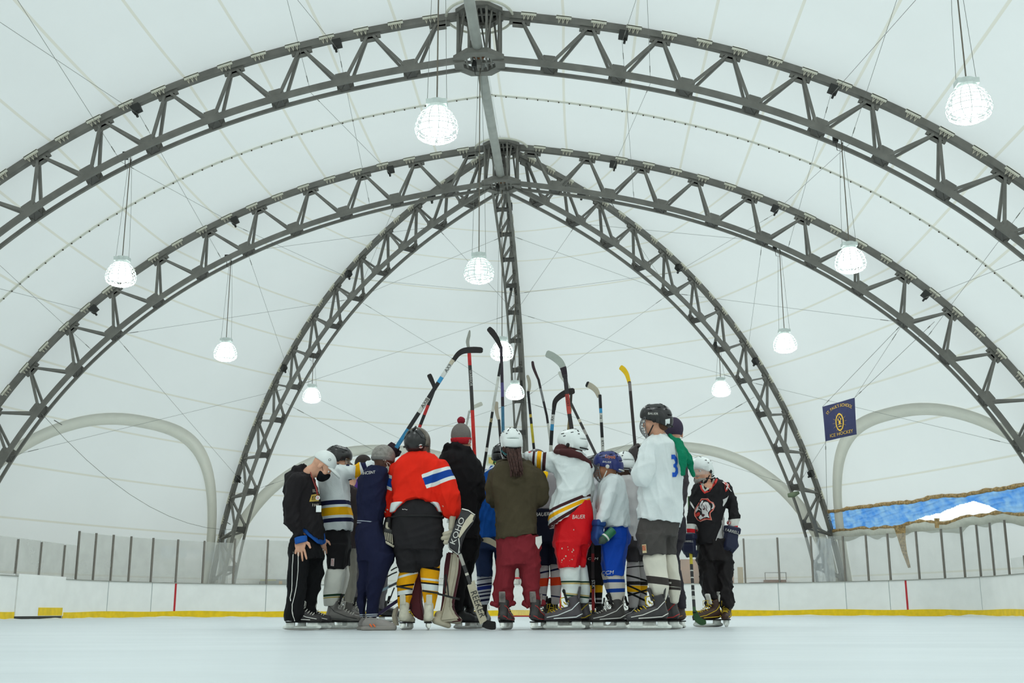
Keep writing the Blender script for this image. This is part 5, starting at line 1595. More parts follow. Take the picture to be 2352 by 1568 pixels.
def sneaker(p, heel, yaw, m, sc=1., dy=0.):
    g = p.P(heel[0], heel[1], dy); g.z = .013
    d = Vector((math.sin(R(yaw)), math.cos(R(yaw)), 0)); l = Vector((d.y, -d.x, 0)); M = Matrix((l, d, Vector((0, 0, 1)))).transposed(); z = sc
    Q = lambda a, b, c_: g + M @ (Vector((a, b, c_)) * z)
    s = Sdf(.02); s.cap(Q(0, .035, .05), Q(0, .2, .042), .042 * z, .04 * z); s.cap(Q(0, .2, .04), Q(0, .255, .034), .04 * z, .032 * z); s.cap(Q(0, .05, .06), Q(0, .07, .115), .042 * z, .04 * z); s.cap(Q(0, .1, .07), Q(0, .16, .055), .04 * z, .036 * z)
    s.cut(Q(0, 0, .022), (0, 0, -1)); s.cut(Q(0, .07, .135), M @ Vector((0, .3, 1)), .004)
    sh = p.add('sneaker', s, m, .007)
    s = Sdf(.012); s.cap(Q(0, .03, .022), Q(0, .2, .02), .05 * z, .048 * z); s.cap(Q(0, .2, .02), Q(0, .262, .024), .047 * z, .038 * z); s.cut(Q(0, 0, .034), M @ Vector((0, -.03, 1))); s.cut(Q(0, 0, 0), (0, 0, -1))
    p.add('rubber_sole', s, mat('grey_sole', srgb(140, 134, 128), .7), .007, parent=sh)
    mb = MB()
    for i in range(5): mb.tube([Q(-.026, .115 + .022 * i, .1 - .012 * i), Q(0, .12 + .022 * i, .114 - .012 * i), Q(.026, .115 + .022 * i, .1 - .012 * i)], .003, 5)
    mb.build('lace', M_LACE_W, sh)
    for b in (.06, .09):
        mb = MB(); mb.bar(Q(.052, b, .055), Q(.051, b + .02, .03), .004, .012); mb.build('orange_flash', mat('orange_flash', srgb(226, 112, 62), .6), sh)
    return sh
gs = mat('grey_suede', srgb(142, 136, 132), .8, noise_amt=.12)
sneaker(C, (833, 1447), 80, gs, .98, -.1)
sneaker(C, (824, 1447), 62, gs, .92, .14)

# ---- D: goalie in red jersey, seen from behind
D_ = Person(10.1, (957, 1446), 'person in red goalie jersey with blue and white arm bands, black pants, dark mask', SKIN_L)
D_.head(958, 1021, 0, 14, 2, 0, 1.05, face=False)
D_.neck((957, 1050, 0), (957, 1030, 0), 15, 14)
RED = (226, 40, 22)
SW, SB = (222, 226, 224), (22, 66, 150)
TD_ = [(1038, 936, 986, .10), (1046, 922, 1000, .14), (1060, 908, 1018, .17), (1080, 900, 1024, .19), (1110, 900, 1014, .20), (1135, 903, 1008, .20), (1150, 902, 1010, .20), (1168, 899, 1014, .20), (1180, 898, 1016, .20)]
sd = [st(D_, 1014, 1096, 22, 17, 58, SW, -.02), st(D_, 1014, 1096, 22, 8.5, 58, SB, -.02), st(D_, 890, 1106, -24, 16, 26, SW), st(D_, 890, 1106, -24, 9, 26, SB)]
garment(D_, 'jersey', cloth('red_jersey', RED, sd), TD_, [([(1008, 1080, .0), (1020, 1110, -.03), (1028, 1140, -.04), (1035, 1168, -.03), (1040, 1178, .0)], [27, 30, 31, 27, 20]), ([(914, 1078, .0), (899, 1105, .02), (893, 1140, .04), (890, 1170, .05), (893, 1190, .05)], [21, 19, 17, 15, 11])],
        wr=(.011, (.1, 0, 1), 12, 41), n=2.7, shrink=.09, k=.01,
        extra=lambda s: (s.ell(D_.P(957, 1195, -.2), (.235, .16, .19), None, .01, '-')))
s = Sdf(.01); s.stack(D_.rows([(1156, 900, 1013, .212, -.004), (1164, 898, 1015, .212, -.004), (1178, 896, 1018, .212, -.004)]), 2.7); s.ell(D_.P(957, 1195.5, -.2), (.236, .22, .197), None, .01, '-'); D_.add('jersey_hem', s, cloth('white_hem', SW), .008)
wp = cloth('goalie_pants', (38, 36, 38))
garment(D_, 'goalie_pants', wp, [(1150, 912, 1004, .165, .01), (1165, 903, 1012, .18), (1185, 901, 1016, .19), (1215, 900, 1020, .2), (1245, 903, 1020, .2), (1265, 906, 1018, .19)],
        [('rows', [(1250, 904, 966, .15), (1280, 908, 966, .15), (1300, 914, 965, .14), (1316, 918, 962, .12)], 3), ('rows', [(1250, 950, 1020, .15), (1280, 955, 1016, .15), (1296, 962, 1012, .14), (1306, 964, 1008, .12)], 3)], wr=(.010, (.6, 0, .5), 14, 42))
s = Sdf(.006); s.stack(D_.rows([(1186, 899, 1019, .196, -.002), (1191, 899, 1020, .196, -.002)]), 2.5); D_.add('waist_seam', s, M_BLACKM, .007)
def sockm(n, segs, base): return cloth(n, base, segs, na=.08)
YS = (232, 162, 16)
garment(D_, 'sock', sockm('goalie_sock_left', [st(D_, 940, 1320, 14, 2.4, 40, SW), st(D_, 938, 1344, 8, 2, 40, (25, 22, 22)), st(D_, 936, 1360, 8, 5, 40, SW), st(D_, 936, 1366, 8, 1.5, 40, (25, 22, 22))], YS), None,
        [('rows', [(1306, 920, 962, .085), (1318, 915, 962, .09), (1340, 911, 953, .085), (1365, 911, 946, .075), (1390, 914, 942, .065), (1400, 916, 940, .06)])], wr=(.004, (0, 0, 1), 12, 43))
garment(D_, 'sock', sockm('goalie_sock_right', [st(D_, 988, 1331, -6, 2.2, 40, SW), st(D_, 988, 1348, -6, 7.5, 40, SW), st(D_, 988, 1340, -6, 1.8, 40, (25, 22, 22)), st(D_, 988, 1304, -10, 3, 40, (25, 22, 22))], YS), None,
        [('rows', [(1296, 965, 1010, .085), (1312, 964, 1010, .09), (1340, 966, 1009, .085), (1365, 970, 1006, .075), (1390, 974, 1000, .065), (1400, 974, 998, .06)])], wr=(.004, (0, 0, 1), 12, 44))
D_.finish()
# leg pads seen from behind
M_PADW = mat('cream_pad', srgb(196, 186, 164), .6, noise_amt=.12, noise_scale=10)
M_PADM = mat('maroon_pad', srgb(96, 30, 42), .6, noise_amt=.1)
def goalie_pad(pts_in, pts_out, Y0, Y1, name='leg_pad'):
    """pad shell: inner and outer edge polylines (px) and depth; cream roll with a maroon face"""
    root = None
    mb = MB(); A_ = [W3(x, y, Y0) for x, y in pts_in]; B_ = [W3(x, y, Y0) for x, y in pts_out]
    mb.ribbon(A_, B_, Y1 - Y0, lambda i: Vector((0, 1, 0)))
    o = mb.build(name, M_PADM, D_.root)
    bm = bmesh.new(); bm.from_mesh(o.data); bmesh.ops.bevel(bm, geom=bm.edges[:], offset=.012, segments=2, affect='EDGES', clamp_overlap=True); bm.to_mesh(o.data); bm.free()
    return o
pd = goalie_pad([(1026, 1266), (1020, 1300), (1018, 1340), (1014, 1385), (1010, 1408), (1004, 1432)], [(1058, 1275), (1056, 1310), (1048, 1350), (1040, 1390), (1045, 1408), (1062, 1426)], 10.22, 10.34)
mb = MB(); Aq = [(1036, 1266), (1032, 1300), (1026, 1340), (1018, 1385), (1012, 1408), (1006, 1430)]; Bq = [(1053, 1275), (1051, 1310), (1043, 1350), (1035, 1388), (1040, 1405), (1056, 1424)]
mb.ribbon([W3(x, y, 10.14) for x, y in Aq], [W3(x, y, 10.14) for x, y in Bq], .09, lambda i: Vector((0, 1, 0)))
o = mb.build('outer_roll', M_PADW, pd); bm = bmesh.new(); bm.from_mesh(o.data); bmesh.ops.bevel(bm, geom=bm.edges[:], offset=.02, segments=3, affect='EDGES', clamp_overlap=True); bm.to_mesh(o.data); bm.free()
pd2 = goalie_pad([(958, 1312), (952, 1340), (944, 1370), (938, 1392), (946, 1410), (956, 1420)], [(968, 1312), (968, 1350), (966, 1380), (970, 1400), (972, 1414), (972, 1426)], 10.2, 10.33)
mb = MB(); mb.ribbon([W3(x, y, 10.16) for x, y in ((903, 1400), (900, 1415), (903, 1436))], [W3(x, y, 10.16) for x, y in ((912, 1392), (908, 1412), (912, 1436))], .12, lambda i: Vector((0, 1, 0))); mb.build('outer_roll', M_PADW, pd2)
for (a, b, w, t) in (((910, 1346), (948, 1353), 4, pd2), ((970, 1356), (1008, 1362), 4, pd), ((1005, 1363), (1056, 1376), 4.5, pd), ((1008, 1328), (1022, 1329), 3, pd)):
    mb = MB(); mb.bar(D_.P(*a, -.1), D_.P(*b, -.06), .006, w / D_.k, (0, 0, 1)); mb.build('pad_strap', M_STRAPB if w > 3 else M_STRAPW, t)
for pts in (((906, 1349), (902, 1358), (898, 1370)), ((912, 1302), (904, 1306), (898, 1310)), ((912, 1313), (900, 1318), (888, 1325)), ((1024, 1318), (1028, 1345), (1030, 1368)), ((1022, 1320), (1020, 1344), (1024, 1362))):
    mb = MB(); mb.tube([D_.P(x, y, -.08) for x, y in pts], .006, 6); mb.build('loose_strap', M_STRAPB, pd2 if pts[0][0] < 950 else pd)
# foot flaps, ragged cream leather over the skates
wg = mat('worn_white_leather', srgb(196, 190, 172), .6, noise_amt=.2, noise_scale=12)
skate(D_, (922, 1447), 12, wg, M_STRAPB, sc=1.0, lean=0, dy=-.1, cuffm=wg)
skate(D_, (985, 1447), -10, wg, M_STRAPB, sc=1.0, dy=-.1, cuffm=wg)
s = Sdf(.02); s.cap(W3(1010, 1415, 10.2), W3(1052, 1424, 10.3), .05, .035); s.cap(W3(1000, 1425, 10.15), W3(1030, 1436, 10.2), .03, .025); s.cut(Vector((0, 0, .014)), DOWN); D_.add('boot_flap', s, M_PADW, .008)
# goalie mask: dark back plate, patterned cage shell
mcam = mat('mask_shell', srgb(112, 104, 94), .35, .2, noise_amt=.5, noise_scale=26)
L, M_ = D_.L, D_.hM
s = Sdf(.012); s.ell(L(0, .0, .03), (.118, .145, .128), M_); s.ell(L(0, .06, -.05), (.09, .09, .095), M_, .04); s.ell(L(0, .01, .02), (.098, .124, .112), M_, op='-'); s.ell(L(0, .06, -.06), (.075, .075, .085), M_, .01, '-')
s.cut(L(0, -.045, 0), M_ @ Vector((0, -1, 0)), .004); s.box(L(0, .15, -.005), (.06, .06, .035), .02, M_, .006, '-')
gm = D_.add('goalie_mask', s, mcam, .007)
s = Sdf(.012); s.ell(L(0, -.022, .022), (.105, .118, .12), M_); s.cut(L(0, -.01, 0), M_ @ Vector((0, 1, 0)), .006); s.ell(L(0, .0, .01), (.09, .105, .105), M_, op='-'); s.cut(L(0, 0, -.085), M_ @ Vector((0, 0, -1)), .01)
bp_ = D_.add('back_plate', s, M_BLACKP, .007, parent=gm)
mb = MB()
for sg in (-1, 1):
    mb.tube([L(sg * .03, -.1, .11), L(sg * .075, -.09, .05), L(sg * .1, -.03, .03)], .007, 6); mb.tube([L(sg * .04, -.12, -.03), L(sg * .09, -.08, -.02), L(sg * .112, -.02, -.02)], .007, 6)
mb.tube([L(0, -.1, .115), L(0, -.03, .155)], .008, 6); mb.build('harness_strap', M_STRAPB, gm, True)
mb = MB()
for i in range(7): mb.tube([L(-.06 + .02 * i, .155 - .1 * abs(-.06 + .02 * i), .03 - .01 * t) for t in range(9)], .0025, 5)
for j in range(4): mb.tube([L(-.065 + .0186 * i, .155 - .1 * abs(-.065 + .0186 * i), .025 - .025 * j) for i in range(8)], .0025, 5)
mb.build('mask_cage', M_WIRE, gm)
bv = bvh_of(bp_)
V, F = poly([(math.cos(2 * math.pi * i / 20), math.sin(2 * math.pi * i / 20)) for i in range(20)], 1)
st_ = decal('sticker', V, F, 966, 1024, 4.6, 0, M_WHITEP, bp_, bv, .004); decal('sticker_dot', V, F, 966, 1024, 2.6, 0, mat('sticker_orange', srgb(206, 104, 84), .6), bp_, bv, .007)
# blocker with lettering, fingers and trapper
mb = MB()
bl = [(1060, 1166), (1078, 1170), (1092, 1182), (1086, 1200), (1070, 1222), (1060, 1248), (1055, 1276), (1030, 1260), (1028, 1246), (1044, 1205), (1056, 1180)]
YB_ = 9.93
n = len(bl); fr_ = [W3(x, y, YB_ - (.03 if i in (3, 4, 5) else 0)) for i, (x, y) in enumerate(bl)]; bk = [q + Vector((0, .05, 0)) for q in fr_]
mb.add(fr_ + bk, [tuple(range(n)), tuple(reversed(range(n, 2 * n)))] + [(i, (i + 1) % n, n + (i + 1) % n, n + i) for i in range(n)])
bo = mb.build('blocker', mat('blocker_black', srgb(46, 44, 46), .5), D_.root); bm = bmesh.new(); bm.from_mesh(bo.data); bmesh.ops.bevel(bm, geom=bm.edges[:], offset=.008, segments=2, affect='EDGES', clamp_overlap=True); bmesh.ops.triangulate(bm, faces=bm.faces); bm.to_mesh(bo.data); bm.free()
bv = bvh_of(bo)
decal_text('blocker_lettering', 'KOHO', 1051.5, 1219, 17.5, -69, M_STRAPW, bo, bv, 0, 1.25, .005)
px_poly('blocker_panel', [(1082, 1180), (1090, 1184), (1086, 1196), (1070, 1216), (1056, 1236), (1053, 1232), (1060, 1212), (1070, 1194)], M_PADW, bo, bv, .005)
px_line('blocker_piping', [(1054, 1236), (1056, 1252), (1053, 1272)], 2.2, M_STRAPW, bo, bv, .006)
px_line('blocker_piping', [(1061, 1168), (1076, 1172), (1090, 1182)], 2.5, M_STRAPW, bo, bv, .006)
px_line('blocker_piping', [(1030, 1247), (1032, 1258), (1053, 1273)], 2, M_STRAPW, bo, bv, .006)
s = Sdf(.006)
for x, y in ((1026, 1226), (1022, 1236), (1028, 1246)): s.cap(D_.P(x + 12, y - 4, -.06), D_.P(x - 6, y, -.08), .022, .018, k=.002)
s.cap(D_.P(1040, 1185, -.06), D_.P(1036, 1212, -.07), .03, .024); D_.add('blocker_fingers', s, M_PADW, .007, parent=bo)
s = Sdf(.012); s.cap(D_.P(893, 1196, .02), D_.P(890, 1215, -.02), .04, .045); s.box(D_.P(891, 1232, -.04), (.05, .05, .07), .02, orient(0, 0, 15)); tr_ = D_.add('trapper_glove', s, mat('trapper_black', srgb(40, 38, 38), .5), .008)
mb = MB(); mb.tube([D_.P(880, 1241, -.1), D_.P(892, 1248, -.11), D_.P(905, 1255, -.1)], .011, 8); mb.tube([D_.P(889, 1200, -.06), D_.P(888, 1210, -.08), D_.P(894, 1216, -.07)], .012, 8); mb.build('trapper_trim', M_PADW, tr_, True)
mb = MB()
for i in range(5): mb.tube([D_.P(884 + 4 * i, 1222 + i, -.1), D_.P(886 + 4 * i, 1240 + 2 * i, -.11)], .004, 5)
mb.build('trapper_lacing', M_PADW, tr_)
bv = bvh_of(*D_.parts['goalie_pants']); decal_text('waist_mark', '-~', 930, 1169, 14, 8, M_STRAPW, D_.root, bv)
bv = bvh_of(*D_.parts['jersey'])
for x, y in ((883, 1173), (888, 1168), (1008, 1166), (1016, 1160), (1012, 1172), (880, 1169)):
    px_poly('jersey_scuff', [(x, y), (x + 3, y + 1), (x + 4, y + 4), (x + 1, y + 3)], M_PADW, D_.root, bv, .004, 0)

# ---- E: black hoodie and pompom beanie
E_ = Person(10.5, (1072, 1440), 'person in black hoodie wearing a grey beanie with red band and pompom')
E_.head(1060, 1013, 0, 22, 0, 0, 1.05)
E_.neck((1055, 1045, 0), (1058, 1025, 0), 14, 13)
m = cloth('black_hoodie2', (27, 25, 27))
hoodE = lambda s: (E_.chain(s, [(1022, 1042, 0), (1026, 1024, -.03), (1050, 1022, -.12), (1076, 1034, -.1), (1084, 1044, -.02)], [9, 9, 9, 9, 8]), E_.chain(s, [(1024, 1040, 0), (1030, 1024, .05), (1060, 1024, .1), (1082, 1044, .05)], [9, 9, 8, 8]), E_.chain(s, [(1026, 1048, -.08), (1050, 1054, -.13), (1074, 1046, -.1)], [11, 11, 9]))
TE = [(1034, 1030, 1080, .12), (1044, 1012, 1093, .16), (1060, 1004, 1102, .18), (1085, 1003, 1106, .18), (1120, 1006, 1104, .17), (1160, 1022, 1104, .16), (1200, 1030, 1102, .16), (1240, 1036, 1102, .16)]
garment(E_, 'hoodie', m, TE, [([(1094, 1066, 0), (1104, 1105, -.02), (1107, 1140, -.02), (1098, 1158, .05)], [14, 12, 11, 9]), ([(1014, 1070, .02), (1008, 1110, .04), (1020, 1160, .1)], [14, 12, 10])], wr=(.009, (.2, 0, 1), 15, 51), extra=hoodE)
garment(E_, 'trousers', cloth('black_trousers', (22, 21, 23)), [(1228, 1040, 1104, .14), (1262, 1040, 1102, .14), (1290, 1042, 1096, .13)], [('rows', [(1280, 1042, 1075, .1, -.05), (1340, 1040, 1072, .09, -.05), (1395, 1036, 1064, .08, -.05), (1404, 1036, 1064, .08, -.05)]), ('rows', [(1280, 1066, 1098, .1, .06), (1320, 1064, 1086, .09, .06), (1360, 1060, 1082, .08, .06), (1395, 1066, 1084, .08, .06)])], wr=(.008, (0, 0, 1), 14, 52))
E_.finish()
L, M_ = E_.L, E_.hM
s = Sdf(.015); s.ell(L(0, -.01, .05), (.092, .108, .118), M_); s.cut(L(0, 0, .0), M_ @ Vector((0, .1, -1)), .004)
be = E_.add('beanie', s, mat('grey_wool', srgb(112, 106, 102), .9, bump=.7, bump_scale=110), .007)
s = Sdf(.01); s.ell(L(0, -.01, .025), (.096, .113, .1), M_); s.cut(L(0, 0, .03), M_ @ Vector((0, -.1, 1))); s.cut(L(0, 0, -.03), M_ @ Vector((0, .1, -1)), .003)
fo = E_.add('beanie_band', s, mat('red_wool', srgb(186, 24, 38), .9, bump=.7, bump_scale=110), .007, parent=be)
s = Sdf(.01); s.ell(L(0, -.01, .185), (.034, .034, .034), M_)
for i in range(26):
    d = Vector((math.sin(i * 2.4) * math.sqrt(1 - (i / 13 - 1) ** 2), math.cos(i * 2.4) * math.sqrt(1 - (i / 13 - 1) ** 2), i / 13 - 1)); s.ell(Vector(L(0, -.01, .185)) + d * .028, (.011,) * 3)
E_.add('pompom', s, mat('dark_red_wool', srgb(142, 24, 44), .95, bump=.9, bump_scale=160), .005, parent=be)
bv = bvh_of(fo); decal_text('band_mark', 'B', 1079, 1014, 12, 0, M_STRAPW, be, bv)
sb_ = mat('skate_black_green', srgb(36, 36, 37), .45)
skate(E_, (1046, 1444), 40, sb_, M_STRAPB, sc=1.0, dy=-.02, cuffm=mat('green_cuff', srgb(30, 90, 66), .6))
skate(E_, (1070, 1444), 30, sb_, M_STRAPB, sc=1.0, dy=.12, cuffm=mat('green_cuff', None))

# ---- F: olive hoodie, long locks, maroon sweatpants
F_ = Person(10.1, (1190, 1446), 'person in olive hoodie and maroon sweatpants with white helmet and long dreadlocks', SKIN_D)
F_.head(1174, 1020, 0, -12, 0, 0, 1.0, face=False)
F_.neck((1178, 1055, 0), (1175, 1034, 0), 13, 12)
m = cloth('olive_hoodie', (70, 62, 46))
hoodF = lambda s: (F_.chain(s, [(1146, 1066, 0), (1148, 1082, -.08), (1166, 1098, -.15), (1188, 1104, -.17), (1206, 1094, -.15), (1216, 1076, -.06), (1212, 1064, 0)], [9, 9, 9, 10, 9, 9, 8]), F_.chain(s, [(1148, 1062, 0), (1160, 1060, .08), (1200, 1060, .08), (1212, 1066, 0)], [8, 8, 8, 8]))
TF = [(1060, 1150, 1208, .12), (1070, 1136, 1224, .16), (1085, 1127, 1238, .18), (1105, 1124, 1242, .18), (1140, 1131, 1238, .18), (1175, 1137, 1234, .18), (1205, 1138, 1234, .18), (1230, 1139, 1236, .18), (1243, 1140, 1238, .18)]
garment(F_, 'hoodie', m, TF, [([(1136, 1090, 0), (1126, 1120, 0), (1125, 1145, .02), (1134, 1160, .1)], [17, 13, 12, 10]), ([(1232, 1092, 0), (1244, 1122, 0), (1245, 1145, .02), (1232, 1160, .1)], [19, 17, 16, 12])], wr=(.008, (.1, 0, 1), 13, 61), n=2.8, extra=hoodF, cuts=[((1140, 1242, 0), (.13, 0, -1))])
mp = cloth('maroon_sweatpants', (124, 38, 46))
garment(F_, 'sweatpants', mp, [(1228, 1139, 1240, .165), (1260, 1137, 1243, .17), (1285, 1137, 1244, .165), (1300, 1137, 1244, .15)],
        [('rows', [(1285, 1137, 1188, .13), (1320, 1135, 1185, .115), (1350, 1132, 1181, .105), (1375, 1131, 1180, .1), (1390, 1134, 1177, .09), (1396, 1132, 1172, .08)]), ('rows', [(1285, 1184, 1244, .13), (1310, 1190, 1242, .12), (1345, 1197, 1240, .105), (1372, 1203, 1243, .1), (1388, 1204, 1247, .09), (1394, 1205, 1244, .08)])], wr=(.010, (.4, 0, 1), 13, 62))
s = Sdf(.012)
for q in (((1130, 1386, -.02), (1142, 1389, -.06), 7), ((1158, 1390, -.06), (1180, 1385, -.02), 7), ((1204, 1384, -.02), (1212, 1392, -.06), 7), ((1228, 1390, -.06), (1246, 1384, -.01), 8)): F_.chain(s, [q[0], q[1]], [q[2], q[2]])
F_.add('bunched_cuff', s, mp, .008, (.006, (1, 0, 0), 30, 3))
F_.finish()
helmet(F_, M_WHITEP, face='cage', wire=M_WIREW)
mb = MB(); random.seed(12)
L = F_.L
for i in range(46):
    a0 = R(200 + 140 * random.random()); r0 = random.uniform(.02, .07)
    x0, y0 = random.uniform(-.055, .062), -.09 - random.random() * .03
    ln_ = random.uniform(.15, .235); xe = x0 * .85 + random.uniform(-.02, .02) + .02
    pts = [L(x0, y0 + .03, -.03), L(x0 * 1.05, y0 - .03, -.07), L((x0 + xe) / 2 + .01 * math.sin(i), y0 - .10, -.09 - ln_ * .45), L(xe, y0 - .12 - .03 * random.random(), -.09 - ln_)]
    q = [pts[0]]
    for a_, b_ in zip(pts, pts[1:]): q += [Vector(a_).lerp(Vector(b_), t / 4) + Vector((random.uniform(-.002, .002), random.uniform(-.002, .002), 0)) for t in range(1, 5)]
    mb.tube(q, [.0075 + .0012 * math.sin(j * 2.1 + i) for j in range(len(q) - 1)] + [.003], 6)
mb.build('dreadlocks', mat('dark_brown_locks', srgb(66, 42, 36), .8, noise_amt=.4, noise_scale=60, bump=.8, bump_scale=140), F_.root, True)
s = Sdf(.02); s.ell(L(0, -.04, -.04), (.085, .075, .06), F_.hM); F_.add('hair', s, mat('dark_brown_locks', None), .007)
mb = MB(); mb.tube([L(-.09, .0, -.06), L(-.06, -.06, -.1), L(.02, -.09, -.105), L(.08, -.04, -.08)], .008, 6); mb.build('neck_guard', mat('teal_cord', srgb(32, 96, 100), .7), F_.root, True)
bs = mat('skate_black_red', srgb(52, 48, 48), .35, .15); cf = mat('silver_black_cuff', srgb(120, 112, 108), .35, .4, noise_amt=.6, noise_scale=18)
rt_ = mat('red_trim', srgb(176, 40, 40), .5)
skate(F_, (1152, 1447), 14, bs, M_STRAPB, trim=rt_, sc=1.08, dy=-.15, cuffm=cf, holder=M_HOLDER)
skate(F_, (1222, 1447), 26, bs, M_STRAPB, trim=rt_, sc=1.08, dy=-.15, cuffm=cf)
mb = MB(); mb.ribbon([F_.P(1230, 1233, -.17), F_.P(1230, 1248, -.19), F_.P(1236, 1260, -.18)], [F_.P(1244, 1230, -.15), F_.P(1245, 1246, -.16), F_.P(1238, 1260, -.18)], .008, lambda i: Vector((0, 1, 0)))
mb.build('white_pocket_cloth', cloth('white_rag', (206, 204, 198)), F_.root)

# ---- G: blue jersey, striped socks, behind
G = Person(11.3, (1112, 1440), 'person in blue jersey and navy hockey pants seen between the black and olive hoodies')
G.head(1152, 1050, .1, 10, 0, 0, .95, face=False)
G.neck((1148, 1078, .08), (1151, 1060, .1), 11, 10)
garment(G, 'jersey', cloth('blue_jersey', (18, 78, 158), [st(G, 1120, 1082, 30, 2, 30, (200, 208, 215))]), [(1070, 1130, 1168, .1), (1080, 1114, 1176, .14), (1110, 1104, 1180, .16), (1160, 1098, 1180, .17), (1210, 1096, 1180, .17), (1238, 1096, 1178, .17)], [([(1118, 1092, -.05), (1108, 1140, -.08), (1106, 1190, -.1)], [14, 12, 10])], wr=(.008, (0, 0, 1), 13, 71))
garment(G, 'hockey_pants', cloth('navy_hockey_pants', (36, 50, 82)), [(1225, 1094, 1180, .16), (1262, 1092, 1180, .16)], [('rows', [(1255, 1091, 1132, .12), (1326, 1094, 1132, .11)], 3), ('rows', [(1255, 1134, 1178, .12), (1320, 1140, 1176, .11)], 3)], wr=(.006, (0, 0, 1), 13, 72))
sk_ = [st(G, 1112, y, 8, w, 40, c) for y, w, c in ((1330, 1.2, NAVY), (1342, 2, NAVY), (1350, 4, (34, 48, 120)), (1360, 1.5, NAVY), (1368, 2, NAVY), (1378, 2.5, NAVY))]
garment(G, 'sock', cloth('striped_sock', (188, 190, 196), sk_), None, [('rows', [(1318, 1096, 1130, .08), (1345, 1095, 1130, .085), (1370, 1098, 1126, .07), (1388, 1102, 1122, .06)])], wr=None)
garment(G, 'sock', cloth('striped_sock', None), None, [('rows', [(1318, 1142, 1174, .08), (1345, 1142, 1172, .085), (1388, 1146, 1166, .06)])], wr=None)
G.finish()
skate(G, (1106, 1443), 10, M_BLACKP, sc=1.0); skate(G, (1156, 1443), -8, M_BLACKP, sc=1.0)
helmet(G, M_BLACKP, face='none')

# ---- H: dark helmet, grey and yellow jersey, navy BAUER pants
H = Person(11.0, (1262, 1440), 'person in grey and yellow jersey and navy pants between the olive hoodie and red pants')
H.head(1230, 1066, 0, -30, -10, 0, 1.0, face=False)
H.neck((1240, 1092, 0), (1232, 1076, 0), 12, 11)
garment(H, 'jersey', cloth('grey_yellow_jersey', (150, 144, 146), [st(H, 1242, 1100, 90, 18, 40, (236, 184, 10))]), [(1084, 1222, 1262, .12), (1094, 1214, 1284, .16), (1130, 1214, 1290, .17), (1160, 1216, 1290, .17), (1172, 1218, 1290, .165)], [([(1274, 1100, -.04), (1280, 1140, -.05), (1274, 1175, 0)], [14, 12, 10])], wr=(.008, (0, 0, 1), 13, 81))
hp = garment(H, 'hockey_pants', cloth('dark_navy_pants', (20, 22, 38)), [(1170, 1216, 1286, .17), (1200, 1216, 1288, .17), (1250, 1218, 1292, .17)], [('rows', [(1240, 1216, 1262, .13), (1300, 1224, 1262, .12)], 3), ('rows', [(1240, 1256, 1296, .13), (1296, 1262, 1296, .12)], 3)], wr=(.006, (0, 0, 1), 12, 82))
ORG = (206, 60, 24)
so = [st(H, 1250, 1314, 12, 2, 70, NAVY), st(H, 1250, 1337, 4, 9, 60, ORG), st(H, 1280, 1370, -8, 1.5, 60, NAVY)]
garment(H, 'sock', cloth('orange_band_sock', (186, 178, 176), so), None, [('rows', [(1292, 1232, 1262, .08), (1320, 1234, 1262, .085), (1350, 1232, 1258, .075), (1380, 1234, 1254, .06)])], wr=None)
garment(H, 'sock', cloth('orange_band_sock', None), None, [('rows', [(1292, 1262, 1292, .08), (1320, 1264, 1292, .085), (1350, 1264, 1290, .075), (1388, 1266, 1284, .06)])], wr=None)
H.finish()
helmet(H, mat('dark_grey_helmet', srgb(74, 66, 66), .4), face='none', vents=False)
bv = bvh_of(hp); decal_text('pants_lettering', 'BAUER', 1246, 1181, 12, -3, M_STRAPW, H.root, bv, .25, .9)
yb_ = mat('skate_black_yellow', srgb(44, 38, 34), .45)
skate(H, (1252, 1445), 150, yb_, M_LACE_Y, sc=1.0, dy=.1, trim=M_LACE_Y); skate(H, (1278, 1445), -160, yb_, M_LACE_Y, sc=1.0, dy=.1)

# ---- I: white jersey with brown and gold bands, red pants, arm over shoulder
I_ = Person(10.15, (1305, 1446), 'person in white jersey with brown and gold bands and red pants, arm stretched left')
I_.head(1314, 1024, .02, -62, -6, 0, 1.04)
I_.neck((1308, 1056, 0), (1312, 1036, 0), 14, 13)
GLD = (236, 168, 14)
si = [st(I_, 1225, 1058, 86, 3, 34, BRN), st(I_, 1238, 1058, 86, 5, 34, GLD), st(I_, 1250, 1060, 86, 4, 34, BRN),
      st(I_, 1300, 1160, 22, 3.5, 62, BRN), st(I_, 1300, 1172, 24, 4, 62, GLD), st(I_, 1300, 1186, 30, 3.5, 62, BRN)]
TI = [(1036, 1290, 1330, .12), (1044, 1276, 1344, .16), (1060, 1266, 1356, .18), (1085, 1272, 1361, .2), (1110, 1278, 1362, .2), (1140, 1270, 1357, .2), (1165, 1260, 1354, .2), (1190, 1257, 1350, .2), (1215, 1260, 1348, .2)]
garment(I_, 'jersey', cloth('white_brown_jersey', (216, 221, 220), si), TI, [([(1296, 1064, 0), (1265, 1062, .02), (1238, 1058, .06), (1214, 1052, .1)], [27, 25, 23, 17]), ([(1346, 1075, .05), (1352, 1120, .12), (1350, 1160, .2)], [18, 15, 12])],
        wr=(.011, (.5, 0, 1), 12, 91), k=.012, cuts=[((1350, 1158, 0), (.66, 0, -1)), ((1270, 1214, 0), (-.15, 0, -1))], hollow=((1310, 1195, 0), (.66, 0, -1)), shrink=.1)
s = Sdf(.01); I_.chain(s, [(1274, 1036, -.02), (1292, 1038, -.13), (1310, 1040, -.17), (1332, 1046, -.17), (1352, 1062, -.08), (1358, 1072, .02)], [4, 8, 10, 7, 6, 4]); s.cap(I_.P(1290, 1036, 0), I_.P(1320, 1036, 0), .07, .07); I_.add('jersey_yoke', s, cloth('brown_yoke', (74, 42, 42)), .008)
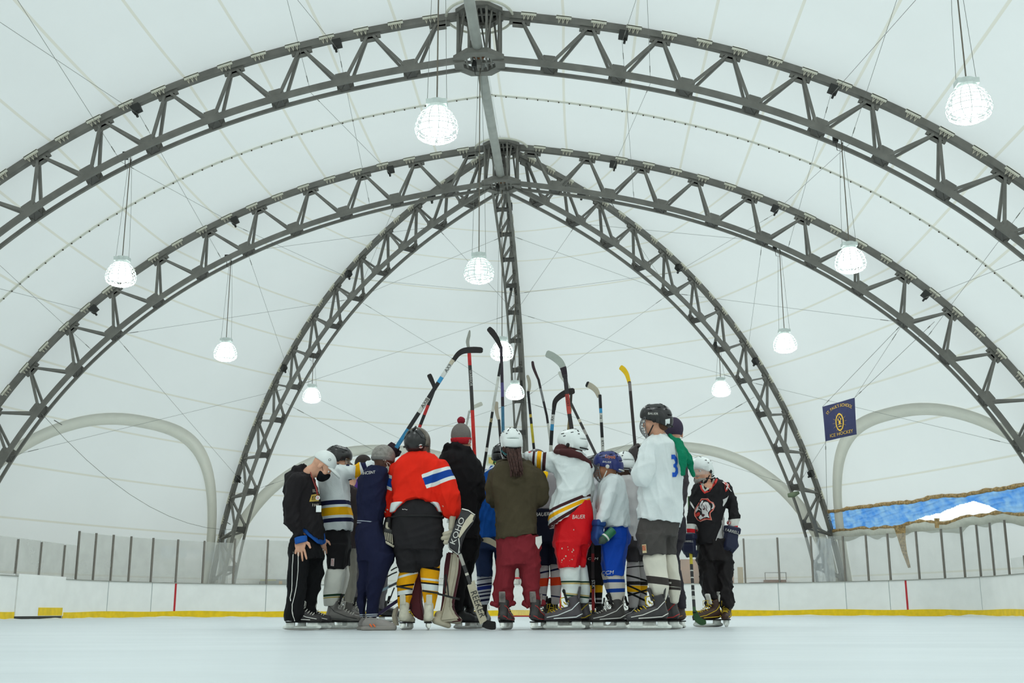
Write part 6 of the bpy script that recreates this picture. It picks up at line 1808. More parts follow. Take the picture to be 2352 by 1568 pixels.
rp_ = cloth('red_hockey_pants', (204, 18, 26), rough=.45, bump=.15)
hp = garment(I_, 'hockey_pants', rp_, [(1150, 1290, 1358, .165), (1175, 1284, 1362, .18), (1205, 1274, 1362, .19), (1235, 1270, 1361, .19), (1255, 1270, 1356, .18)], [('rows', [(1245, 1270, 1335, .15, -.04), (1280, 1274, 1336, .14, -.04), (1307, 1279, 1334, .13, -.04)], 3), ('rows', [(1245, 1310, 1356, .14, .08), (1280, 1315, 1349, .13, .08), (1304, 1316, 1346, .12, .08)], 3)], wr=(.010, (.2, 0, .8), 11, 92))
sg_ = [st(I_, 1312, 1336, 0, 1.8, 70, (36, 62, 46)), st(I_, 1312, 1340, 0, 1.8, 70, (190, 168, 110)), st(I_, 1312, 1364, -6, 1.6, 70, (190, 168, 110)), st(I_, 1312, 1368, -6, 1.8, 70, (36, 62, 46))]
ms = cloth('white_green_sock', (216, 220, 216), sg_)
garment(I_, 'sock', ms, None, [('rows', [(1296, 1282, 1334, .09, -.05), (1325, 1286, 1334, .095, -.05), (1350, 1290, 1333, .085, -.04), (1372, 1295, 1330, .075, -.04), (1392, 1302, 1328, .065, -.04)])], wr=(.005, (1, 0, .3), 16, 93))
garment(I_, 'sock', ms, None, [('rows', [(1296, 1320, 1348, .09, .1), (1325, 1324, 1352, .09, .1), (1352, 1326, 1356, .085, .1), (1385, 1332, 1352, .065, .1)])], wr=None)
I_.finish()
helmet(I_, M_WHITEP, face='cage', wire=M_WIREW)
glove(I_, 'glove', I_.P(1212, 1050, .1), (-1, .1, -.1), (0, -.6, .8), cloth('white_glove', (206, 210, 206)), mat('red_piping', srgb(190, 52, 50), .6), .85, 1)
bv = bvh_of(hp); decal_text('pants_lettering', 'BAUER', 1329, 1187, 13, -2, M_STRAPW, I_.root, bv, .25, .75)
random.seed(5)
for i in range(16):
    x, y = random.choice([(1296, 1265), (1318, 1270), (1320, 1220), (1312, 1290), (1300, 1285)]); x += random.uniform(-10, 10); y += random.uniform(-14, 14); r_ = random.uniform(.6, 2.2)
    px_poly('scuff_mark', [(x, y), (x + r_, y + r_ * .3), (x + r_ * .8, y + r_ * 2), (x - r_ * .3, y + r_ * 1.4)], M_PADW, I_.root, bv, .004, 0)
gb = mat('skate_charcoal', srgb(76, 70, 74), .45, .1)
skate(I_, (1338, 1447), -86, gb, M_LACE_Y, trim=M_WHITEP, sc=1.22, dy=-.08)
skate(I_, (1358, 1446), -78, gb, M_LACE_Y, trim=M_LACE_Y, sc=1.15, dy=.14)

# ---- J: black CCM pants behind the red pants
J = Person(11.1, (1365, 1440), 'person in pale jersey and black pants with black and yellow socks behind the red pants')
J.head(1362, 1080, .05, -60, -10, 0, 1.0)
J.neck((1356, 1108, .03), (1360, 1092, .05), 12, 11)
garment(J, 'jersey', cloth('pale_jersey', (196, 196, 200)), [(1100, 1342, 1372, .12), (1112, 1335, 1378, .16), (1150, 1336, 1380, .17), (1200, 1338, 1378, .17), (1215, 1338, 1378, .17)], [([(1366, 1116, -.06), (1372, 1150, -.1), (1370, 1190, -.1)], [11, 10, 9])], wr=(.008, (0, 0, 1), 13, 101))
hp = garment(J, 'hockey_pants', cloth('black_ccm_pants', (26, 24, 26)), [(1200, 1338, 1384, .16), (1245, 1338, 1386, .16)], [('rows', [(1240, 1338, 1362, .12), (1345, 1344, 1364, .11)], 3), ('rows', [(1240, 1358, 1388, .12), (1345, 1362, 1386, .11)], 3)], wr=(.006, (0, 0, 1), 12, 102))
sj = [st(J, 1370, 1352, 0, 8, 40, YEL), st(J, 1370, 1375, 0, 2, 40, (170, 165, 165)), st(J, 1370, 1384, 0, 1.5, 40, (170, 165, 165))]
garment(J, 'sock', cloth('black_yellow_sock', (28, 26, 28), sj), None, [('rows', [(1336, 1346, 1364, .07), (1388, 1350, 1364, .06)])], wr=None)
garment(J, 'sock', cloth('black_yellow_sock', None), None, [('rows', [(1336, 1366, 1385, .07), (1360, 1366, 1384, .07), (1392, 1368, 1382, .06)])], wr=None)
J.finish()
helmet(J, M_BLACKP, face='cage')
bv = bvh_of(hp); decal_text('pants_lettering', 'CCM', 1362, 1283, 8, 0, M_STRAPW, J.root, bv, .2, 1.4)
skate(J, (1352, 1444), -100, M_BLACKP, sc=.95, dy=.05); skate(J, (1392, 1444), -100, M_BLACKP, sc=.95, dy=.1)

# ---- K: short player with blue helmet and blue pants
K = Person(10.25, (1412, 1446), 'person in blue lettered helmet, white jersey and blue pants facing left', SKIN_T)
K.head(1396, 1073, 0, -80, -6, 0, 1.0)
K.neck((1407, 1100, 0), (1402, 1086, 0), 13, 12)
TK = [(1090, 1398, 1422, .10), (1098, 1384, 1432, .15), (1112, 1375, 1438, .17), (1140, 1370, 1442, .18), (1170, 1370, 1445, .18), (1200, 1376, 1448, .18), (1214, 1382, 1450, .18)]
garment(K, 'jersey', cloth('white_jersey', (216, 221, 222)), TK, [([(1406, 1114, -.13), (1397, 1150, -.19), (1384, 1186, -.2), (1377, 1206, -.18)], [19, 17, 15, 12]), ([(1385, 1115, .1), (1376, 1160, .15)], [14, 11])], wr=(.010, (.2, 0, 1), 14, 111), k=.01, hollow=((1415, 1213, 0), DOWN), cuts=[((1415, 1213, 0), (.05, 0, -1))])
hp = garment(K, 'hockey_pants', cloth('royal_blue_pants', (12, 66, 168), rough=.6), [(1196, 1396, 1440, .12), (1212, 1390, 1445, .145), (1230, 1385, 1450, .165), (1250, 1382, 1446, .17)], [('rows', [(1240, 1382, 1444, .13, -.05), (1280, 1382, 1438, .12, -.05), (1324, 1388, 1435, .11, -.05)], 3), ('rows', [(1240, 1381, 1430, .12, .09), (1321, 1380, 1420, .11, .09)], 3)], wr=(.009, (.1, 0, 1), 13, 112))
sk2 = [st(K, 1414, 1334, 0, 3.6, 60, (16, 58, 140)), st(K, 1414, 1356, 2, 4.2, 60, (16, 58, 140))]
ms = cloth('beige_blue_sock', (200, 192, 182), sk2)
garment(K, 'sock', ms, None, [('rows', [(1314, 1390, 1434, .085, -.05), (1335, 1393, 1436, .09, -.05), (1362, 1397, 1437, .085, -.05), (1385, 1406, 1434, .07, -.04), (1400, 1409, 1432, .06, -.04)])], wr=(.004, (0, 0, 1), 12, 113))
garment(K, 'sock', ms, None, [('rows', [(1314, 1380, 1412, .085, .1), (1345, 1388, 1414, .08, .1), (1385, 1402, 1420, .06, .1)])], wr=None)
K.finish()
helmet(K, mat('blue_helmet', srgb(30, 42, 108), .3, spec=.5), face='cage', strap=M_STRAPW)
bv = bvh_of(K.hel)
decal_text('helmet_lettering', 'Loyola', 1402, 1049, 11, 6, mat('orange_script', srgb(226, 132, 56), .6), K.hel, bv, .25, .8)
decal_text('helmet_brand', 'BAUER', 1394, 1061, 6, 6, M_STRAPW, K.hel, bv, .2, 1.1)
bv = bvh_of(hp); decal_text('pants_lettering', 'CCM', 1396, 1315, 12, -4, M_STRAPW, K.root, bv, .25, 1.1)
bg_ = mat('blue_glove', srgb(20, 60, 122), .6)
glove(K, 'glove', K.P(1374, 1208, -.18), (-.15, -.05, -1), (-.8, -.5, 0), bg_, bg_, 1.0, -1)
skate(K, (1438, 1447), -86, mat('skate_worn_black', srgb(58, 54, 52), .55), M_LACE_W, trim=M_STRAPW, sc=1.12, dy=-.08)
skate(K, (1432, 1446), -76, mat('skate_worn_black', None), M_LACE_W, sc=1.08, dy=.12)

# ---- L: white helmet behind, arm raised with the yellow-bladed stick
L_P = Person(10.9, (1452, 1440), 'person in white helmet and pale jersey behind the blue helmet, glove raised on a stick', SKIN_D)
L_P.head(1434, 1072, 0, -20, -8, 0, 1.0, face=False)
L_P.neck((1440, 1102, 0), (1436, 1084, 0), 12, 11)
garment(L_P, 'jersey', cloth('grey_white_jersey', (194, 190, 190), [st(L_P, 1449, 1145, 70, 2, 20, NAVY), st(L_P, 1446, 1172, 40, 2, 12, NAVY)]), [(1092, 1424, 1456, .12), (1104, 1416, 1466, .16), (1140, 1416, 1472, .17), (1200, 1424, 1472, .17), (1245, 1438, 1470, .16)], [([(1456, 1104, 0), (1466, 1088, 0), (1462, 1068, 0)], [13, 11, 9])], wr=(.009, (.2, 0, 1), 13, 121))
garment(L_P, 'hockey_pants', cloth('charcoal_pants', (58, 54, 56)), [(1232, 1426, 1472, .16), (1260, 1430, 1474, .16)], [('rows', [(1250, 1430, 1464, .12), (1292, 1440, 1468, .11)], 3), ('rows', [(1250, 1455, 1485, .12, .1), (1290, 1460, 1488, .11, .1)], 3)], wr=(.006, (0, 0, 1), 12, 122))
sl_ = [st(L_P, 1454, 1302, 6, 1.3, 40, (30, 30, 30)), st(L_P, 1454, 1325, -14, 2, 40, (30, 30, 30)), st(L_P, 1454, 1339, 0, 4, 40, (40, 36, 34)), st(L_P, 1454, 1352, 0, 7, 40, YEL), st(L_P, 1454, 1350, -24, 2, 40, (30, 30, 30)), st(L_P, 1454, 1366, -24, 2.2, 40, (30, 30, 30)), st(L_P, 1454, 1364, 16, 2, 40, (30, 30, 30))]
garment(L_P, 'sock', cloth('taped_sock', (178, 172, 170), sl_), None, [('rows', [(1286, 1440, 1468, .08), (1320, 1438, 1470, .085), (1355, 1440, 1472, .08), (1385, 1444, 1466, .06), (1396, 1444, 1464, .06)])], wr=None)
garment(L_P, 'sock', cloth('taped_sock', None), None, [('rows', [(1286, 1462, 1486, .08, .1), (1340, 1464, 1488, .08, .1), (1392, 1466, 1484, .06, .1)])], wr=None)
L_P.finish()
helmet(L_P, M_WHITEP, face='none')
s = Sdf(.01); L_P.chain(s, [(1468, 1100, -.03), (1457, 1078, -.04), (1455, 1060, -.02)], [8, 7, 6]); L_P.add('elbow_pad', s, mat('red_black_pad', srgb(112, 26, 36), .6), .008)
gl = mat('charcoal_glove', srgb(66, 58, 58), .6)
glove(L_P, 'glove', L_P.P(1459, 1060, -.02), (-.05, 0, 1), (-.9, -.3, 0), gl, gl, 1.05, 1)
skate(L_P, (1470, 1444), -84, M_BLACKP, M_STRAPW, trim=M_STRAPW, sc=1.05); skate(L_P, (1490, 1443), -84, M_BLACKP, M_LACE_W, sc=1.05, dy=.15)

# ---- N: dark beanie behind the tall player
N_ = Person(10.8, (1566, 1440), 'person in dark navy beanie and dark clothes half hidden behind the tall player')
N_.head(1547, 996, 0, -10, -4, 0, 1.05, face=False)
N_.neck((1549, 1030, 0), (1547, 1010, 0), 13, 12)
garment(N_, 'jacket', cloth('dark_grey_jacket', (66, 60, 64)), [(1024, 1530, 1566, .12), (1036, 1512, 1580, .16), (1070, 1506, 1578, .17), (1120, 1510, 1570, .17), (1180, 1512, 1572, .17), (1196, 1512, 1572, .17)], [([(1568, 1050, -.02), (1572, 1105, -.04), (1570, 1150, -.03), (1564, 1172, 0)], [13, 10.5, 9, 7])], wr=(.008, (0, 0, 1), 14, 131))
garment(N_, 'trousers', cloth('dark_trousers', (50, 46, 52)), [(1178, 1514, 1568, .15), (1195, 1512, 1576, .16), (1220, 1512, 1577, .16), (1245, 1512, 1574, .16)], [('rows', [(1235, 1512, 1540, .11), (1395, 1518, 1536, .08)]), ('rows', [(1235, 1540, 1574, .12), (1275, 1540, 1562, .11), (1310, 1544, 1566, .1), (1345, 1548, 1573, .09), (1370, 1550, 1577, .09), (1398, 1556, 1578, .08)])], wr=(.009, (0, 0, 1), 14, 132))
N_.finish()
L, M_ = N_.L, N_.hM
s = Sdf(.015); s.ell(L(0, -.01, .045), (.092, .11, .112), M_); s.cut(L(0, 0, -.015), M_ @ Vector((0, .1, -1)), .004)
N_.add('beanie', s, mat('navy_wool', srgb(58, 48, 68), .9, bump=.6, bump_scale=110), .007)
skate(N_, (1572, 1444), -30, mat('skate_brown_black', srgb(66, 52, 48), .5), M_LACE_Y, sc=1.05, dy=-.05, trim=mat('orange_trim', srgb(170, 112, 60), .6))
skate(N_, (1528, 1444), -30, mat('skate_brown_black', None), M_LACE_Y, sc=1.05)

# ---- M: tallest player, white jersey with a blue number
M_P = Person(9.95, (1512, 1446), 'tallest person, black helmet with cage, white jersey with blue number 3, grey shorts')
M_P.head(1506, 968, 0, -72, -2, 0, 1.08)
M_P.neck((1514, 1006, 0), (1511, 984, 0), 15, 14)
TM = [(998, 1496, 1530, .10), (1005, 1484, 1542, .14), (1018, 1474, 1552, .17), (1045, 1468, 1559, .19), (1080, 1466, 1566, .2), (1120, 1465, 1570, .2), (1160, 1463, 1570, .2), (1195, 1461, 1567, .2), (1210, 1461, 1566, .2)]
garment(M_P, 'jersey', cloth('white_number_jersey', (218, 223, 223)), TM, [([(1496, 1026, -.12), (1484, 1058, -.18), (1474, 1094, -.2)], [25, 25, 26], .8), ([(1538, 1030, .12), (1540, 1075, .18)], [20, 18])], wr=(.011, (.1, 0, 1), 11, 141), n=2.8, k=.008,
        hollow=((1515, 1202, 0), DOWN), cuts=[((1461, 1194, 0), (-.13, 0, -1))])
# the near forearm, bent up towards the chest
s = Sdf(.01); M_P.chain(s, [(1478, 1092, -.18), (1462, 1090, -.12), (1452, 1080, -.02)], [11, 9, 8]); M_P.add('elbow_pad', s, M_BLACKP, .008); M_P.chain(M_P.body, [(1484, 1060, -.15), (1476, 1090, -.16), (1455, 1084, -.04)], [12, 9, 7])
hp = garment(M_P, 'hockey_shorts', cloth('grey_shorts', (74, 70, 68), rough=.7), [(1190, 1468, 1562, .18), (1215, 1463, 1560, .185), (1235, 1462, 1557, .18)], [('rows', [(1225, 1462, 1532, .15, -.05), (1250, 1464, 1531, .14, -.06), (1276, 1468, 1530, .13, -.06)], 3), ('rows', [(1225, 1505, 1558, .14, .1), (1250, 1508, 1555, .13, .1), (1277, 1512, 1553, .12, .1)], 3)], wr=(.009, (.1, 0, 1), 12, 142))
tp = (62, 56, 54)
sm1 = [st(M_P, 1512, 1334, -7, 8, 60, tp), st(M_P, 1516, 1336, -5, 2, 26, (212, 208, 198)), st(M_P, 1550, 1351, -4, 3, 26, tp)]
ms = cloth('cream_hockey_sock', (214, 208, 194), sm1, na=.08)
garment(M_P, 'sock', ms, None, [('rows', [(1268, 1480, 1530, .1, -.06), (1285, 1476, 1531, .11, -.07), (1305, 1478, 1533, .105, -.06), (1330, 1486, 1536, .1, -.06), (1350, 1490, 1538, .095, -.05), (1368, 1497, 1535, .08, -.04), (1386, 1503, 1526, .065, -.03)])], wr=(.005, (0, 0, 1), 12, 143))
garment(M_P, 'sock', ms, None, [('rows', [(1268, 1520, 1553, .1, .1), (1300, 1522, 1558, .1, .1), (1335, 1528, 1565, .095, .1), (1355, 1532, 1564, .09, .1), (1386, 1538, 1558, .065, .1)])], wr=(.005, (0, 0, 1), 12, 144))
M_P.finish()
helmet(M_P, M_BLACKP, face='cage')
s = Sdf(.012); s.ell(M_P.L(0, -.06, -.035), (.066, .045, .05), M_P.hM); M_P.add('hair', s, mat('brown_hair', srgb(92, 62, 44), .85, bump=.8, bump_scale=140), .006)
bv = bvh_of(M_P.hel); decal_text('helmet_brand', 'BAUER', 1500, 950, 7, 2, M_STRAPW, M_P.hel, bv, .1, 1.1); px_poly('rear_sticker', [(1528, 963), (1538, 961), (1538, 972), (1528, 976)], M_WHITEP, M_P.hel, bv)
bv = bvh_of(*M_P.parts['jersey'])
nb = mat('number_blue', srgb(20, 84, 190), .7)
V = [(0, 1), (.62, 1), (1, .8), (1, .62), (.8, .5), (1, .38), (1, .18), (.62, 0), (0, 0), (0, .2), (.45, .2), (.6, .3), (.6, .36), (.45, .43), (.3, .43), (.3, .57), (.45, .57), (.6, .64), (.6, .7), (.45, .8), (0, .8)]
px_poly('jersey_number', [(1541.5 + 13.5 * x + 2.5 * (1 - y), 1095 - 51 * y) for x, y in V], nb, M_P.root, bv, .004, 2)
bv = bvh_of(hp)
px_poly('leg_tag', [(1475, 1250), (1484, 1249), (1486, 1269), (1477, 1270)], mat('tag_cream', srgb(214, 196, 156), .7), M_P.root, bv)
px_poly('leg_tag_field', [(1476, 1252), (1483, 1251.4), (1484, 1264), (1477, 1264.4)], mat('tag_orange', srgb(188, 82, 52), .7), M_P.root, bv, .006)
decal_text('tag_text', 'CCM', 1480.4, 1258, 5.4, -86, mat('tag_cream', None), M_P.root, bv, off=.008)
rb_ = mat('skate_dark_grey', srgb(58, 55, 56), .45, .1)
skate(M_P, (1536, 1448), -86, rb_, M_LACE_Y, trim=M_STRAPW, sc=1.24, dy=-.1, cuffm=rb_)
skate(M_P, (1562, 1448), -78, rb_, M_LACE_Y, trim=rt_, sc=1.18, dy=.12, cuffm=rb_)
# green shirt slung over the shoulder, hanging in folds
s = Sdf(.02)
for pts, rs in (([(1538, 1000, -.04), (1556, 1014, -.12), (1568, 1045, -.19), (1571, 1085, -.2)], [5, 9, 11, 7]), ([(1540, 1002, .0), (1562, 1020, -.08), (1580, 1050, -.1), (1592, 1090, -.1)], [6, 9, 10, 7]),
                ([(1548, 1010, -.06), (1572, 1038, -.14), (1582, 1060, -.15)], [7, 9, 8]), ([(1565, 1050, -.2), (1569, 1088, -.21)], [9, 5])):
    M_P.chain(s, pts, rs, .7)
to = sdf_obj('green_shirt', s, cloth('green_cloth', (12, 118, 86), bump=.6), None, .008, (.009, (.35, 0, -1), 17, 7))
tag(to, 'crumpled green shirt draped over the tall player\'s back shoulder', 'shirt')

# ---- O: bearded man standing apart on the right
O_ = Person(11.75, (1642, 1440), 'bearded person in black and red hockey jersey and clear visor standing apart at right', SKIN_L)
O_.head(1612, 1083, -.02, -140, -4, 0, 1.04)
O_.neck((1627, 1116, -.02), (1621, 1096, -.03), 13, 12)
GRY = (206, 204, 198)
so_ = [st(O_, 1586, 1216, -4, 13, 17, GRY, -.11), st(O_, 1586, 1219, -4, 4.5, 16, (196, 30, 40), -.1), st(O_, 1684, 1201, 6, 8.5, 30, GRY, -.08), st(O_, 1684, 1211, 8, 2, 30, (206, 40, 44), -.08)]
TO = [(1098, 1612, 1646, .10), (1104, 1602, 1658, .14), (1114, 1594, 1672, .17), (1130, 1590, 1674, .18), (1155, 1592, 1668, .18), (1185, 1594, 1664, .18), (1215, 1596, 1658, .175), (1240, 1597, 1656, .17), (1252, 1598, 1655, .17)]
jo = garment(O_, 'jersey', cloth('black_crest_jersey', (36, 34, 36), so_), TO, [([(1602, 1120, 0), (1594, 1150, -.03), (1588, 1190, -.08), (1587, 1222, -.12)], [13, 12, 11, 10]), ([(1670, 1122, 0), (1682, 1155, -.02), (1686, 1185, -.05), (1684, 1208, -.1)], [15, 14, 14, 13])], wr=(.009, (.1, 0, 1), 14, 151), n=2.8, extra=lambda s: (s.ell(O_.P(1627, 1104, -.15), (.052, .07, .085), None, .006, '-')), hollow=((1626, 1252, 0), DOWN))
garment(O_, 'trousers', cloth('black_shell_trousers', (34, 30, 31), rough=.6), [(1238, 1600, 1682, .165), (1265, 1598, 1685, .17), (1290, 1600, 1686, .16)], [('rows', [(1280, 1600, 1645, .13), (1320, 1604, 1646, .12), (1360, 1612, 1647, .11), (1392, 1619, 1648, .1), (1398, 1620, 1646, .09)]), ('rows', [(1280, 1640, 1686, .13), (1320, 1644, 1687, .12), (1350, 1646, 1685, .11), (1375, 1648, 1688, .11), (1392, 1652, 1691, .1), (1402, 1660, 1684, .08)])], wr=(.014, (.3, 0, 1), 15, 152))
O_.finish(.007)
L, M_ = O_.L, O_.hM
s = Sdf(.02); s.ell(L(0, .055, -.085), (.05, .042, .04), M_); s.cap(L(.058, .01, -.06), L(.03, .06, -.1), .02, .022); s.cap(L(-.058, .01, -.06), L(-.03, .06, -.1), .02, .022); s.ell(L(0, .09, -.045), (.032, .012, .01), M_, .01); s.ell(L(0, .098, -.064), (.017, .016, .009), M_, .004, '-')
O_.add('beard', s, mat('grey_beard', srgb(158, 152, 146), .9, noise_amt=.3, noise_scale=60, bump=.9, bump_scale=150), .005)
helmet(O_, M_WHITEP, face='visor')
bv = bvh_of(jo)
px_line('collar', [(1608, 1108), (1612, 1122), (1619, 1131), (1630, 1125), (1642, 1110), (1646, 1100)], 5, mat('collar_red', srgb(214, 52, 44), .7), O_.root, bv, .004)
px_line('collar_inner', [(1612, 1110), (1615, 1121), (1620, 1127), (1629, 1120), (1638, 1108), (1641, 1100)], 4, mat('collar_grey', srgb(190, 186, 176), .7), O_.root, bv, .006)
wh, rd, dk = mat('crest_white', srgb(216, 212, 210), .7), mat('crest_red', srgb(196, 52, 42), .7), mat('crest_dark', srgb(70, 26, 30), .7)
T = lambda pts: [(1560 + x / 7.125, 1030 + y / 7.125) for x, y in pts]
px_poly('crest_outline', T([(365, 815), (470, 812), (510, 860), (560, 880), (588, 945), (560, 1010), (515, 1050), (512, 1090), (535, 1172), (450, 1160), (390, 1180), (350, 1198), (300, 1170), (248, 1105), (243, 1055), (262, 980), (300, 920)]), mat('crest_pale_red', srgb(226, 150, 134), .7), O_.root, bv, .003, 2)
px_poly('crest_field', T([(370, 825), (465, 822), (505, 870), (550, 890), (576, 945), (550, 1000), (505, 1045), (500, 1090), (520, 1160), (450, 1150), (380, 1168), (345, 1185), (305, 1160), (258, 1102), (253, 1055), (272, 985), (308, 925)]), rd, O_.root, bv, .005, 2)
px_poly('crest_ground', T([(375, 838), (440, 835), (500, 885), (540, 905), (562, 945), (540, 990), (495, 1040), (490, 1090), (505, 1145), (440, 1138), (375, 1155), (345, 1170), (315, 1150), (270, 1100), (266, 1055), (284, 990), (318, 930)]), M_BLACKM, O_.root, bv, .007, 2)
px_poly('crest_head', T([(385, 900), (420, 868), (470, 880), (505, 930), (510, 1000), (470, 1050), (480, 1100), (500, 1138), (450, 1122), (400, 1130), (355, 1160), (330, 1130), (350, 1090), (385, 1080), (375, 1020), (370, 960)]), wh, O_.root, bv, .009, 2)
px_poly('crest_horn', T([(395, 845), (370, 860), (345, 905), (342, 960), (370, 985), (395, 985), (372, 950), (370, 905), (392, 868)]), wh, O_.root, bv, .009, 1)
px_poly('crest_horn', T([(335, 925), (300, 960), (272, 1030), (272, 1055), (320, 1000), (350, 1010), (370, 1030), (340, 985), (318, 990), (325, 950)]), wh, O_.root, bv, .009, 1)
px_poly('crest_ear', T([(520, 880), (560, 915), (570, 950), (550, 985), (520, 990), (545, 955), (540, 915)]), wh, O_.root, bv, .009, 1)
px_poly('crest_muzzle', T([(262, 1090), (300, 1050), (340, 1040), (350, 1080), (320, 1110), (290, 1110)]), rd, O_.root, bv, .009, 1)
px_poly('crest_nose', T([(365, 1085), (395, 1070), (425, 1085), (400, 1115), (375, 1110)]), dk, O_.root, bv, .011, 1)
px_poly('crest_eye', T([(388, 985), (425, 975), (420, 1000), (395, 1005)]), dk, O_.root, bv, .011, 1)
px_line('crest_detail', T([(430, 920), (450, 960), (445, 1010), (470, 1030)]), 1.1, dk, O_.root, bv, .011)
px_line('crest_detail', T([(400, 930), (410, 960), (430, 985)]), 1.1, dk, O_.root, bv, .011)
px_poly('shoulder_patch', T([(700, 548), (770, 560), (812, 590), (820, 650), (755, 710), (745, 640), (748, 600)]), rd, O_.root, bv, .005, 1)
px_line('shoulder_patch_mark', T([(705, 555), (770, 600), (790, 640), (850, 705)]), 1.6, wh, O_.root, bv, .008)
px_line('shoulder_patch_mark', T([(770, 575), (800, 600), (775, 640), (765, 670)]), 2, wh, O_.root, bv, .008)
px_poly('side_wedge', T([(806, 768), (770, 800), (712, 832), (716, 880), (706, 930), (716, 944), (770, 860)]), wh, O_.root, bv, .005, 1)
px_poly('side_wedge', T([(184, 860), (215, 900), (245, 960), (250, 1000), (225, 970), (190, 910)]), wh, O_.root, bv, .005, 1)
px_poly('side_panel', [(1661, 1180), (1664, 1190), (1664, 1247), (1641, 1250), (1650, 1222), (1657, 1205)], wh, O_.root, bv, .005, 2)
px_poly('side_panel', [(1593, 1225), (1596, 1237), (1601, 1252), (1593, 1252)], wh, O_.root, bv, .005, 1)
V, F = poly([(math.cos(2 * math.pi * i / 20), math.sin(2 * math.pi * i / 20)) for i in range(20)], 1)
decal('sleeve_badge', V, F, 1674, 1200, 5, 0, rd, O_.root, bv, .005); decal('sleeve_badge_centre', V, F, 1674, 1200, 3.8, 0, wh, O_.root, bv, .007); decal('sleeve_badge_dot', V, F, 1674, 1200, 1.6, 0, rd, O_.root, bv, .009)
gn = mat('navy_glove', srgb(24, 28, 56), .6)
g1 = glove(O_, 'glove', O_.P(1584, 1238, -.13), (.0, 0, -1), (-.5, -.9, 0), gn, gn, 1.1, 1)
g2 = glove(O_, 'glove', O_.P(1680, 1224, -.12), (-.2, 0, -1), (.4, -.9, 0), gn, gn, 1.25, -1)
bv = bvh_of(g2, *g2.children); decal_text('glove_lettering', 'FARRELL', 1682, 1220, 9, 14, M_STRAPW, g2, bv, 0, .95)
bv = bvh_of(g1, *g1.children); decal_text('glove_lettering', 'FARRELL', 1583, 1243, 6, 0, M_STRAPW, g1, bv, 0, .8)
bw = mat('skate_brown', srgb(62, 38, 28), .5, noise_amt=.2)
skate(O_, (1656, 1440), -118, bw, M_LACE_Y, sc=1.15, dy=-.05, cuffm=M_STRAPW, trim=M_LACE_Y)
skate(O_, (1672, 1440), -168, bw, M_LACE_Y, sc=1.15, dy=.1, cuffm=M_STRAPW, trim=M_LACE_Y)
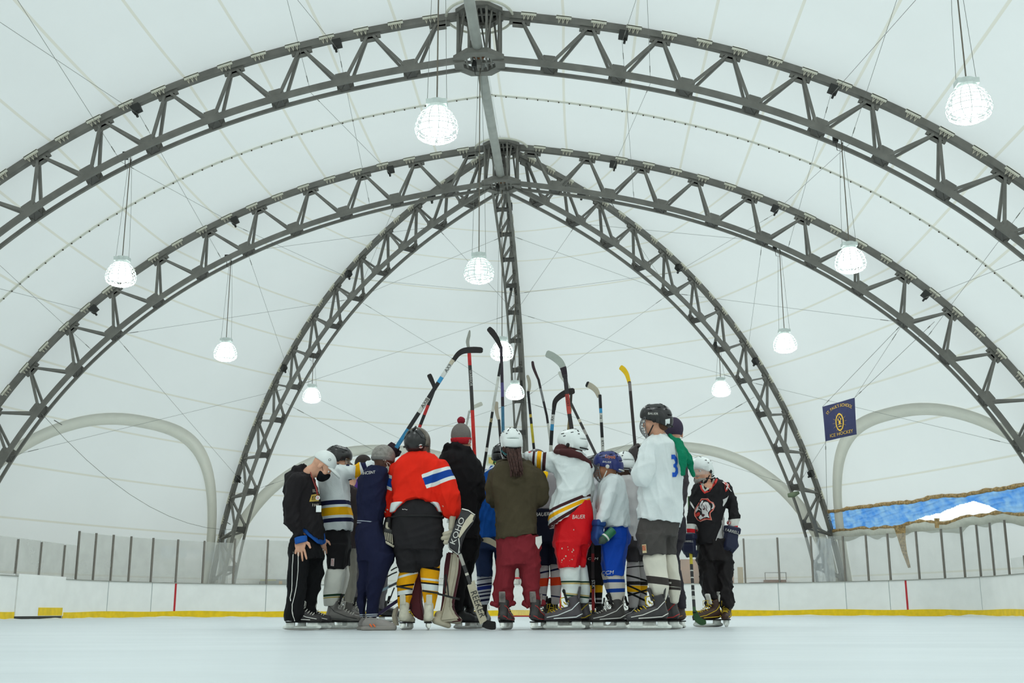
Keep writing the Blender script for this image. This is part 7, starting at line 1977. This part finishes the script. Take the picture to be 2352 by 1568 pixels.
# ================================================================ hockey sticks
def stick(label, Ya, Yb, shaft, blade=None, base=(36, 34, 36), bands=(), w=7.6, bcol=(40, 36, 36), bw=(11, 14, 12, 8), tip=None, texts=(), lie=0., group=None, bYoff=(0., 0.), knob=None, ext=True):
    """shaft: two or more px points from heel to butt, at distance Ya (heel) .. Yb (butt); blade: px centreline tip -> heel"""
    n = len(shaft); L = [Vector((x, y)) for x, y in shaft]
    tot = sum((b - a).length for a, b in zip(L, L[1:])); acc = 0; P = []
    for i, q in enumerate(L):
        if i: acc += (q - L[i - 1]).length
        P.append(W3(q.x, q.y, Ya + (Yb - Ya) * acc / tot))
    k = FPX / (P[0] - CAM).dot(fw)
    root = empty('hockey_stick', P[-1], label, 'hockey stick', group)
    ax = (P[-1] - P[0]).normalized(); Ls = (P[-1] - P[0]).length
    stp = []
    for (f0, f1, rgb) in bands:
        c = P[0].lerp(P[-1], (f0 + f1) / 2); stp.append((c, ax, (f1 - f0) / 2 * Ls, 9, srgb(*rgb)))
    m = mat('stick_' + label[:40], srgb(*base), .4, spec=.4, noise_amt=.15, noise_scale=22, stripes=stp)
    if Ls < 1.25 and ext and min(p_.z for p_ in P) > .9: P.append(P[-1] + (P[-1] - P[-2]).normalized() * (1.35 - Ls))
    mb = MB()
    for a, b in zip(P, P[1:]):
        t = (b - a).normalized(); mb.bar(a - t * .01, b + t * .01, w / k, .022, (0, 1, 0))
    sh = mb.build('shaft', m, root)
    bm = bmesh.new(); bm.from_mesh(sh.data); bmesh.ops.bevel(bm, geom=bm.edges[:], offset=.004, segments=2, affect='EDGES', clamp_overlap=True); bm.to_mesh(sh.data); bm.free()
    if knob:
        mb = MB(); mb.tube([P[-1] - ax * .1, P[-1]], w / k * .62, 8); mb.build('grip_tape', mat('grip_%s' % str(knob), srgb(*knob), .8), root, True)
    if blade:
        B = [Vector((x, y)) for x, y in blade]
        Q = []
        for i in range(len(B) - 1):
            p0, p1, p2, p3 = B[max(i - 1, 0)], B[i], B[i + 1], B[min(i + 2, len(B) - 1)]
            for j in range(6):
                t = j / 6; Q.append(.5 * ((2 * p1) + (p2 - p0) * t + (2 * p0 - 5 * p1 + 4 * p2 - p3) * t * t + (-p0 + 3 * p1 - 3 * p2 + p3) * t ** 3))
        Q.append(B[-1]); N = len(Q)
        wd = np.interp(np.linspace(0, 1, N), np.linspace(0, 1, len(bw)), bw)
        wd[0] *= .55; wd[1] *= .88
        A_, B_ = [], []
        for i, q in enumerate(Q):
            t = (Q[min(i + 1, N - 1)] - Q[max(i - 1, 0)]).normalized(); nn = Vector((-t.y, t.x)) * float(wd[i]) / 2
            f = i / (N - 1); yy = Ya + bYoff[0] * (1 - f) ** 1.6 + lie
            A_.append(W3(q.x + nn.x, q.y + nn.y, yy)); B_.append(W3(q.x - nn.x, q.y - nn.y, yy))
        def bld(nm, i0, i1, mm, grow=0., par=root):
            mb = MB(); g = Vector((0, -grow, 0))
            mb.ribbon([A_[i] + (A_[i] - B_[i]).normalized() * grow + g for i in range(i0, i1)], [B_[i] + (B_[i] - A_[i]).normalized() * grow + g for i in range(i0, i1)], .011 + 2 * grow, lambda i: Vector((0, 1, 0)))
            return mb.build(nm, mm, par)
        bo = bld('blade', 0, N, mat('stick_blade_%s' % str(bcol), srgb(*bcol), .8, bump=.3, bump_scale=70))
        if tip:
            fr0, fr1, c_ = tip
            bld('blade_tape', int(fr0 * (N - 1)), max(int(fr0 * (N - 1)) + 2, int(fr1 * (N - 1)) + 1), mat('tape_%s' % str(c_), srgb(*c_), .85, bump=.4, bump_scale=90), .0022, bo)
    bv = bvh_of(sh)
    for (txt, x, y, size, rot, rgb) in texts:
        decal_text('shaft_lettering', txt, x, y, size, rot, mat('print_%s' % str(rgb), srgb(*rgb), .6), sh, bv, 0, 1.0, .003)
    return root
LT, WH, BK, RD_, BL_ = (205, 205, 198), (214, 214, 210), (34, 32, 34), (196, 46, 44), (60, 150, 200)
stick('long black and blue stick leaning right with curved black blade pointing right', 10.6, 10.7, [(1041, 826), (905, 1036)], [(1109, 804), (1088, 803), (1066, 805), (1052, 813), (1041, 828)], BK, [(0, .05, (190, 180, 160)), (.05, .19, WH), (.19, .25, BL_), (.42, .58, LT), (.76, 1.0, (44, 130, 176))], w=9, bcol=(40, 36, 36), bw=(13, 14, 13, 11, 9),
      texts=[('AX9', 1029, 845, 11, -57, BK), ('AXIS', 976, 925, 12, -57, BK)])
stick('shorter black stick with red marks crossing the long black and blue one', 11.2, 11.3, [(998, 893), (960, 990), (940, 1042)], [(985, 859), (990, 870), (996, 884), (999, 896)], BK, [(.25, .4, RD_), (.55, .75, RD_)], w=7, bw=(11, 11, 9, 7))
stick('straight upright stick with dark upper shaft and bright red lower shaft beside the pompom', 10.9, 11.0, [(1077, 800), (1083, 900), (1090, 1046)], [(1079, 758), (1077, 770), (1074, 785), (1077, 802)], (60, 56, 56), [(.04, .16, RD_), (.58, 1.0, (206, 44, 38))], w=8, bcol=(150, 150, 142), bw=(3, 7, 8, 6), texts=[('WARRIOR', 1081, 868, 8, 86, LT)])
stick('tallest upright stick with black curved blade in front of a lamp', 11.2, 11.3, [(1151, 797), (1154, 900), (1157, 1072)], [(1121, 753), (1130, 762), (1141, 778), (1151, 800)], (48, 38, 50), [(.3, .42, (84, 76, 130)), (.5, .8, (66, 120, 150))], w=7, bw=(11, 14, 12, 7))
stick('thin white and black patterned stick leaning slightly right left of the white helmet', 11.0, 11.1, [(1150, 836), (1132, 940), (1111, 1076)], None, BK, [(.12, .46, LT), (.46, .52, BK), (.52, .56, (196, 180, 140)), (.8, .84, LT)], w=6, texts=[('TACKS', 1128, 965, 8, -81, BK)])
stick('small stick with tan taped blade beside the tallest upright stick', 11.7, 11.8, [(1146, 965), (1152, 1040)], [(1141, 922), (1140, 935), (1142, 952), (1147, 968)], (70, 66, 66), w=6, bcol=(176, 166, 148), bw=(7, 9, 8, 6))
stick('short stick with white blade pointing right, just above the pompom beanie', 12.2, 12.3, [(1078, 944), (1070, 985)], [(1108, 926), (1098, 930), (1086, 936), (1078, 947)], LT, w=4.5, bcol=(200, 200, 188), bw=(9, 9, 7, 4))
stick('narrow stick with tan blade and yellow lower shaft just right of the back rib', 11.3, 11.4, [(1213, 900), (1228, 1046)], [(1211, 861), (1215, 874), (1216, 888), (1213, 903)], BK, [(.35, .4, (190, 160, 60)), (.5, .8, (196, 178, 50))], w=6, bcol=(164, 158, 142), bw=(6, 8, 7, 6), tip=None)
stick('slim dark stick fading to white low down, second right of the back rib', 11.4, 11.5, [(1237, 872), (1256, 955), (1268, 1040)], [(1223, 829), (1225, 842), (1231, 858), (1238, 874)], (44, 36, 40), [(.12, .3, (130, 130, 130)), (.6, .9, LT)], w=5.5, bcol=(62, 44, 48), bw=(6, 7, 6, 5))
stick('stick with wide grey blade pointing up left and red lettering on a black shaft', 10.8, 10.9, [(1298, 862), (1306, 940), (1316, 1004)], [(1254, 811), (1268, 817), (1284, 829), (1293, 843), (1298, 866)], (52, 46, 48), [(.0, .06, BK), (.3, .62, (196, 76, 66))], w=9.5, bcol=(160, 166, 158), bw=(16, 17, 17, 14, 10), tip=(.78, 1.0, (44, 36, 42)), texts=[('COVERT', 1303, 918, 8, 81, (60, 30, 30))])
stick('upright stick whose broad black blade curves to the right behind the grey-bladed one', 11.2, 11.3, [(1272, 938), (1268, 980), (1264, 1050)], [(1320, 897), (1304, 900), (1287, 909), (1275, 922), (1272, 942)], BK, [(.12, .32, WH), (.32, .45, BL_), (.75, 1.0, LT)], w=8, bw=(13, 15, 13, 11, 8), texts=[('RX', 1269, 960, 9, -84, BK)])
stick('stick with small white blade leaning left behind the broad black blade', 11.8, 11.9, [(1312, 905), (1310, 940), (1304, 1000)], [(1284, 853), (1290, 864), (1300, 878), (1312, 904)], (60, 52, 46), [(.3, .9, (150, 132, 96))], w=6, bcol=(196, 198, 190), bw=(7, 9, 9, 8))
stick('black stick leaning left with a white ring of tape, running down to the blue helmet', 11.4, 11.2, [(1311, 925), (1372, 1050)], None, (50, 46, 46), [(.31, .37, (200, 190, 170)), (.5, .6, (150, 146, 140))], w=6)
stick('stick with tan blade and black taped tip above the blue helmet', 10.9, 11.0, [(1378, 908), (1385, 1042)], [(1346, 881), (1357, 886), (1369, 896), (1376, 912)], BK, [(.22, .3, BL_), (.3, .46, LT), (.72, .95, LT)], w=7, bcol=(176, 168, 150), bw=(12, 13, 12, 8), tip=(0, .22, BK), texts=[('RX', 1381, 957, 7, -85, BK), ('RTX', 1384, 1018, 8, 86, BK)])
stick('stick with bright yellow blade held up behind the tall player', 10.85, 10.88, [(1446, 878), (1461, 1050), (1466, 1080)], [(1424, 842), (1432, 848), (1440, 860), (1446, 881)], (52, 42, 42), [(.0, .1, (120, 112, 110))], w=7, bcol=(226, 184, 28), bw=(11, 12, 10, 7))
# sticks lower down
stick('upright stick held by the bearded player, green blade resting on the ice', 11.3, 11.9, [(1595, 1405), (1590, 1330), (1586, 1262), (1583, 1142)], [(1622, 1428), (1612, 1428), (1602, 1420), (1595, 1402)], (32, 31, 33), [(.0, .04, (46, 82, 44)), (.40, .55, (196, 176, 40)), (.64, 1.0, (66, 110, 54)), (.10, .13, LT), (.17, .18, LT), (.22, .235, LT), (.28, .29, LT), (.34, .35, LT)], w=7, bcol=(52, 86, 50), bw=(9, 15, 15, 9))
gs_ = stick('goalie stick with tan paddle and black taped blade resting on the ice', 9.95, 9.93, [(1080, 1340), (1068, 1306), (1056, 1272)], [(1139, 1436), (1130, 1436), (1120, 1434), (1110, 1430)], (52, 50, 50), [(.28, .36, (196, 190, 176)), (.62, 1.0, (160, 156, 148))], w=8, bcol=(24, 22, 24), bw=(18, 20, 20, 18))
mb = MB(); mb.ribbon([W3(x, y, 9.94) for x, y in ((1073, 1344), (1078, 1362), (1090, 1398), (1103, 1434))], [W3(x, y, 9.94) for x, y in ((1089, 1332), (1095, 1352), (1106, 1388), (1118, 1424))], .022, lambda i: Vector((0, 1, 0)))
pa = mb.build('paddle', mat('tan_paddle', srgb(182, 172, 150), .5, noise_amt=.12, noise_scale=14), gs_)
bv = bvh_of(pa); decal_text('paddle_lettering', 'REEKER', 1097.5, 1387, 21, 69, M_BLACKP, pa, bv, 0, .92, .003)
stick('white taped stick end resting low behind the navy sweatpants', 10.9, 11.2, [(793, 1399), (823, 1383)], None, (206, 200, 184), w=6, knob=(206, 200, 184))
stick('dark purple stick shaft sloping down left from behind the goalie', 10.7, 10.4, [(866, 1413), (906, 1384), (930, 1368)], None, (58, 44, 84), w=7)
stick('dark stick with pale blue end sloping behind the navy sweatpants', 11.0, 10.6, [(876, 1356), (912, 1338), (935, 1326)], None, (36, 36, 42), [(.0, .32, (132, 160, 172))], w=5)
stick('short beige taped blade crossing the blue jersey at hip height', 10.95, 10.97, [(1108, 1240), (1096, 1232)], [(1146, 1256), (1134, 1247), (1122, 1241), (1108, 1239)], (40, 38, 40), w=6, bcol=(198, 186, 160), bw=(10, 13, 14, 9))
stick('dark stick standing upright with white letters between the red and the blue pants', 10.85, 10.85, [(1363, 1440), (1362, 1330), (1361, 1200)], None, (40, 30, 32), [(.0, .12, (120, 108, 100)), (.16, .36, (150, 36, 40)), (.62, .7, (120, 30, 34))], w=7, texts=[('STX', 1362.5, 1340, 10, 88, WH)])
# loose bottle held by the blue-helmeted player
bt = empty('water_bottle', K.P(1392, 1232, -.24), 'green water bottle with white bands held beside the blue glove', 'bottle')
a, b = K.P(1409, 1217, -.22), K.P(1377, 1247, -.27); t = (b - a).normalized()
Mq = t.to_track_quat('Z', 'Y').to_matrix()
mb = MB(); Lb = (b - a).length
mb.lathe([(.0001, 0), (.036, .002), (.038, .01), (.038, Lb * .62), (.034, Lb * .66), (.036, Lb * .7)], a, Mq, 20); mb.build('bottle_body', mat('bottle_green', srgb(34, 104, 70), .35), bt, True)
mb = MB(); mb.lathe([(.037, Lb * .68), (.038, Lb * .72), (.034, Lb * .86), (.02, Lb * .92), (.012, Lb * 1.0), (.0001, Lb)], a, Mq, 20); mb.build('bottle_cap', mat('bottle_dark', srgb(48, 66, 56), .4), bt, True)
mb = MB(); mb.lathe([(.0385, Lb * .52), (.0395, Lb * .53), (.0395, Lb * .6), (.0385, Lb * .61)], a, Mq, 20, caps=False); mb.build('bottle_band', M_STRAPW, bt, True)
